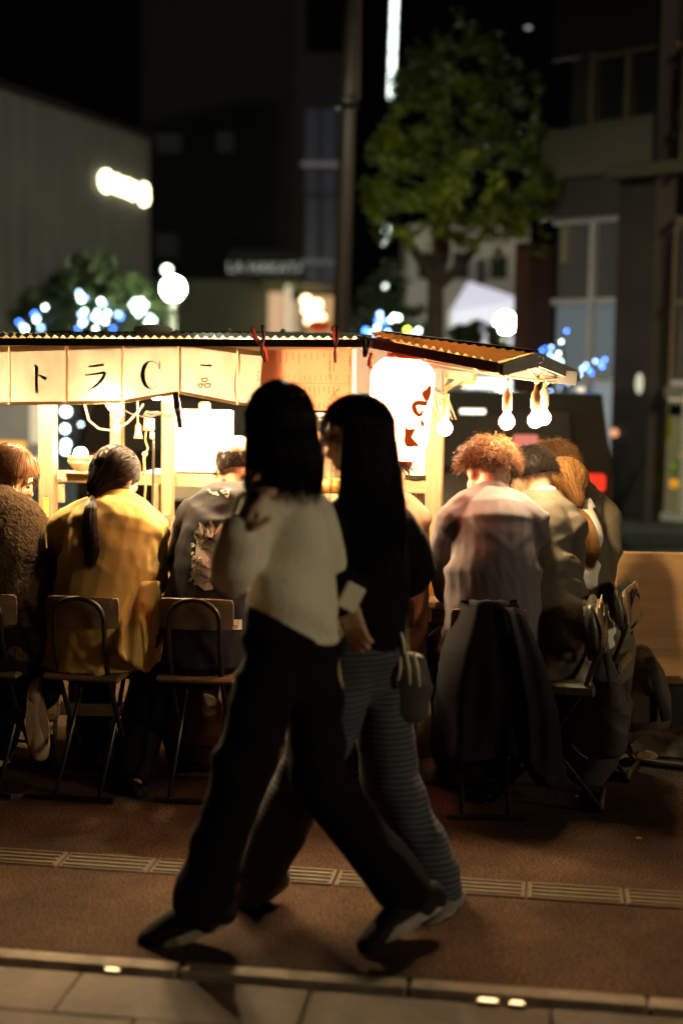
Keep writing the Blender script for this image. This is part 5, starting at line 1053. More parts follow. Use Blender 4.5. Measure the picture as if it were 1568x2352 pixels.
def hair(parent, C, hr, hf, hu, rad, style, n, L, m, tie=None, tail=None, tailw=(.010, .030, .028, .012), r=.0009, zb=-.5, zf=.45, seed=1, curl=.006, lift=.5, K=8, avoid=None, grav=.35, nz=.10, n0=.28, face_clear=False, crown=(0, -.35, .94), lenvar=(.65, 1.2)):
    g = np.random.default_rng(seed); B = np.array([hr, hf, hu]); C = np.array(C); rad = np.array(rad)
    def zmin(y): return zb + (zf - zb) * np.clip((y + 1) / 2, 0, 1) ** 1.25
    D = g.normal(size=(n * 4, 3)); D /= np.linalg.norm(D, axis=1, keepdims=True); D = D[D[:, 2] > zmin(D[:, 1]) + .06 * g.normal(size=len(D))][:n]; n = len(D)
    toW = lambda P_: C + P_ @ B
    # skull cap
    th = np.linspace(0, 2 * np.pi, 29); ph = np.linspace(0, 1, 13); cv = []
    for p_ in ph:
        for t_ in th:
            y = math.cos(t_); zm = float(zmin(np.array([y * .9]))[0]); pm = math.acos(max(-1, min(1, zm))); a_ = p_ * pm
            cv.append(toW(np.array([math.sin(a_) * math.sin(t_), math.sin(a_) * y, math.cos(a_)]) * rad * 1.035))
    ci = np.arange(13 * 29).reshape(13, 29); cap = (np.array(cv), np.stack([ci[:-1, :-1], ci[:-1, 1:], ci[1:, 1:], ci[1:, :-1]], -1).reshape(-1, 4))
    P_ = D * rad * 1.02; out = [P_.copy()]; cr = np.array(crown)
    up = B @ np.array([0, 0, 1.0])       # world up in head frame
    if style in ('short', 'curly', 'long'):
        nrm = D / rad; nrm /= np.linalg.norm(nrm, axis=1, keepdims=True); fl = D - cr * (D @ cr)[:, None]; fl /= np.linalg.norm(fl, axis=1, keepdims=True) + 1e-6; fl -= nrm * (fl * nrm).sum(1, keepdims=True)
        cl = np.stack([pnoise(D * 4.5, seed + q * 5) for q in (0, 1, 2)], 1); cf = np.stack([pnoise(D * 11.0, seed + 40 + q * 5) for q in (0, 1, 2)], 1); d = nrm * lift * (1 + 1.2 * pnoise(D * 6.0, seed + 90))[:, None] + fl + n0 * g.normal(size=D.shape) * .6 + (cl * 2.2 + cf * 1.6) * n0; d /= np.linalg.norm(d, axis=1, keepdims=True); Ls = L * g.uniform(*lenvar, size=(n, 1))
        for i in range(1, K):
            d = d - grav * up * (.4 + i / K) + nz * g.normal(size=D.shape); d /= np.linalg.norm(d, axis=1, keepdims=True); P_ = P_ + d * Ls / (K - 1)
            lv = np.linalg.norm(P_ / rad, axis=1); lim = 1.04 + .03 * (style == 'long'); bad = lv < lim; P_[bad] *= (lim / lv[bad])[:, None]
            if style == 'long':
                lv = np.linalg.norm(P_ / rad, axis=1); hi = 1.085 + .03 * g.random(n); b_ = (lv > hi) & (P_[:, 2] > -.35 * rad[2]); P_[b_] *= (hi[b_] / lv[b_])[:, None]
                hz = np.linalg.norm(P_[:, :2] / rad[:2], axis=1); dz_ = np.clip(-P_[:, 2] / rad[2] - .35, 0, 6); hh = 1.06 + .10 * dz_ + .06 * g.random(n); b_ = (hz > hh) & (P_[:, 2] < -.35 * rad[2]); P_[b_, :2] *= (hh[b_] / hz[b_])[:, None]
            if avoid is not None:
                W_ = toW(P_)
                for c_, r_a in avoid:
                    v = W_ - np.array(c_); l = np.linalg.norm(v, axis=1); b_ = l < r_a; W_[b_] = np.array(c_) + v[b_] * (r_a / (l[b_] + 1e-6))[:, None]
                P_ = (W_ - C) @ B.T
            out.append(P_.copy())
        S_ = np.stack(out, 1)
        if face_clear:
            Q = S_ / rad; hit = ((Q[:, :, 1] > .50) & (Q[:, :, 2] < .20) & (Q[:, :, 2] > -1.4)).any(1); S_ = S_[~(hit & (g.random(n) > .04))]; n = len(S_)
        S_ = toW(S_)
        if style == 'curly':
            S2 = []; K2 = 16
            for t_ in np.linspace(0, K - 1, K2): i = min(int(t_), K - 2); S2.append(S_[:, i] * (1 - (t_ - i)) + S_[:, i + 1] * (t_ - i))
            S_ = np.stack(S2, 1); p0 = g.uniform(0, 6.28, (n, 1)); w_ = g.uniform(1.2, 2.4, (n, 1)); s_ = np.linspace(0, 1, K2)[None]
            a1 = g.normal(size=(n, 3)); a1 /= np.linalg.norm(a1, axis=1, keepdims=True); a2 = np.cross(a1, g.normal(size=(n, 3))); a2 /= np.linalg.norm(a2, axis=1, keepdims=True)
            am = curl * g.uniform(.5, 1.4, (n, 1)) * np.clip(s_ * 3, 0, 1); S_ = S_ + (am * np.cos(p0 + w_ * 6.28 * s_))[:, :, None] * a1[:, None] + (am * np.sin(p0 + w_ * 6.28 * s_))[:, :, None] * a2[:, None]
        return strands(S_, r, 'hair', m, parent, cap)
    # pulled back to a tie, then a tail
    tl = (np.array(tie) - C) @ B.T; td = tl / rad; td /= np.linalg.norm(td); K1, K2 = 8, 12; jit = .05 * g.normal(size=(n, 1)); amp = .05 + .40 * g.random((n, 1)) ** 6; clump = pnoise(np.stack([D[:, 0] * 9, D[:, 2] * 9, D[:, 1] * 3], 1), seed)[:, None]; vec = np.stack([pnoise(D * 6, seed + 3), pnoise(D * 6, seed + 4), pnoise(D * 6, seed + 5)], 1) * 2
    for i in range(1, K1):
        s = i / (K1 - 1); v = D * (1 - s) + td * s + amp * np.array([0, 0, math.sin(s * 3.14)]) + jit * math.sin(s * 3.14) * np.array([1, 0, .5]); v = v + .05 * vec * math.sin(s * 3.14); v /= np.linalg.norm(v, axis=1, keepdims=True); sc_ = 1.045 + .03 * g.random((n, 1)) + .085 * clump * (.35 + math.sin(s * 3.14)) + s * (np.linalg.norm(tl / rad) - 1.045) * (s > .8); out.append(v * rad * sc_)
    S1 = toW(np.stack(out, 1)); off = g.normal(size=(n, 3)); off /= np.linalg.norm(off, axis=1, keepdims=True) * (1.0 / g.random((n, 1)) ** .4); fr_ = g.uniform(.55, 1.0, (n, 1)); T_ = np.array([tie] + list(tail)); seg = np.linspace(0, 1, len(T_)); tw = np.array(tailw); ws = np.linspace(0, 1, len(tw)); ph_ = g.uniform(0, 6.28, (n, 1)); o2 = []
    for i in range(1, K2):
        s = (i / (K2 - 1)) * fr_; p = np.concatenate([np.interp(s, seg, T_[:, q]) for q in range(3)], 1); w = np.interp(s, ws, tw); o2.append(p + off * w + (curl * np.sin(ph_ + s * 9) * s)[:, :1] * np.array([1, 0, 0]))
    S2 = np.stack(o2, 1); S_ = np.concatenate([S1, S2], 1)
    o = strands(S_, r, 'hair', m, parent, cap); k = MB(); tv = norm(V3(tail[0]) - V3(tie)); k.tube([V3(tie) - tv * .008, V3(tie) + tv * .010], .014, 10); k.tube([V3(tie) - tv * .002, V3(tie) + tv * .004], .017, 10); build(k, 'hair_tie', F_BLK, parent); return o

def on_cloth(ob, dx, dy, off, Y):
    bv = BVHTree.FromPolygons([tuple(v.co + ORIG[ob.name]) for v in ob.data.vertices], [tuple(p.vertices) for p in ob.data.polygons]); d = norm(ray(dx, dy)); h = bv.ray_cast(V3((0, 0, CAM_H)), d)
    return (h[0] - d * off) if h[0] is not None else A(dx, dy, Y)
# ------------------------------------------------------------------ people
def frame(J):
    r = norm(J['shR'] - J['shL']); u = norm(J['neck'] - J['pelvis']); f = norm(u.cross(r)); u2 = norm(V3((0, 0, 1))); return J['pelvis'], r, f, u
def spine(J, n=9, hunch=.05):
    a, c = J['pelvis'], J['neck']; _, r, f, u = frame(J); m = lerp(a, c, .55) - f * hunch * 2; return [a * (1 - t) ** 2 + m * 2 * t * (1 - t) + c * t * t for t in np.linspace(0, 1, n)]
TW = [(0, .158, .118), (.18, .152, .115), (.38, .145, .108), (.62, .158, .118), (.8, .168, .112), (.9, .140, .092), (1.0, .066, .060)]
def trow(t, hs, sc_=1.0):
    for (t0, a0, b0), (t1, a1, b1) in zip(TW, TW[1:]):
        if t <= t1: w = (t - t0) / (t1 - t0); return (lerp(a0, a1, w) * sc_, lerp(b0, b1, w) * sc_)
    return TW[-1][1:]
def torso_mb(mb, J, infl=0.0, hem=0.0, hemflare=0.0, hunch=.05, tcut=1.0, k=1.0):
    o, r, f, u = frame(J); sp = spine(J, 11, hunch); hs = (J['shR'] - J['shL']).length / 2; hr_ = norm(J['hipR'] - J['hipL']); pts, rs, sd_ = [], [], []
    if hem:
        for i in (1.0, .5): pts.append(sp[0] - V3((0, 0, 1)) * hem * i - u * .001 * i); w = trow(0, hs, k); rs.append((w[0] + infl + hemflare * i, w[1] + infl + hemflare * i * .8)); sd_.append(hr_)
    for i, p in enumerate(sp):
        t = i / 10
        if t > tcut: break
        w = trow(t, hs, k); s = hs / .172 if t > .5 else 1; pts.append(p); rs.append((w[0] * lerp(1, s, min(1, t * 1.4)) + infl * (1 if t < .95 else .5), w[1] + infl * (1 if t < .95 else .5))); sd_.append(norm(lerp(hr_, r, t)))
    mb.tube(pts, rs, 20, side=sd_, dome=False)
    for s in ('L', 'R'):
        sh = J['sh' + s]; mb.tube([lerp(sp[-1], sp[-2], .35), lerp(sp[-2], sh, .55) + u * .012, sh - u * .012], [.055 + infl * .7, .060 + infl * .8, .050 + infl], 14, dome=True)
def arm_mb(mb, J, s, r0=.050, r1=.042, r2=.030, infl=0.0, end=1.0):
    sh, el, wr = J['sh' + s], J['el' + s], J['wr' + s]; w = lerp(el, wr, end); mb.tube([sh, lerp(sh, el, .35), lerp(sh, el, .8), el, lerp(el, w, .3), lerp(el, w, .75), w], [r0 + infl, r0 * .98 + infl, r1 * 1.02 + infl, r1 + infl, r1 * 1.02 + infl, lerp(r1, r2, .7) + infl, r2 + infl], 14, dome=True)
def leg_mb(mb, J, s, r=(.090, .078, .058, .055, .040), infl=0.0, end=1.0, cap=True):
    h, kn, an = J['hip' + s], J['kn' + s], J['an' + s]; a = lerp(kn, an, end); mb.tube([h, lerp(h, kn, .45), kn, lerp(kn, a, .35), a], [x + infl for x in r], 16, dome=cap)
def hand_mb(mb, w, d, pn, curl=.5, sz=1.0, flip=1):
    d = norm(d); pn = norm(V3(pn) - d * V3(pn).dot(d)); s = d.cross(pn) * flip; q = w + d * .085 * sz
    mb.tube([w, lerp(w, q, .4), q], [(.026 * sz, .019 * sz), (.038 * sz, .016 * sz), (.039 * sz, .012 * sz)], 12, side=s, dome=True)
    for i, (o, l) in enumerate(((-.029, .066), (-.010, .076), (.010, .072), (.029, .056))):
        p = q + s * o * sz; dd = d + s * o * 1.5; pts = [p - d * .02]; 
        for j, fr in enumerate((.45, .32, .26)):
            dd = norm(dd + pn * curl * (.35 + .4 * j)); p = p + dd * l * fr * sz; pts.append(p)
        mb.tube(pts, [.0092 * sz, .0090 * sz, .0082 * sz, .0070 * sz], 8, dome=True)
    t0 = w + d * .022 * sz - s * .026 * sz; mb.tube([t0, t0 + (d * .5 - s * .8 + pn * .3) * .032 * sz, t0 + (d * .85 - s * .75 + pn * .5) * .058 * sz], [.013 * sz, .0115 * sz, .009 * sz], 8, dome=True)
def foot_pts(J, s): an, to = J['an' + s], J['to' + s]; return an, to
def shoe_mb(mb, J, s, sc_=1.0):
    an, to = J['an' + s], J['to' + s]; d = to - an; hd = norm(V3((d.x, d.y, d.z * (.15 if abs(d.z) < .085 else 1)))); upv = norm(J['kn' + s] - an); up_ = norm(upv - hd * upv.dot(hd)); heel = an - up_ * .055 * sc_ - hd * .045 * sc_; tip = to
    sd_ = hd.cross(up_); mb.tube([heel + up_ * .02 * sc_, lerp(heel, tip, .25) + up_ * .028 * sc_, lerp(heel, tip, .6) + up_ * .018 * sc_, lerp(heel, tip, .88) + up_ * .004 * sc_, tip + up_ * .0], [(.030 * sc_, .038 * sc_), (.036 * sc_, .042 * sc_), (.042 * sc_, .034 * sc_), (.041 * sc_, .029 * sc_), (.034 * sc_, .024 * sc_)], 14, side=sd_, dome=True)
    mb.tube([an + up_ * .02 * sc_, an - up_ * .03 * sc_], [.036 * sc_, .040 * sc_], 12, dome=True); return heel, tip, hd, up_, sd_
def head_mb(mb, C, hr, hf, hu, s=1.0):
    M_ = Matrix((hr, hf, hu)).transposed(); T = lambda x, y, z: C + M_ @ V3((x * s, y * s, z * s)); E = lambda c, rd, R=None: mb.ell(T(*c), tuple(x * s for x in rd), (M_ @ R) if R else M_, 16, 12)
    E((0, -.012, .028), (.074, .094, .082)); E((0, .030, -.030), (.060, .060, .082)); E((0, .050, -.075), (.036, .036, .032)); E((0, .055, -.102), (.024, .022, .018))
    E((0, .072, .012), (.052, .020, .022)); mb.tube([T(0, .086, .006), T(0, .102, -.022), T(0, .106, -.034)], [.007 * s, .010 * s, .013 * s], 10, dome=True)
    E((0, .092, -.064), (.020, .010, .006)); E((0, .090, -.075), (.018, .010, .007))
    for q in (-1, 1):
        E((q * .034, .070, -.030), (.026, .022, .026)); E((q * .074, -.004, -.012), (.010, .020, .032), Matrix.Rotation(q * -.35, 3, 'Z')); E((q * .062, .02, -.055), (.018, .03, .03))
def axes(hf, roll=0.0, up=V3((0, 0, 1))):
    hf = norm(hf); hr = norm(hf.cross(up)); hu = hr.cross(hf)
    if roll: R = Matrix.Rotation(math.radians(roll), 3, hf); hr, hu = R @ hr, R @ hu
    return hr, hf, hu
def person(label, J, hf, roll=0, skin=None, hs=1.0, voxel=.008, hands=None, bare=False, neck_r=.050, group=None, bk=.78):
    hr, hf, hu = axes(hf, roll); mb = MB(); o, r, f, u = frame(J)
    torso_mb(mb, J, -.008, k=bk); [arm_mb(mb, J, s, .044, .037, .026) for s in 'LR']; [leg_mb(mb, J, s, infl=-.012 if bk > .6 else -.034) for s in 'LR']
    mb.tube([J['neck'] - u * .05, J['neck'] + (J['head'] - J['neck']) * .35, J['head'] - hf * .018 * hs - hu * .03 * hs], [neck_r * 1.15, neck_r, neck_r * 1.02], 16, dome=True); head_mb(mb, J['head'], hr, hf, hu, hs)
    for s in 'LR':
        an, to = J['an' + s], J['to' + s]; mb.tube([an, lerp(an, to, .5), lerp(an, to, .85)], [.034, .030, .024], 10, dome=True)
        h = (hands or {}).get(s); w = J['wr' + s]; d = h[0] if h else norm(w - J['el' + s]); pn = h[1] if h else V3((0, 0, -1)); hand_mb(mb, w - norm(d) * .01, d, pn, h[2] if h else .55, flip=1 if s == 'L' else -1)
    V, N, F = remesh(mb, voxel, 2); base = V3((J['pelvis'].x, J['pelvis'].y, 0)); ob = build_np('person', V, F, skin or M_SKIN, None, base)
    tag(ob, label, 'person', group)
    k = MB(); M_ = Matrix((hr, hf, hu)).transposed()
    for q in (-1, 1): k.ell(J['head'] + M_ @ (V3((q * .033, .083, -.004)) * hs), (.013 * hs, .008 * hs, .006 * hs), M_, 10, 8)
    build(k, 'eyes', M_EYE, ob, smooth=True)
    k = MB()
    for q in (-1, 1): k.tube([J['head'] + M_ @ (V3((q * x, y, z)) * hs) for x, y, z in ((.016, .094, .018), (.034, .092, .022), (.052, .080, .016))], [.003, .0035, .002], 6)
    build(k, 'eyebrows', M_HBLK, ob)
    return ob, (hr, hf, hu)
def collar(J, m, parent, ra=.062, rb=.060, h=.035, flare=.012, drop=.0, tilt=0.0, name='collar', th=.004):
    o, r, f, u = frame(J); ax = norm(lerp(u, norm(J['head'] - J['neck']), .6)); a = norm(r - ax * r.dot(ax)); b = ax.cross(a); c = J['neck'] + ax * drop; rows = []
    for j, (z, w) in enumerate(((-.004, .004), (h * .5, .0), (h, .002), (h * .92, .006), (h * .3, flare), (-.008, flare + .004))):
        rows.append([c + ax * (z + tilt * math.cos(t)) + a * ((ra + w) * math.sin(t)) - b * ((rb + w) * math.cos(t)) for t in np.linspace(-2.75, 2.75, 31)])
    k = MB(); k.sheet(rows); return build(k, name, m, parent, smooth=True)
def legs_from(J, hipw=.085):
    o, r, f, u = frame(J); J.setdefault('hipL', J['pelvis'] - r * hipw); J.setdefault('hipR', J['pelvis'] + r * hipw)
def seat_legs(J, f, spread=.10, tuck=0.0, kz=.50, th=.40, anz=.07):
    f = norm(f); r = norm(f.cross(V3((0, 0, 1)))); J['hipL'] = J['pelvis'] - r * .085; J['hipR'] = J['pelvis'] + r * .085
    for s, q in (('L', -1), ('R', 1)):
        kn = J['hip' + s] + f * th + r * q * (spread - .085); kn.z = kz; J['kn' + s] = kn; an = kn - f * tuck - f * .02; an.z = anz + .02; J['an' + s] = an; to = an + f * .15; to.z = anz - .045; J['to' + s] = to
def trousers(J, m, parent, infl=.012, r=(.095, .085, .068, .064, .058), specs=((20, 9, 3, .008, 1.4), (-30, 10, 3, .007, 1.4)), voxel=.010, seed=0, end=.93, name='trousers'):
    mb = MB(); o, rr, f, u = frame(J); hr_ = norm(J['hipR'] - J['hipL']); mb.tube([J['pelvis'] - u * .07, J['pelvis'], J['pelvis'] + u * .09], [(.13 + infl, .10 + infl), (.165 + infl, .125 + infl), (.148 + infl, .108 + infl)], 20, side=hr_, dome=True)
    for s in 'LR': leg_mb(mb, J, s, r, infl, end)
    return cloth(mb, name, m, parent, (o, rr, f, V3((0, 0, 1))), specs, seed, voxel, 3)
def shoes(J, parent, m, sole=None, sc_=1.0):
    for s in 'LR':
        mb = MB(); heel, tip, hd, up_, sd_ = shoe_mb(mb, J, s, sc_); V, N, F = remesh(mb, .006, 3); o = build_np('shoe', V, F, m, parent)
        if sole:
            k = MB(); P0 = [];  n = 18
            for i in range(n):
                a = 2 * math.pi * i / n; y = .5 + .5 * math.cos(a); w = (.043 if y > .5 else .036) * sc_; P0.append(lerp(heel - hd * .012, tip + hd * .014, y) - up_ * .014 * sc_ + sd_ * (math.sin(a) * w) + up_ * (.012 * max(0, y - .8) * 3))
            k.prism(P0, up_ * .022 * sc_); build(k, 'sole', sole, o)

SEATED = 'diners seated round the stall'
# --- left edge: brown fleece
J = dict(pelvis=V3((-1.245, 5.17, .545)), neck=A(0, 1150, 5.34), head=A(22, 1090, 5.42), shL=A(-88, 1195, 5.24), shR=A(62, 1198, 5.36), elL=A(-115, 1310, 5.3), elR=A(70, 1300, 5.42), wrL=A(-60, 1345, 5.55), wrR=A(112, 1325, 5.68))
seat_legs(J, (.15, .98, 0), .09, .25); J['knR'] = A(95, 1475, 5.50); J['anR'] = A(84, 1590, 5.17); J['toR'] = A(92, 1735, 5.16)
p1, h1 = person('person at the left edge in a brown fleece jacket with a bob haircut', J, V3((.86, .16, -.46)), roll=6, group=SEATED)
mb = MB(); torso_mb(mb, J, .030, .06, .0); [arm_mb(mb, J, s, .058, .052, .046, .014, .85) for s in 'LR']
cloth(mb, 'fleece_jacket', F_FLE, p1, frame(J), [(20, 26, 24, .006, 1.0), (-60, 55, 50, .004, 1.0), (-35, 7, 3, .012, 1.5)], 3, .007)
collar(J, F_FLE, p1, .068, .064, .025)
trousers(J, F_BLK, p1, .03, seed=5); shoes(J, p1, mat('tan_shoe', (.34, .22, .13), .7, var=.15), mat('tan_sole', (.26, .16, .09), .75, var=.2, vs=14))
hair(p1, J['head'] + h1[2] * .020, *h1, (.082, .100, .094), 'long', 2600, .17, M_HBR, zb=-.62, zf=.40, seed=11, grav=.5, lift=.1, nz=.055, n0=.22, face_clear=True, r=.0011, crown=(.1, .1, .98))
k = MB(); c = A(72, 1322, 5.25)
for i in range(9): q = A(66 + i * 4.5, 1308, 5.34 + .01 * i); k.tube([q, q + V3((.004, -.01, -.03)), q + V3((r_.uniform(-.01, .01), -.02, -.065 + r_.uniform(0, .02)))], .0035, 5)
build(k, 'scarf_fringe', F_BEIGE, p1)

# --- mustard jacket with ponytail
J = dict(pelvis=V3((-.895, 5.15, .545)), neck=A(266, 1168, 5.30), head=A(263, 1092, 5.345), shL=A(160, 1212, 5.26), shR=A(340, 1216, 5.32), elL=A(146, 1318, 5.36), elR=A(344, 1335, 5.38), wrL=A(205, 1345, 5.60), wrR=A(308, 1345, 5.64))
seat_legs(J, (.1, .99, 0), .10, .1); J['knR'] = A(352, 1535, 5.44); J['anR'] = A(302, 1790, 5.14); J['toR'] = A(322, 1826, 5.02)
p2, h2 = person('person in a mustard yellow jacket with a dark ponytail seen from behind', J, V3((.50, .80, -.22)), roll=4, group=SEATED)
mb = MB(); torso_mb(mb, J, .034, .09, .015); [arm_mb(mb, J, s, .060, .056, .048, .014, .9) for s in 'LR']
def yoke(z0, th=.0035, soft=.004):
    def fn(V, N):
        o, r, f, u = frame(J); Q = V - np.array(J['neck']); z = Q @ np.array(u) - z0; s = 1 / (1 + np.exp(-z / soft)); back = (Q @ np.array(f) < .02); return V + N * (th * s * back)[:, None]
    return fn
jk = cloth(mb, 'jacket', F_YEL, p2, frame(J), [(42, 11, 2.0, .017, 1.5), (-36, 12, 2.3, .015, 1.5), (80, 14, 3.4, .007, 1.3), (15, 26, 7, .003, 1.2)], 21, .007, 4, yoke(-.105))
collar(J, F_YEL, p2, .070, .066, .036, .022, .006)
rows = []
for j in range(13):
    t = j / 12; row = []
    for i in range(17):
        s = i / 16; xl, xr = lerp(240, 262, t), lerp(366, 379, t) - 10 * max(0, t - .75) * 4; yb = 1500 + 46 * min(1, s * 1.5) - 34 * max(0, s - .72) * 3.2; x = lerp(xl, xr, s); y = lerp(1335, yb, t)
        row.append(A(x, y, 5.10 - .10 * t + .045 * math.sin(s * 6.5 + t * 2.4 + .5) * (.35 + t * .8) + .02 * math.sin(s * 15 + t * 4) * t - .05 * (s < .3) * t))
    rows.append(row)
k = MB(); k.sheet(rows, .004, (0, 1, 0)); build(k, 'jacket_tail', F_YEL, p2, smooth=True)
trousers(J, F_BLK, p2, .012, (.095, .088, .075, .072, .070), seed=9); shoes(J, p2, M_SHOE, M_SHOE)
tie = A(213, 1138, 5.225)
hair(p2, J['head'] + h2[2] * .014, *h2, (.082, .100, .096), 'tail', 3200, .2, M_HDK, tie=tie, tail=[on_cloth(jk, 209, 1168, .035, 5.2), on_cloth(jk, 205, 1210, .032, 5.15), on_cloth(jk, 213, 1260, .028, 5.1), on_cloth(jk, 206, 1305, .02, 5.05)], tailw=(.008, .022, .028, .026, .016), r=.0010, zb=-.52, zf=.42, seed=12, curl=.006)

# --- hooded jumper with printed back
J = dict(pelvis=V3((-.50, 5.14, .545)), neck=A(558, 1142, 5.44), head=A(546, 1068, 5.52), shL=A(452, 1185, 5.34), shR=A(655, 1188, 5.38), elL=A(428, 1290, 5.44), elR=A(668, 1290, 5.46), wrL=A(480, 1340, 5.66), wrR=A(610, 1345, 5.66))
seat_legs(J, (.0, 1, 0), .12, .05); J['toR'] = J['anR'] + V3((.03, .13, -.045))
p3, h3 = person('balding person in a charcoal hooded jumper with a pale print on the back', J, V3((-.10, .88, -.48)), roll=-4, group=SEATED, skin=M_SKIN2)
mb = MB(); torso_mb(mb, J, .030, .07, .0, hunch=.08); [arm_mb(mb, J, s, .060, .056, .048, .016, .9) for s in 'LR']
hd3 = cloth(mb, 'hooded_jumper', F_CHAR, p3, frame(J), [(55, 11, 2.2, .014, 1.7), (-50, 12, 2.6, .012, 1.7), (85, 14, 4, .006, 1.4)], 33, .007)
mb = MB(); o_, r3, f3, u3 = frame(J); q = J['neck']; mb.tube([q - r3 * .10 - f3 * .01 + u3 * .005, q - r3 * .05 - f3 * .085 - u3 * .02, q - f3 * .11 - u3 * .035, q + r3 * .05 - f3 * .085 - u3 * .02, q + r3 * .10 - f3 * .01 + u3 * .005], [(.035, .028), (.045, .036), (.050, .040), (.045, .036), (.035, .028)], 12, dome=True)
cloth(mb, 'hood', F_CHAR, p3, frame(J), [(80, 12, 4, .008, 1.5)], 35, .006)
# generic plume print, laid on the cloth
bv = BVHTree.FromPolygons([tuple(hd3.matrix_world @ v.co) if False else tuple(v.co + V3(ORIG[hd3.name])) for v in hd3.data.vertices], [tuple(p.vertices) for p in hd3.data.polygons])
def onback(dx, dy, off=.003):
    o0 = V3((0, 0, CAM_H)); d = norm(ray(dx, dy)); h = bv.ray_cast(o0, d); p = h[0] if h[0] is not None else A(dx, dy, 5.25); return p - d * off
M_PRINT = mat('cream_print', (.62, .52, .40), .8, var=.1, vs=20); M_PRINTD = mat('dark_print', (.03, .024, .022), .8)
def leafmark(k, x0, y0, x1, y1, w, off):
    d = V3((x1 - x0, y1 - y0, 0)); n = V3((-d.y, d.x, 0)).normalized(); rows = []
    for i in range(7):
        t = i / 6; c = V3((x0, y0, 0)) + d * t + n * (w * .25 * math.sin(t * 3.1)); ww = w * math.sin(min(1, t * 1.15 + .12) * math.pi) ** .8 * .5 if t < 1 else 0; rows.append([onback((c + n * ww * s).x, (c + n * ww * s).y, off) for s in (-1, 0, 1)])
    k.sheet(rows)
kc, kd = MB(), MB(); gg = np.random.default_rng(8)
blob = [(446, 1300), (452, 1240), (470, 1222), (500, 1228), (525, 1250), (535, 1300), (530, 1350), (470, 1356), (450, 1340), (438, 1320)]
cx_, cy_ = 485, 1290
vs = [onback(cx_, cy_, .0035)]
for f_ in (.25, .5, .75, 1.0): vs += [onback(cx_ + (x - cx_) * f_, cy_ + (y - cy_) * f_, .0035) for x, y in blob]
n = len(blob); kc.add(vs, [(0, 1 + i, 1 + (i + 1) % n) for i in range(n)] + [(1 + b * n + i, 1 + (b + 1) * n + i, 1 + (b + 1) * n + (i + 1) % n, 1 + b * n + (i + 1) % n) for b in range(3) for i in range(n)])
for i in range(46):
    a = gg.uniform(-2.9, -.15); x0, y0 = 482 + 38 * math.cos(a) * gg.uniform(.4, 1), 1243 + 22 * math.sin(a) * gg.uniform(.2, 1); l = gg.uniform(16, 36); a2 = a * .6 - .63 + gg.uniform(-.3, .3)
    leafmark(kd, x0, y0, x0 + (l + 3) * math.cos(a2), y0 + (l + 3) * math.sin(a2), 9.5, .0045 + i * .00012); leafmark(kc, x0, y0, x0 + l * math.cos(a2), y0 + l * math.sin(a2), 6.8, .0050 + i * .00012)
for i in range(26):
    x, y = gg.uniform(440, 462), gg.uniform(1245, 1345); a = gg.uniform(1.9, 2.9); leafmark(kd, x, y, x + 13 * math.cos(a), y + 13 * math.sin(a), 8, .0052 + i * .0001); leafmark(kc, x, y, x + 11 * math.cos(a), y + 11 * math.sin(a), 5.5, .0056 + i * .0001)
for q in ([(458, 1275), (462, 1262), (476, 1260), (486, 1270)], [(500, 1270), (510, 1262), (522, 1266)], [(460, 1300), (480, 1306), (510, 1305), (526, 1300)], [(470, 1285), (474, 1296), (480, 1288)], [(455, 1318), (480, 1330), (515, 1322)], [(468, 1340), (480, 1334), (492, 1345)], [(490, 1336), (520, 1338)], [(488, 1345), (516, 1350)], [(466, 1250), (480, 1240), (500, 1244)]):
    kd.sheet([[onback(lerp(a[0], b[0], j / 4), lerp(a[1], b[1], j / 4) + s * 1.1, .0062) for s in (-1, 1)] for a, b in zip(q, q[1:]) for j in range(5)])
build(kc, 'print', M_PRINT, p3); build(kd, 'print', M_PRINTD, p3)
k = MB()
for i in range(16):
    x, y = gg.uniform(478, 530), gg.uniform(1122, 1142); a = gg.choice([0, 1.57, .6]); l = gg.uniform(5, 13); k.sheet([[onback(x + l * t * math.cos(a) - s * 1.6 * math.sin(a), y + l * t * math.sin(a) + s * 1.6 * math.cos(a), .0035) for s in (-1, 1)] for t in (0, .33, .66, 1)])
build(k, 'print', M_PRINT, p3)
ke, kf, kg = MB(), MB(), MB(); ke.sheet([[onback(lerp(430, 556, i / 16), y, .003) for i in range(17)] for y in (1423, 1430, 1438, 1446)])
for i in range(60):
    x, y = gg.uniform(434, 552), gg.uniform(1425, 1437); a = gg.uniform(0, 3.1); kf.sheet([[onback(x + 3.2 * t * math.cos(a) - s * .7 * math.sin(a), y + 3.2 * t * math.sin(a) + s * .7 * math.cos(a), .0045) for s in (-1, 1)] for t in (0, .5, 1)])
for txt, xc in (('PAKEN', 486), ('38', 540)):
    tv_, tf_ = text_mesh(txt, 12); kg.add([onback(xc + v.x, 1440.5 - v.y, .005) for v in tv_], tf_)
build(ke, 'print', M_PRINT, p3); tag(build(kf, 'print', M_MENUINK, p3), kind='stuff'); build(kg, 'lettering', M_PRINTD, p3)
hair(p3, J['head'] + h3[2] * .006, *h3, (.079, .099, .090), 'short', 900, .030, M_HDK, zb=-.55, zf=-.30, seed=13, lift=.2, grav=.5)
trousers(J, F_BLK, p3, .012, seed=15); shoes(J, p3, M_SHOE, M_SHOEW)

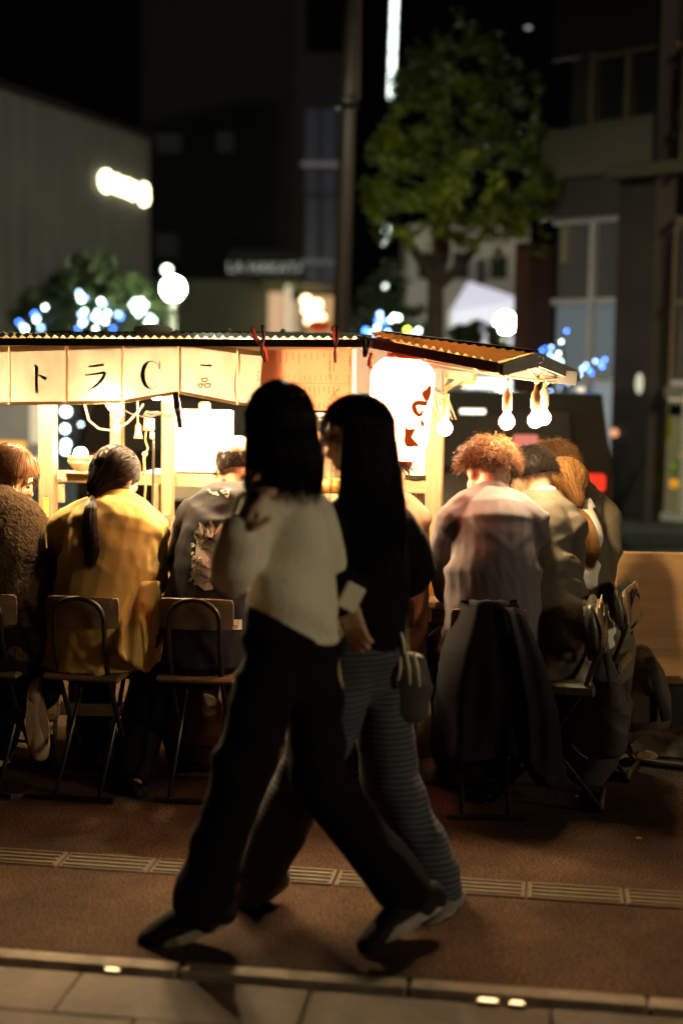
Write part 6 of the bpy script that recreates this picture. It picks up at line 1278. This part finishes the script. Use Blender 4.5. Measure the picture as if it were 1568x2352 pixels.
# --- beige coat, mostly behind the walkers
J = dict(pelvis=V3((.14, 5.22, .545)), neck=A(884, 1150, 5.40), head=A(880, 1080, 5.46), shL=A(806, 1200, 5.34), shR=A(944, 1195, 5.36), elL=A(795, 1290, 5.42), elR=A(954, 1285, 5.42), wrL=A(840, 1340, 5.62), wrR=A(925, 1345, 5.64))
seat_legs(J, (.0, 1, 0), .10, .1)
p8, h8 = person('person in a beige coat seated behind the walking women', J, V3((0, .93, -.35)), group=SEATED)
mb = MB(); torso_mb(mb, J, .028, .07); [arm_mb(mb, J, s, .058, .052, .044, .014, .9) for s in 'LR']; cloth(mb, 'coat', F_BEIGE, p8, frame(J), BASE_FOLDS, 41, .009); collar(J, F_BEIGE, p8)
trousers(J, F_BLK, p8, seed=42); shoes(J, p8, M_SHOE); hair(p8, J['head'] + h8[2] * .020, *h8, (.080, .098, .094), 'short', 1500, .06, M_HDK, seed=14)

# --- lavender shirt, curly hair
J = dict(pelvis=V3((.545, 5.03, .545)), neck=A(1126, 1142, 5.12), head=A(1122, 1080, 5.20), shL=A(1040, 1196, 5.06), shR=A(1212, 1198, 5.08), elL=A(1014, 1300, 5.20), elR=A(1222, 1310, 5.15), wrL=A(1035, 1362, 5.46), wrR=A(1190, 1378, 5.40))
seat_legs(J, (-.08, 1, 0), .10, .22)
p4, h4 = person('person with curly reddish lit hair in a lavender shirt seen from behind', J, V3((-.28, .80, -.46)), roll=5, group=SEATED)
mb = MB(); torso_mb(mb, J, .020, .05, .004, hunch=.06); [arm_mb(mb, J, s, .052, .047, .040, .010, .92) for s in 'LR']
cloth(mb, 'shirt', F_LAV, p4, frame(J), [(48, 12, 1.9, .019, 2.0), (-45, 13, 2.1, .017, 2.0), (-68, 14, 2.6, .011, 1.7), (25, 24, 6, .004, 1.4)], 55, .0065, 4, yoke(-.085, .003))
collar(J, F_LAV, p4, .060, .057, .036, .010, .004)
trousers(J, F_BLK, p4, seed=56); shoes(J, p4, M_SHOE)
hair(p4, J['head'] + h4[2] * .020, *h4, (.082, .100, .088), 'curly', 3600, .048, M_HCURL, zb=-.50, zf=.42, seed=16, lift=.75, grav=.12, curl=.007, r=.0010)

# --- nearer grey suit
J = dict(pelvis=V3((.815, 5.16, .545)), neck=A(1246, 1158, 5.34), head=A(1222, 1098, 5.40), shL=A(1192, 1205, 5.46), shR=A(1298, 1212, 5.27), elL=A(1160, 1310, 5.56), elR=A(1292, 1335, 5.26), wrL=A(1170, 1370, 5.72), wrR=A(1215, 1392, 5.44))
seat_legs(J, (-.6, .8, 0), .10, .1)
p5, h5 = person('person with short black hair in the nearer dark grey suit jacket bent forward', J, V3((-.42, .72, -.55)), roll=-6, group=SEATED)
mb = MB(); torso_mb(mb, J, .030, .25, .035, hunch=.11); [arm_mb(mb, J, s, .060, .054, .045, .014, .9) for s in 'LR']
cloth(mb, 'suit_jacket', F_SUIT, p5, frame(J), [(50, 11, 2.0, .018, 1.7), (-48, 12, 2.2, .015, 1.7), (85, 13, 4, .006, 1.5)], 63, .0075)
collar(J, F_SUIT, p5, .068, .064, .030, .014); collar(J, F_SHIRT, p5, .058, .055, .036, .003, .012, name='shirt_collar')
trousers(J, F_SUIT, p5, seed=64); shoes(J, p5, M_SHOE); hair(p5, J['head'] + h5[2] * .024, *h5, (.082, .103, .098), 'short', 3600, .032, M_HBLK, zb=-.50, zf=.45, seed=17, lift=.7, grav=.25, r=.0008)

# --- ponytailed woman in white shirt between the suits
J = dict(pelvis=V3((.93, 5.52, .545)), neck=A(1326, 1172, 5.66), head=A(1296, 1118, 5.66), shL=A(1286, 1215, 5.80), shR=A(1340, 1225, 5.58), elL=A(1240, 1310, 5.86), elR=A(1318, 1330, 5.60), wrL=A(1230, 1370, 5.98), wrR=A(1262, 1375, 5.80))
seat_legs(J, (-.8, .6, 0), .08, .1)
p6, h6 = person('person with a long light brown ponytail in a white shirt between the two suits', J, V3((-.80, .45, -.40)), roll=-8, group=SEATED)
mb = MB(); torso_mb(mb, J, .022, .06, hunch=.09); [arm_mb(mb, J, s, .048, .044, .036, .010, .9) for s in 'LR']; cloth(mb, 'shirt', F_SHIRT, p6, frame(J), BASE_FOLDS, 71, .009); collar(J, F_SHIRT, p6, .058, .055)
trousers(J, F_BLK, p6, seed=72); shoes(J, p6, M_SHOE)
hair(p6, J['head'] + h6[2] * .022, *h6, (.079, .099, .093), 'tail', 3000, .2, M_HGOLD, tie=A(1326, 1170, 5.56), tail=[A(1338, 1192, 5.50), A(1350, 1225, 5.45), A(1358, 1265, 5.42), A(1352, 1308, 5.42)], tailw=(.010, .026, .032, .026, .014), r=.0010, zb=-.5, zf=.40, seed=18, curl=.012)

# --- farther grey suit
J = dict(pelvis=V3((.99, 5.60, .545)), neck=A(1326, 1138, 5.92), head=A(1272, 1075, 5.98), shL=A(1290, 1180, 6.06), shR=A(1384, 1192, 5.84), elL=A(1250, 1290, 6.1), elR=A(1380, 1310, 5.76), wrL=A(1230, 1360, 6.2), wrR=A(1300, 1370, 5.95))
seat_legs(J, (-.7, .7, 0), .10, .1)
p7, h7 = person('person with light brown hair in the farther olive grey suit at the right end', J, V3((-.60, .62, -.50)), roll=-4, group=SEATED)
mb = MB(); torso_mb(mb, J, .034, .20, .02, hunch=.12); [arm_mb(mb, J, s, .062, .056, .046, .016, .9) for s in 'LR']
cloth(mb, 'suit_jacket', F_SUIT2, p7, frame(J), [(58, 11, 1.9, .018, 1.7), (30, 12, 2.2, .015, 1.7), (85, 13, 4, .006, 1.5)], 77, .008)
collar(J, F_SUIT2, p7, .068, .064, .030, .014); collar(J, F_SHIRT, p7, .060, .057, .044, .003, .014, name='shirt_collar')
trousers(J, F_SUIT2, p7, seed=78); shoes(J, p7, M_SHOE); hair(p7, J['head'] + h7[2] * .022, *h7, (.081, .101, .094), 'short', 2800, .045, M_HTAN, zb=-.48, zf=.45, seed=19, lift=.7, grav=.22)

# --- stall keeper in profile
J = dict(pelvis=A(775, 1390, 6.50), neck=A(760, 1075, 6.45), head=A(745, 1000, 6.42), shL=A(735, 1110, 6.32), shR=A(785, 1105, 6.60), elL=A(720, 1210, 6.3), elR=A(790, 1200, 6.65), wrL=A(690, 1215, 6.25), wrR=A(730, 1220, 6.5))
o_, r_v, f_v, u_v = frame(J)
J['hipL'], J['hipR'] = J['pelvis'] - r_v * .085, J['pelvis'] + r_v * .085
for s in 'LR': kn = J['hip' + s].copy(); kn.z = .47; J['kn' + s] = kn + V3((0, 0, 0)); an = kn.copy(); an.z = .09; J['an' + s] = an; to = an + f_v * .15; to.z = .03; J['to' + s] = to
pv, hv = person('stall keeper in profile with a lit face between the two walking women', J, V3((-.97, -.10, -.12)), group='stall keeper')
mb = MB(); torso_mb(mb, J, .024, .1); [arm_mb(mb, J, s, .052, .047, .040, .012, .8) for s in 'LR']; cloth(mb, 'work_jacket', F_APRON, pv, frame(J), BASE_FOLDS, 81, .010); collar(J, F_APRON, pv)
trousers(J, F_BLK, pv, seed=82); shoes(J, pv, M_SHOE); hair(pv, J['head'] + hv[2] * .022, *hv, (.079, .099, .093), 'short', 1500, .05, M_HBLK, seed=20, lift=.4)
# ------------------------------------------------------------------ the two women walking past
WALK = 'women walking past the stall'
J = dict(pelvis=A(668, 1478, 3.77), neck=A(652, 1142, 3.76), head=A(644, 968, 3.74), shL=A(590, 1180, 3.68), shR=A(722, 1180, 3.86), elL=A(535, 1322, 3.60), elR=A(752, 1290, 3.92), wrL=A(546, 1222, 3.50), wrR=A(690, 1330, 4.02),
         hipL=A(632, 1500, 3.71), hipR=A(712, 1500, 3.83), knL=A(548, 1790, 3.66), anL=A(458, 2085, 3.72), toL=A(338, 2158, 3.74), knR=A(730, 1795, 3.84), anR=A(945, 2062, 3.80), toR=A(842, 2168, 3.70))
w1, hw1 = person('woman in a white knit jumper and black trousers striding left in front', J, V3((-.72, .66, -.12)), voxel=.0065, group=WALK, bk=.58, hs=.94, hands=dict(L=(V3((.35, .1, .9)), V3((.8, .5, -.3)), .95)))
Jk = dict(J, pelvis=lerp(J['pelvis'], J['neck'], .06)); mb = MB(); torso_mb(mb, Jk, .014, .01, .012, hunch=.02, k=.80); [arm_mb(mb, J, s, .050, .046, .038, .010, .97 if s == 'L' else .86) for s in 'LR']
cloth(mb, 'knit_jumper', F_KNIT, w1, frame(J), [(70, 6, 2, .026, 1.5), (-60, 7, 2, .020, 1.5), (20, 14, 5, .006, 1.3)], 91, .009, 5); collar(J, F_KNIT, w1, .066, .062, .030)
trousers(J, F_BLKTOP, w1, -.012, (.092, .090, .086, .084, .088), specs=((70, 9, 2.2, .017, 1.5), (-60, 10, 2.6, .014, 1.5), (10, 16, 6, .010, 1.3)), voxel=.010, seed=92, end=.93)
shoes(J, w1, M_SHOE, M_SOLE, 1.22)
hair(w1, J['head'] + hw1[2] * .012, *hw1, (.076, .095, .093), 'long', 6000, .205, M_HBLK, zb=-.6, zf=.35, seed=23, grav=.9, lift=.05, nz=.012, n0=.05, r=.0008, avoid=[(J['neck'] + V3((0, 0, -.03)), .070)], lenvar=(.8, 1.1), K=10)
k = MB(); c = J['wrL'] + V3((.030, .02, .085)); k.rbox(c, (.062, .009, .115), Matrix.Rotation(1.35, 3, 'Z') @ Matrix.Rotation(-.2, 3, 'X'), .006); o = build(k, 'phone', mat('matt_black', (.006, .006, .006), .95, spec=.1), origin=c); tag(o, 'dark phone held up by the woman in the white jumper', 'phone')
k = MB(); c2_ = c + Matrix.Rotation(.5, 3, 'Z') @ V3((-.02, .008, .05)); k.ell(c2_, (.008, .004, .008), n=8, m=6); build(k, 'camera_lens', M_GALV, o)
rows = [[lerp(A(770, 1440, 3.90), A(792, 1440, 3.92), s) + (A(lerp(770, 754, t), lerp(1440, 1682, t), 3.90 - .05 * t) - A(770, 1440, 3.90)) + V3((.01 * math.sin(t * 7 + s * 3), .012 * math.sin(t * 9 + s * 2), 0)) for s in (0, .5, 1)] for t in np.linspace(0, 1, 12)]
k = MB(); k.sheet(rows, .006, (0, 1, 0)); build(k, 'khaki_sash', F_KHAKI, w1, smooth=True)

m = mat('striped_trousers', (.03, .032, .040), .85); nt = m.node_tree; tc = nt.nodes.new('ShaderNodeTexCoord'); wv = nt.nodes.new('ShaderNodeTexWave'); wv.bands_direction = 'Z'; wv.inputs['Scale'].default_value = 19; wv.inputs['Distortion'].default_value = 1.6
rp = nt.nodes.new('ShaderNodeValToRGB'); rp.color_ramp.elements[0].color = (.018, .02, .028, 1); rp.color_ramp.elements[1].color = (.060, .066, .085, 1); rp.color_ramp.elements[0].position = .45; rp.color_ramp.elements[1].position = .8
nt.links.new(tc.outputs['Object'], wv.inputs['Vector']); nt.links.new(wv.outputs['Fac'], rp.inputs[0]); nt.links.new(rp.outputs[0], nt.nodes['Principled BSDF'].inputs['Base Color'])
F_STRIPE = m
J = dict(pelvis=A(836, 1492, 4.06), neck=A(838, 1168, 4.04), head=A(822, 990, 4.02), shL=A(776, 1205, 3.98), shR=A(906, 1208, 4.14), elL=A(775, 1335, 3.98), elR=A(956, 1305, 4.20), wrL=A(796, 1382, 3.84), wrR=A(905, 1345, 4.24),
         hipL=A(806, 1515, 4.00), hipR=A(866, 1515, 4.12), knL=A(705, 1780, 3.99), anL=A(590, 2020, 4.02), toL=A(520, 2085, 4.02), knR=A(893, 1790, 4.10), anR=A(1018, 2050, 4.04), toR=A(975, 2135, 3.90))
w2, hw2 = person('woman with very long dark hair in a black jacket and striped trousers walking beside her', J, V3((-.98, .06, -.06)), voxel=.0065, group=WALK, bk=.58, hs=.94, hands=dict(L=(V3((.25, -.25, -.9)), V3((.5, .8, 0)), .6)))
mb = MB(); torso_mb(mb, J, .012, .03, .0, hunch=.03, k=.80); [arm_mb(mb, J, s, .054, .052, .042, .012, .88) for s in 'LR']
cloth(mb, 'black_jacket', F_BLKTOP, w2, frame(J), [(70, 6, 2, .018, 1.5), (-50, 7, 2, .016, 1.5)], 95, .010, 5)
trousers(J, F_STRIPE, w2, -.010, (.094, .098, .094, .090, .078), specs=((70, 9, 2.2, .016, 1.5), (-55, 10, 2.6, .012, 1.5), (10, 14, 5, .010, 1.4)), voxel=.010, seed=96, end=.94)
shoes(J, w2, mat('grey_shoe', (.14, .13, .115), .6), M_SOLE, 1.15)
hair(w2, J['head'] + hw2[2] * .012, *hw2, (.077, .096, .093), 'long', 6500, .45, M_HBLK, zb=-.6, zf=.38, seed=24, face_clear=True, grav=.8, lift=.05, nz=.012, n0=.05, r=.0008, avoid=[(J['neck'] + V3((0, 0, -.02)), .070), (lerp(J['neck'], J['pelvis'], .3), .105)], lenvar=(.85, 1.1), K=12)
hb = A(936, 1560, 4.22); tb_ = thing('shoulder_bag', 'black shoulder bag with pale tasselled scarf hanging behind the long haired woman', 'bag', hb)
mb = MB(); mb.tube([A(936, 1520, 4.08), A(934, 1580, 4.08), A(928, 1632, 4.08)], [(.055, .03), (.075, .04), (.07, .035)], 14, side=(1, 0, 0), dome=True); V, N, F = remesh(mb, .010, 3); V = folds(V, N, hb, V3((1, 0, 0)), V3((0, 1, 0)), V3((0, 0, 1)), [(70, 9, 3, .010, 1.4)], 4); build_np('bag_body', V, F, F_BAG, tb_)
k = MB(); k.tube([A(908, 1215, 4.20), A(925, 1330, 4.16), A(922, 1430, 4.08), A(930, 1520, 4.06)], [(.016, .004)] * 4, 8, side=(1, 0, 0)); build(k, 'strap', F_KHAKI, tb_)
for x0, y0, x1, y1 in ((916, 1440, 928, 1500), (918, 1510, 914, 1560), (932, 1500, 940, 1570), (950, 1500, 962, 1575)):
    k = MB(); k.tube([A(x0, y0, 4.01), A((x0 + x1) / 2 + 2, (y0 + y1) / 2, 4.005), A(x1, y1, 4.01)], [(.007, .004), (.011, .006), (.008, .004)], 8, dome=True); build(k, 'tassel', mat('pale_tassel', (.55, .5, .36), .8), tb_, smooth=True)

# ------------------------------------------------------------------ coat, bags and litter
ct = thing('draped_coat', 'long black coat hung over the chair behind the lavender shirt', 'coat', V3((.53, 4.84, 0)))
def coat_pt(s, t):
    xl = np.interp(t, [0, .06, .3, .7, .92, 1], [1056, 1048, 1012, 992, 986, 1000]); xr = np.interp(t, [0, .06, .3, .62, .9, 1], [1188, 1196, 1240, 1274, 1282, 1278])
    yb = np.interp(s, [0, .1, .25, .5, .68, .76, .85, 1], [1750, 1772, 1752, 1742, 1736, 1775, 1806, 1785]); y = lerp(1381, yb, t); x = lerp(xl, xr, s)
    f = .009 * math.sin(s * 13 + 2.2 * math.sin(t * 2.4) + .3) + 0.005 * math.sin(s * 29 + 2.1 + t * 3) + .05 * float(pnoise(np.array([[s * 3.2, t * 1.8, 3.3]]))[0])
    return A(x, y, 4.785 - .055 * math.sin(min(1, t * 1.3) * 1.57) + f * min(1, .12 + t * 1.1) + .12 * abs(2 * s - 1) ** 3)
rows = [[A(lerp(1062, 1182, i / 40), 1440 - 55 * (1 - j / 4), 4.94 - .06 * (j / 4) ** 2) for i in range(41)] for j in range(4, 4)]
rows = [[A(lerp(1066, 1178, i / 48), lerp(1470, 1384, j / 4), 4.90 - .03 * (j == 4)) for i in range(49)] for j in range(5)] + [[A(lerp(1059, 1185, i / 48), 1379 + 1.5 * math.sin(i * .5), 4.83) for i in range(49)]] + [[coat_pt(i / 48, j / 36) for i in range(49)] for j in range(37)]
k = MB(); k.sheet(rows, .006, (0, 1, 0)); build(k, 'coat_body', F_NAVY, ct, smooth=True)
rows = [[coat_pt(lerp(.70, .97, i / 10), lerp(.03, .99, j / 20)) + V3((.02 * (j / 20) + .012, -.022 - .012 * math.sin(i * .9 + j * .15), -.012 * (j / 20))) for i in range(11)] for j in range(21)]
k = MB(); k.sheet(rows, .006, (0, 1, 0)); build(k, 'sleeve', F_NAVY, ct, smooth=True)

rk = thing('hanging_rucksack', 'black nylon rucksack hanging by its straps from the padded chair', 'rucksack', A(1362, 1640, 5.0))
mb = MB(); mb.tube([A(1368, 1508, 5.03), A(1372, 1560, 5.0), A(1368, 1640, 4.97), A(1358, 1720, 4.98), A(1345, 1775, 5.0)], [(.045, .035), (.080, .055), (.112, .080), (.108, .082), (.070, .055)], 20, side=(1, 0, 0), dome=True)
fr = (A(1362, 1640, 5.0), V3((1, 0, 0)), V3((0, 1, 0)), V3((0, 0, 1)))
V, N, F = remesh(mb, .007, 3); V = folds(V, N, *fr, [(60, 8, 2, .026, 1.7), (-30, 9, 2.5, .022, 1.7), (20, 18, 6, .007, 1.4)], 7); build_np('bag_body', V, F, F_BAG, rk)
mb = MB(); mb.tube([A(1402, 1585, 4.92), A(1410, 1640, 4.885), A(1402, 1720, 4.90)], [(.035, .03), (.052, .04), (.048, .035)], 14, side=(1, 0, 0), dome=True); V, N, F = remesh(mb, .007, 2); V = folds(V, N, *fr, [(60, 12, 3, .012, 1.6)], 9); build_np('side_pocket', V, F, F_BAG, rk)
k = MB(); k.tube([A(1349, 1392, 4.93), A(1355, 1440, 4.925), A(1352, 1490, 4.93), A(1362, 1515, 4.97)], [(.018, .004)] * 4, 8, side=(1, 0, 0)); build(k, 'strap', F_BAG, rk, smooth=True)
k = MB(); k.tube([A(1345, 1388, 5.02), A(1364, 1398, 5.0), A(1370, 1450, 4.98), A(1374, 1515, 4.97)], [(.014, .004)] * 4, 8, side=(1, 0, 0)); build(k, 'strap', F_BAG, rk, smooth=True)
k = MB(); k.tube([A(1388, 1500, 4.95), A(1400, 1560, 4.92), A(1404, 1612, 4.90)], [(.010, .003)] * 3, 8, side=(1, 0, 0)); build(k, 'strap', F_BAG, rk, smooth=True)
k = MB(); k.rbox(A(1403, 1620, 4.878), (.022, .008, .016), None, .003); k.rbox(A(1300, 1830, 4.9) * 0 + A(1322, 1828, 4.93), (.012, .006, .008), None, .002); build(k, 'buckle', M_GALV, rk)
k = MB(); k.tube([A(1312, 1710, 4.905), A(1330, 1730, 4.888), A(1348, 1742, 4.885)], .0022, 5); build(k, 'zip', M_GALV, rk)

rk2 = thing('standing_rucksack', 'brown grey rucksack standing on the ground against the plywood barrier', 'rucksack', A(1475, 1668, 6.08))
mb = MB(); mb.tube([A(1480, 1655, 6.10), A(1478, 1600, 6.10), A(1474, 1545, 6.14), A(1468, 1505, 6.18)], [(.115, .075), (.118, .08), (.098, .07), (.060, .05)], 20, side=(1, 0, 0), dome=True)
fr = (A(1475, 1600, 6.1), V3((1, 0, 0)), V3((0, 1, 0)), V3((0, 0, 1))); V, N, F = remesh(mb, .009, 3); V = folds(V, N, *fr, [(60, 8, 2, .010, 1.6)], 17); build_np('bag_body', V, F, F_GBAG, rk2)
for q in ([(1446, 1512, 6.09), (1438, 1560, 6.03), (1430, 1640, 6.02)], [(1490, 1510, 6.09), (1508, 1570, 6.02), (1530, 1655, 6.00)]):
    k = MB(); k.tube([A(*p) for p in q], [(.024, .008)] * 3, 10, side=(1, 0, 0)); build(k, 'strap', mat('dark_strap', (.03, .025, .02), .7), rk2, smooth=True)
k = MB(); k.tube([A(1460, 1494, 6.12), A(1472, 1487, 6.11), A(1486, 1494, 6.12)], [(.010, .005)] * 3, 8); build(k, 'handle', F_BAG, rk2)
k = MB(); p = A(1468, 1625, 6.02); k.sheet([[A(x, y, 6.005) for x in (1452, 1470, 1490)] for y in (1600, 1640, 1660)], .008, (0, 1, 0)); build(k, 'front_pocket', F_GBAG, rk2)
k = MB(); p = G(1545, 1668); k.rbox((p.x, p.y + .05, .095), (.10, .16, .19), None, .006); o = build(k, 'dark_box', mat('dark_green_box', (.02, .028, .02), .6), origin=(p.x, p.y + .05, 0)); tag(o, 'small dark box standing right of the ground rucksack', 'box')
k = MB(); k.rbox((p.x, p.y + .05, .192), (.104, .164, .012), None, .004); build(k, 'lid', M_BLKPL, o)
def crumple(name, label, cat, c, rad, m, seed, amp=.25):
    mb = MB(); mb.ell(c, rad, n=22, m=14); V = np.array(mb.v); n0 = V - np.array(c); s = 1 + amp * pnoise(V * 22, seed) + amp * .6 * pnoise(V * 48, seed + 3); V = np.array(c) + n0 * s[:, None]; V[:, 2] = np.maximum(V[:, 2], .004); mb.v = [tuple(v) for v in V]; o = build(mb, name, m, origin=c); return tag(o, label, cat)
p = G(1520, 1712); c = V3((p.x, p.y + .08, .05))
k = MB(); rows = [[V3((lerp(1.20, 1.95, i / 16), 5.62 + .26 * j / 6 + .02 * math.sin(i * .8), max(.006, (.11 * math.sin(j / 6 * 2.6) * (.35 + .65 * min(1, i / 7)) + .03 * float(pnoise(np.array([[i * .4, j * .6, 2.2]]))[0]))))) for i in range(17)] for j in range(7)]
k.sheet(rows, .003, (0, 0, 1)); o = build(k, 'flattened_bag', mat('grey_brown_bag', (.16, .125, .085), .6, var=.2), origin=(1.5, 5.7, 0)); tag(o, 'flattened grey brown paper bag lying in front of the barrier', 'bag')
k = MB(); k.tube([G(1444, 1744, .015), G(1500, 1752, .014), G(1568, 1760, .014), G(1640, 1768, .014)], [.011, .013, .013, .013], 8, dome=True); o = build(k, 'long_stick', M_WOODX, origin=G(1500, 1752)); tag(o, 'long pale stick lying on the asphalt at the right edge', 'stick')
k = MB(); k.tube([G(1424, 1712, .012), G(1470, 1716, .012), G(1530, 1722, .012)], .014, 8, dome=True); o = build(k, 'rolled_paper', M_WOODX, origin=G(1470, 1716)); tag(o, 'pale rolled strip lying behind the crumpled litter', 'strip')
crumple('crumpled_carton', 'crumpled pale carton on the asphalt at the right nearest the rucksack', 'litter', G(1432, 1740, .014), (.045, .025, .018), mat('pale_carton', (.45, .34, .18), .7, var=.2), 3)
crumple('crumpled_paper', 'crumpled brown paper between the carton and the stick', 'litter', G(1478, 1737, .016), (.05, .025, .022), mat('brown_paper', (.30, .18, .07), .7, var=.25), 5, .35)
crumple('dark_cloth_bundle', 'dark cloth bundle lying under the flattened bag at the right edge', 'bundle', V3((1.72, 5.66, .03)), (.30, .09, .04), F_GBAG, 8)
crumple('white_carrier_bag', 'white carrier bag on the ground left of the long black coat', 'bag', G(980, 1772, .04), (.045, .04, .05), M_PLASTIC, 11)
crumple('white_carrier_bag', 'white carrier bag on the ground seen below the hem of the black coat', 'bag', G(1090, 1782, .035), (.05, .04, .045), M_PLASTIC, 14)
crumple('clear_carrier_bag', 'clear crumpled carrier bag hanging between the two padded chairs', 'bag', A(1366, 1440, 5.30), (.045, .04, .10), M_PLASTIC, 17)
p = A(1320, 1560, 5.95); p.z = 0; k = MB(); k.rbox((p.x, p.y, .20), (.30, .12, .40), None, .01); o = build(k, 'white_crate', M_WHITE, origin=p); tag(o, 'white crate on the ground glimpsed between the chair legs and the rucksack', 'crate')
k = MB(); k.rbox((p.x, p.y - .064, .22), (.24, .01, .05), None, .003); build(k, 'slot', M_WOODX, o); k = MB(); k.rbox((p.x + .06, p.y - .064, .13), (.06, .01, .09), None, .003); build(k, 'label', mat('green_label', (.06, .16, .10), .6), o)
crumple('cloth_bag', 'dark cloth bag on the ground under the chair of the hooded jumper', 'bag', V3((-.56, 5.40, .15)), (.13, .10, .17), F_GBAG, 21, .15)
crumple('pale_carrier_bag', 'pale carrier bag hanging behind the chair of the hooded jumper', 'bag', A(455, 1580, 5.42), (.085, .04, .13), mat('pale_bag', (.30, .24, .16), .7, var=.2), 23, .15)
k = MB(); p = A(532, 1625, 5.22); k.lathe(p - V3((0, 0, .03)), [(0, 0), (.022, 0), (.028, .055), (.028, .06), (0, .06)], 16, Matrix.Rotation(.5, 3, 'Y')); o = build(k, 'paper_cup', M_WHITE, origin=p, smooth=True); tag(o, 'white paper cup with a red mark beside the chair of the hooded jumper', 'cup')
k = MB(); k.rbox(p + V3((.004, -.024, .008)), (.030, .010, .012), Matrix.Rotation(.5, 3, 'Y'), .002); build(k, 'red_mark', M_REDPL, o)

c = A(806, 1372, 3.80); k = MB(); k.rbox(c, (.060, .010, .075), Matrix.Rotation(.4, 3, 'Z') @ Matrix.Rotation(.5, 3, 'Y'), .006); o = build(k, 'pale_phone', mat('pale_case', (.62, .56, .44), .5), origin=c); tag(o, 'pale cased phone in the lowered hand of the long haired woman', 'phone')
k = MB(); k.ell(G(1465, 1925, .006), (.012, .008, .004), n=8, m=6); o = build(k, 'dry_leaf', mat('orange_leaf', (.55, .22, .05), .6), origin=G(1465, 1925, 0)); tag(o, 'tiny orange leaf lying on the asphalt right of the black coat', 'leaf')
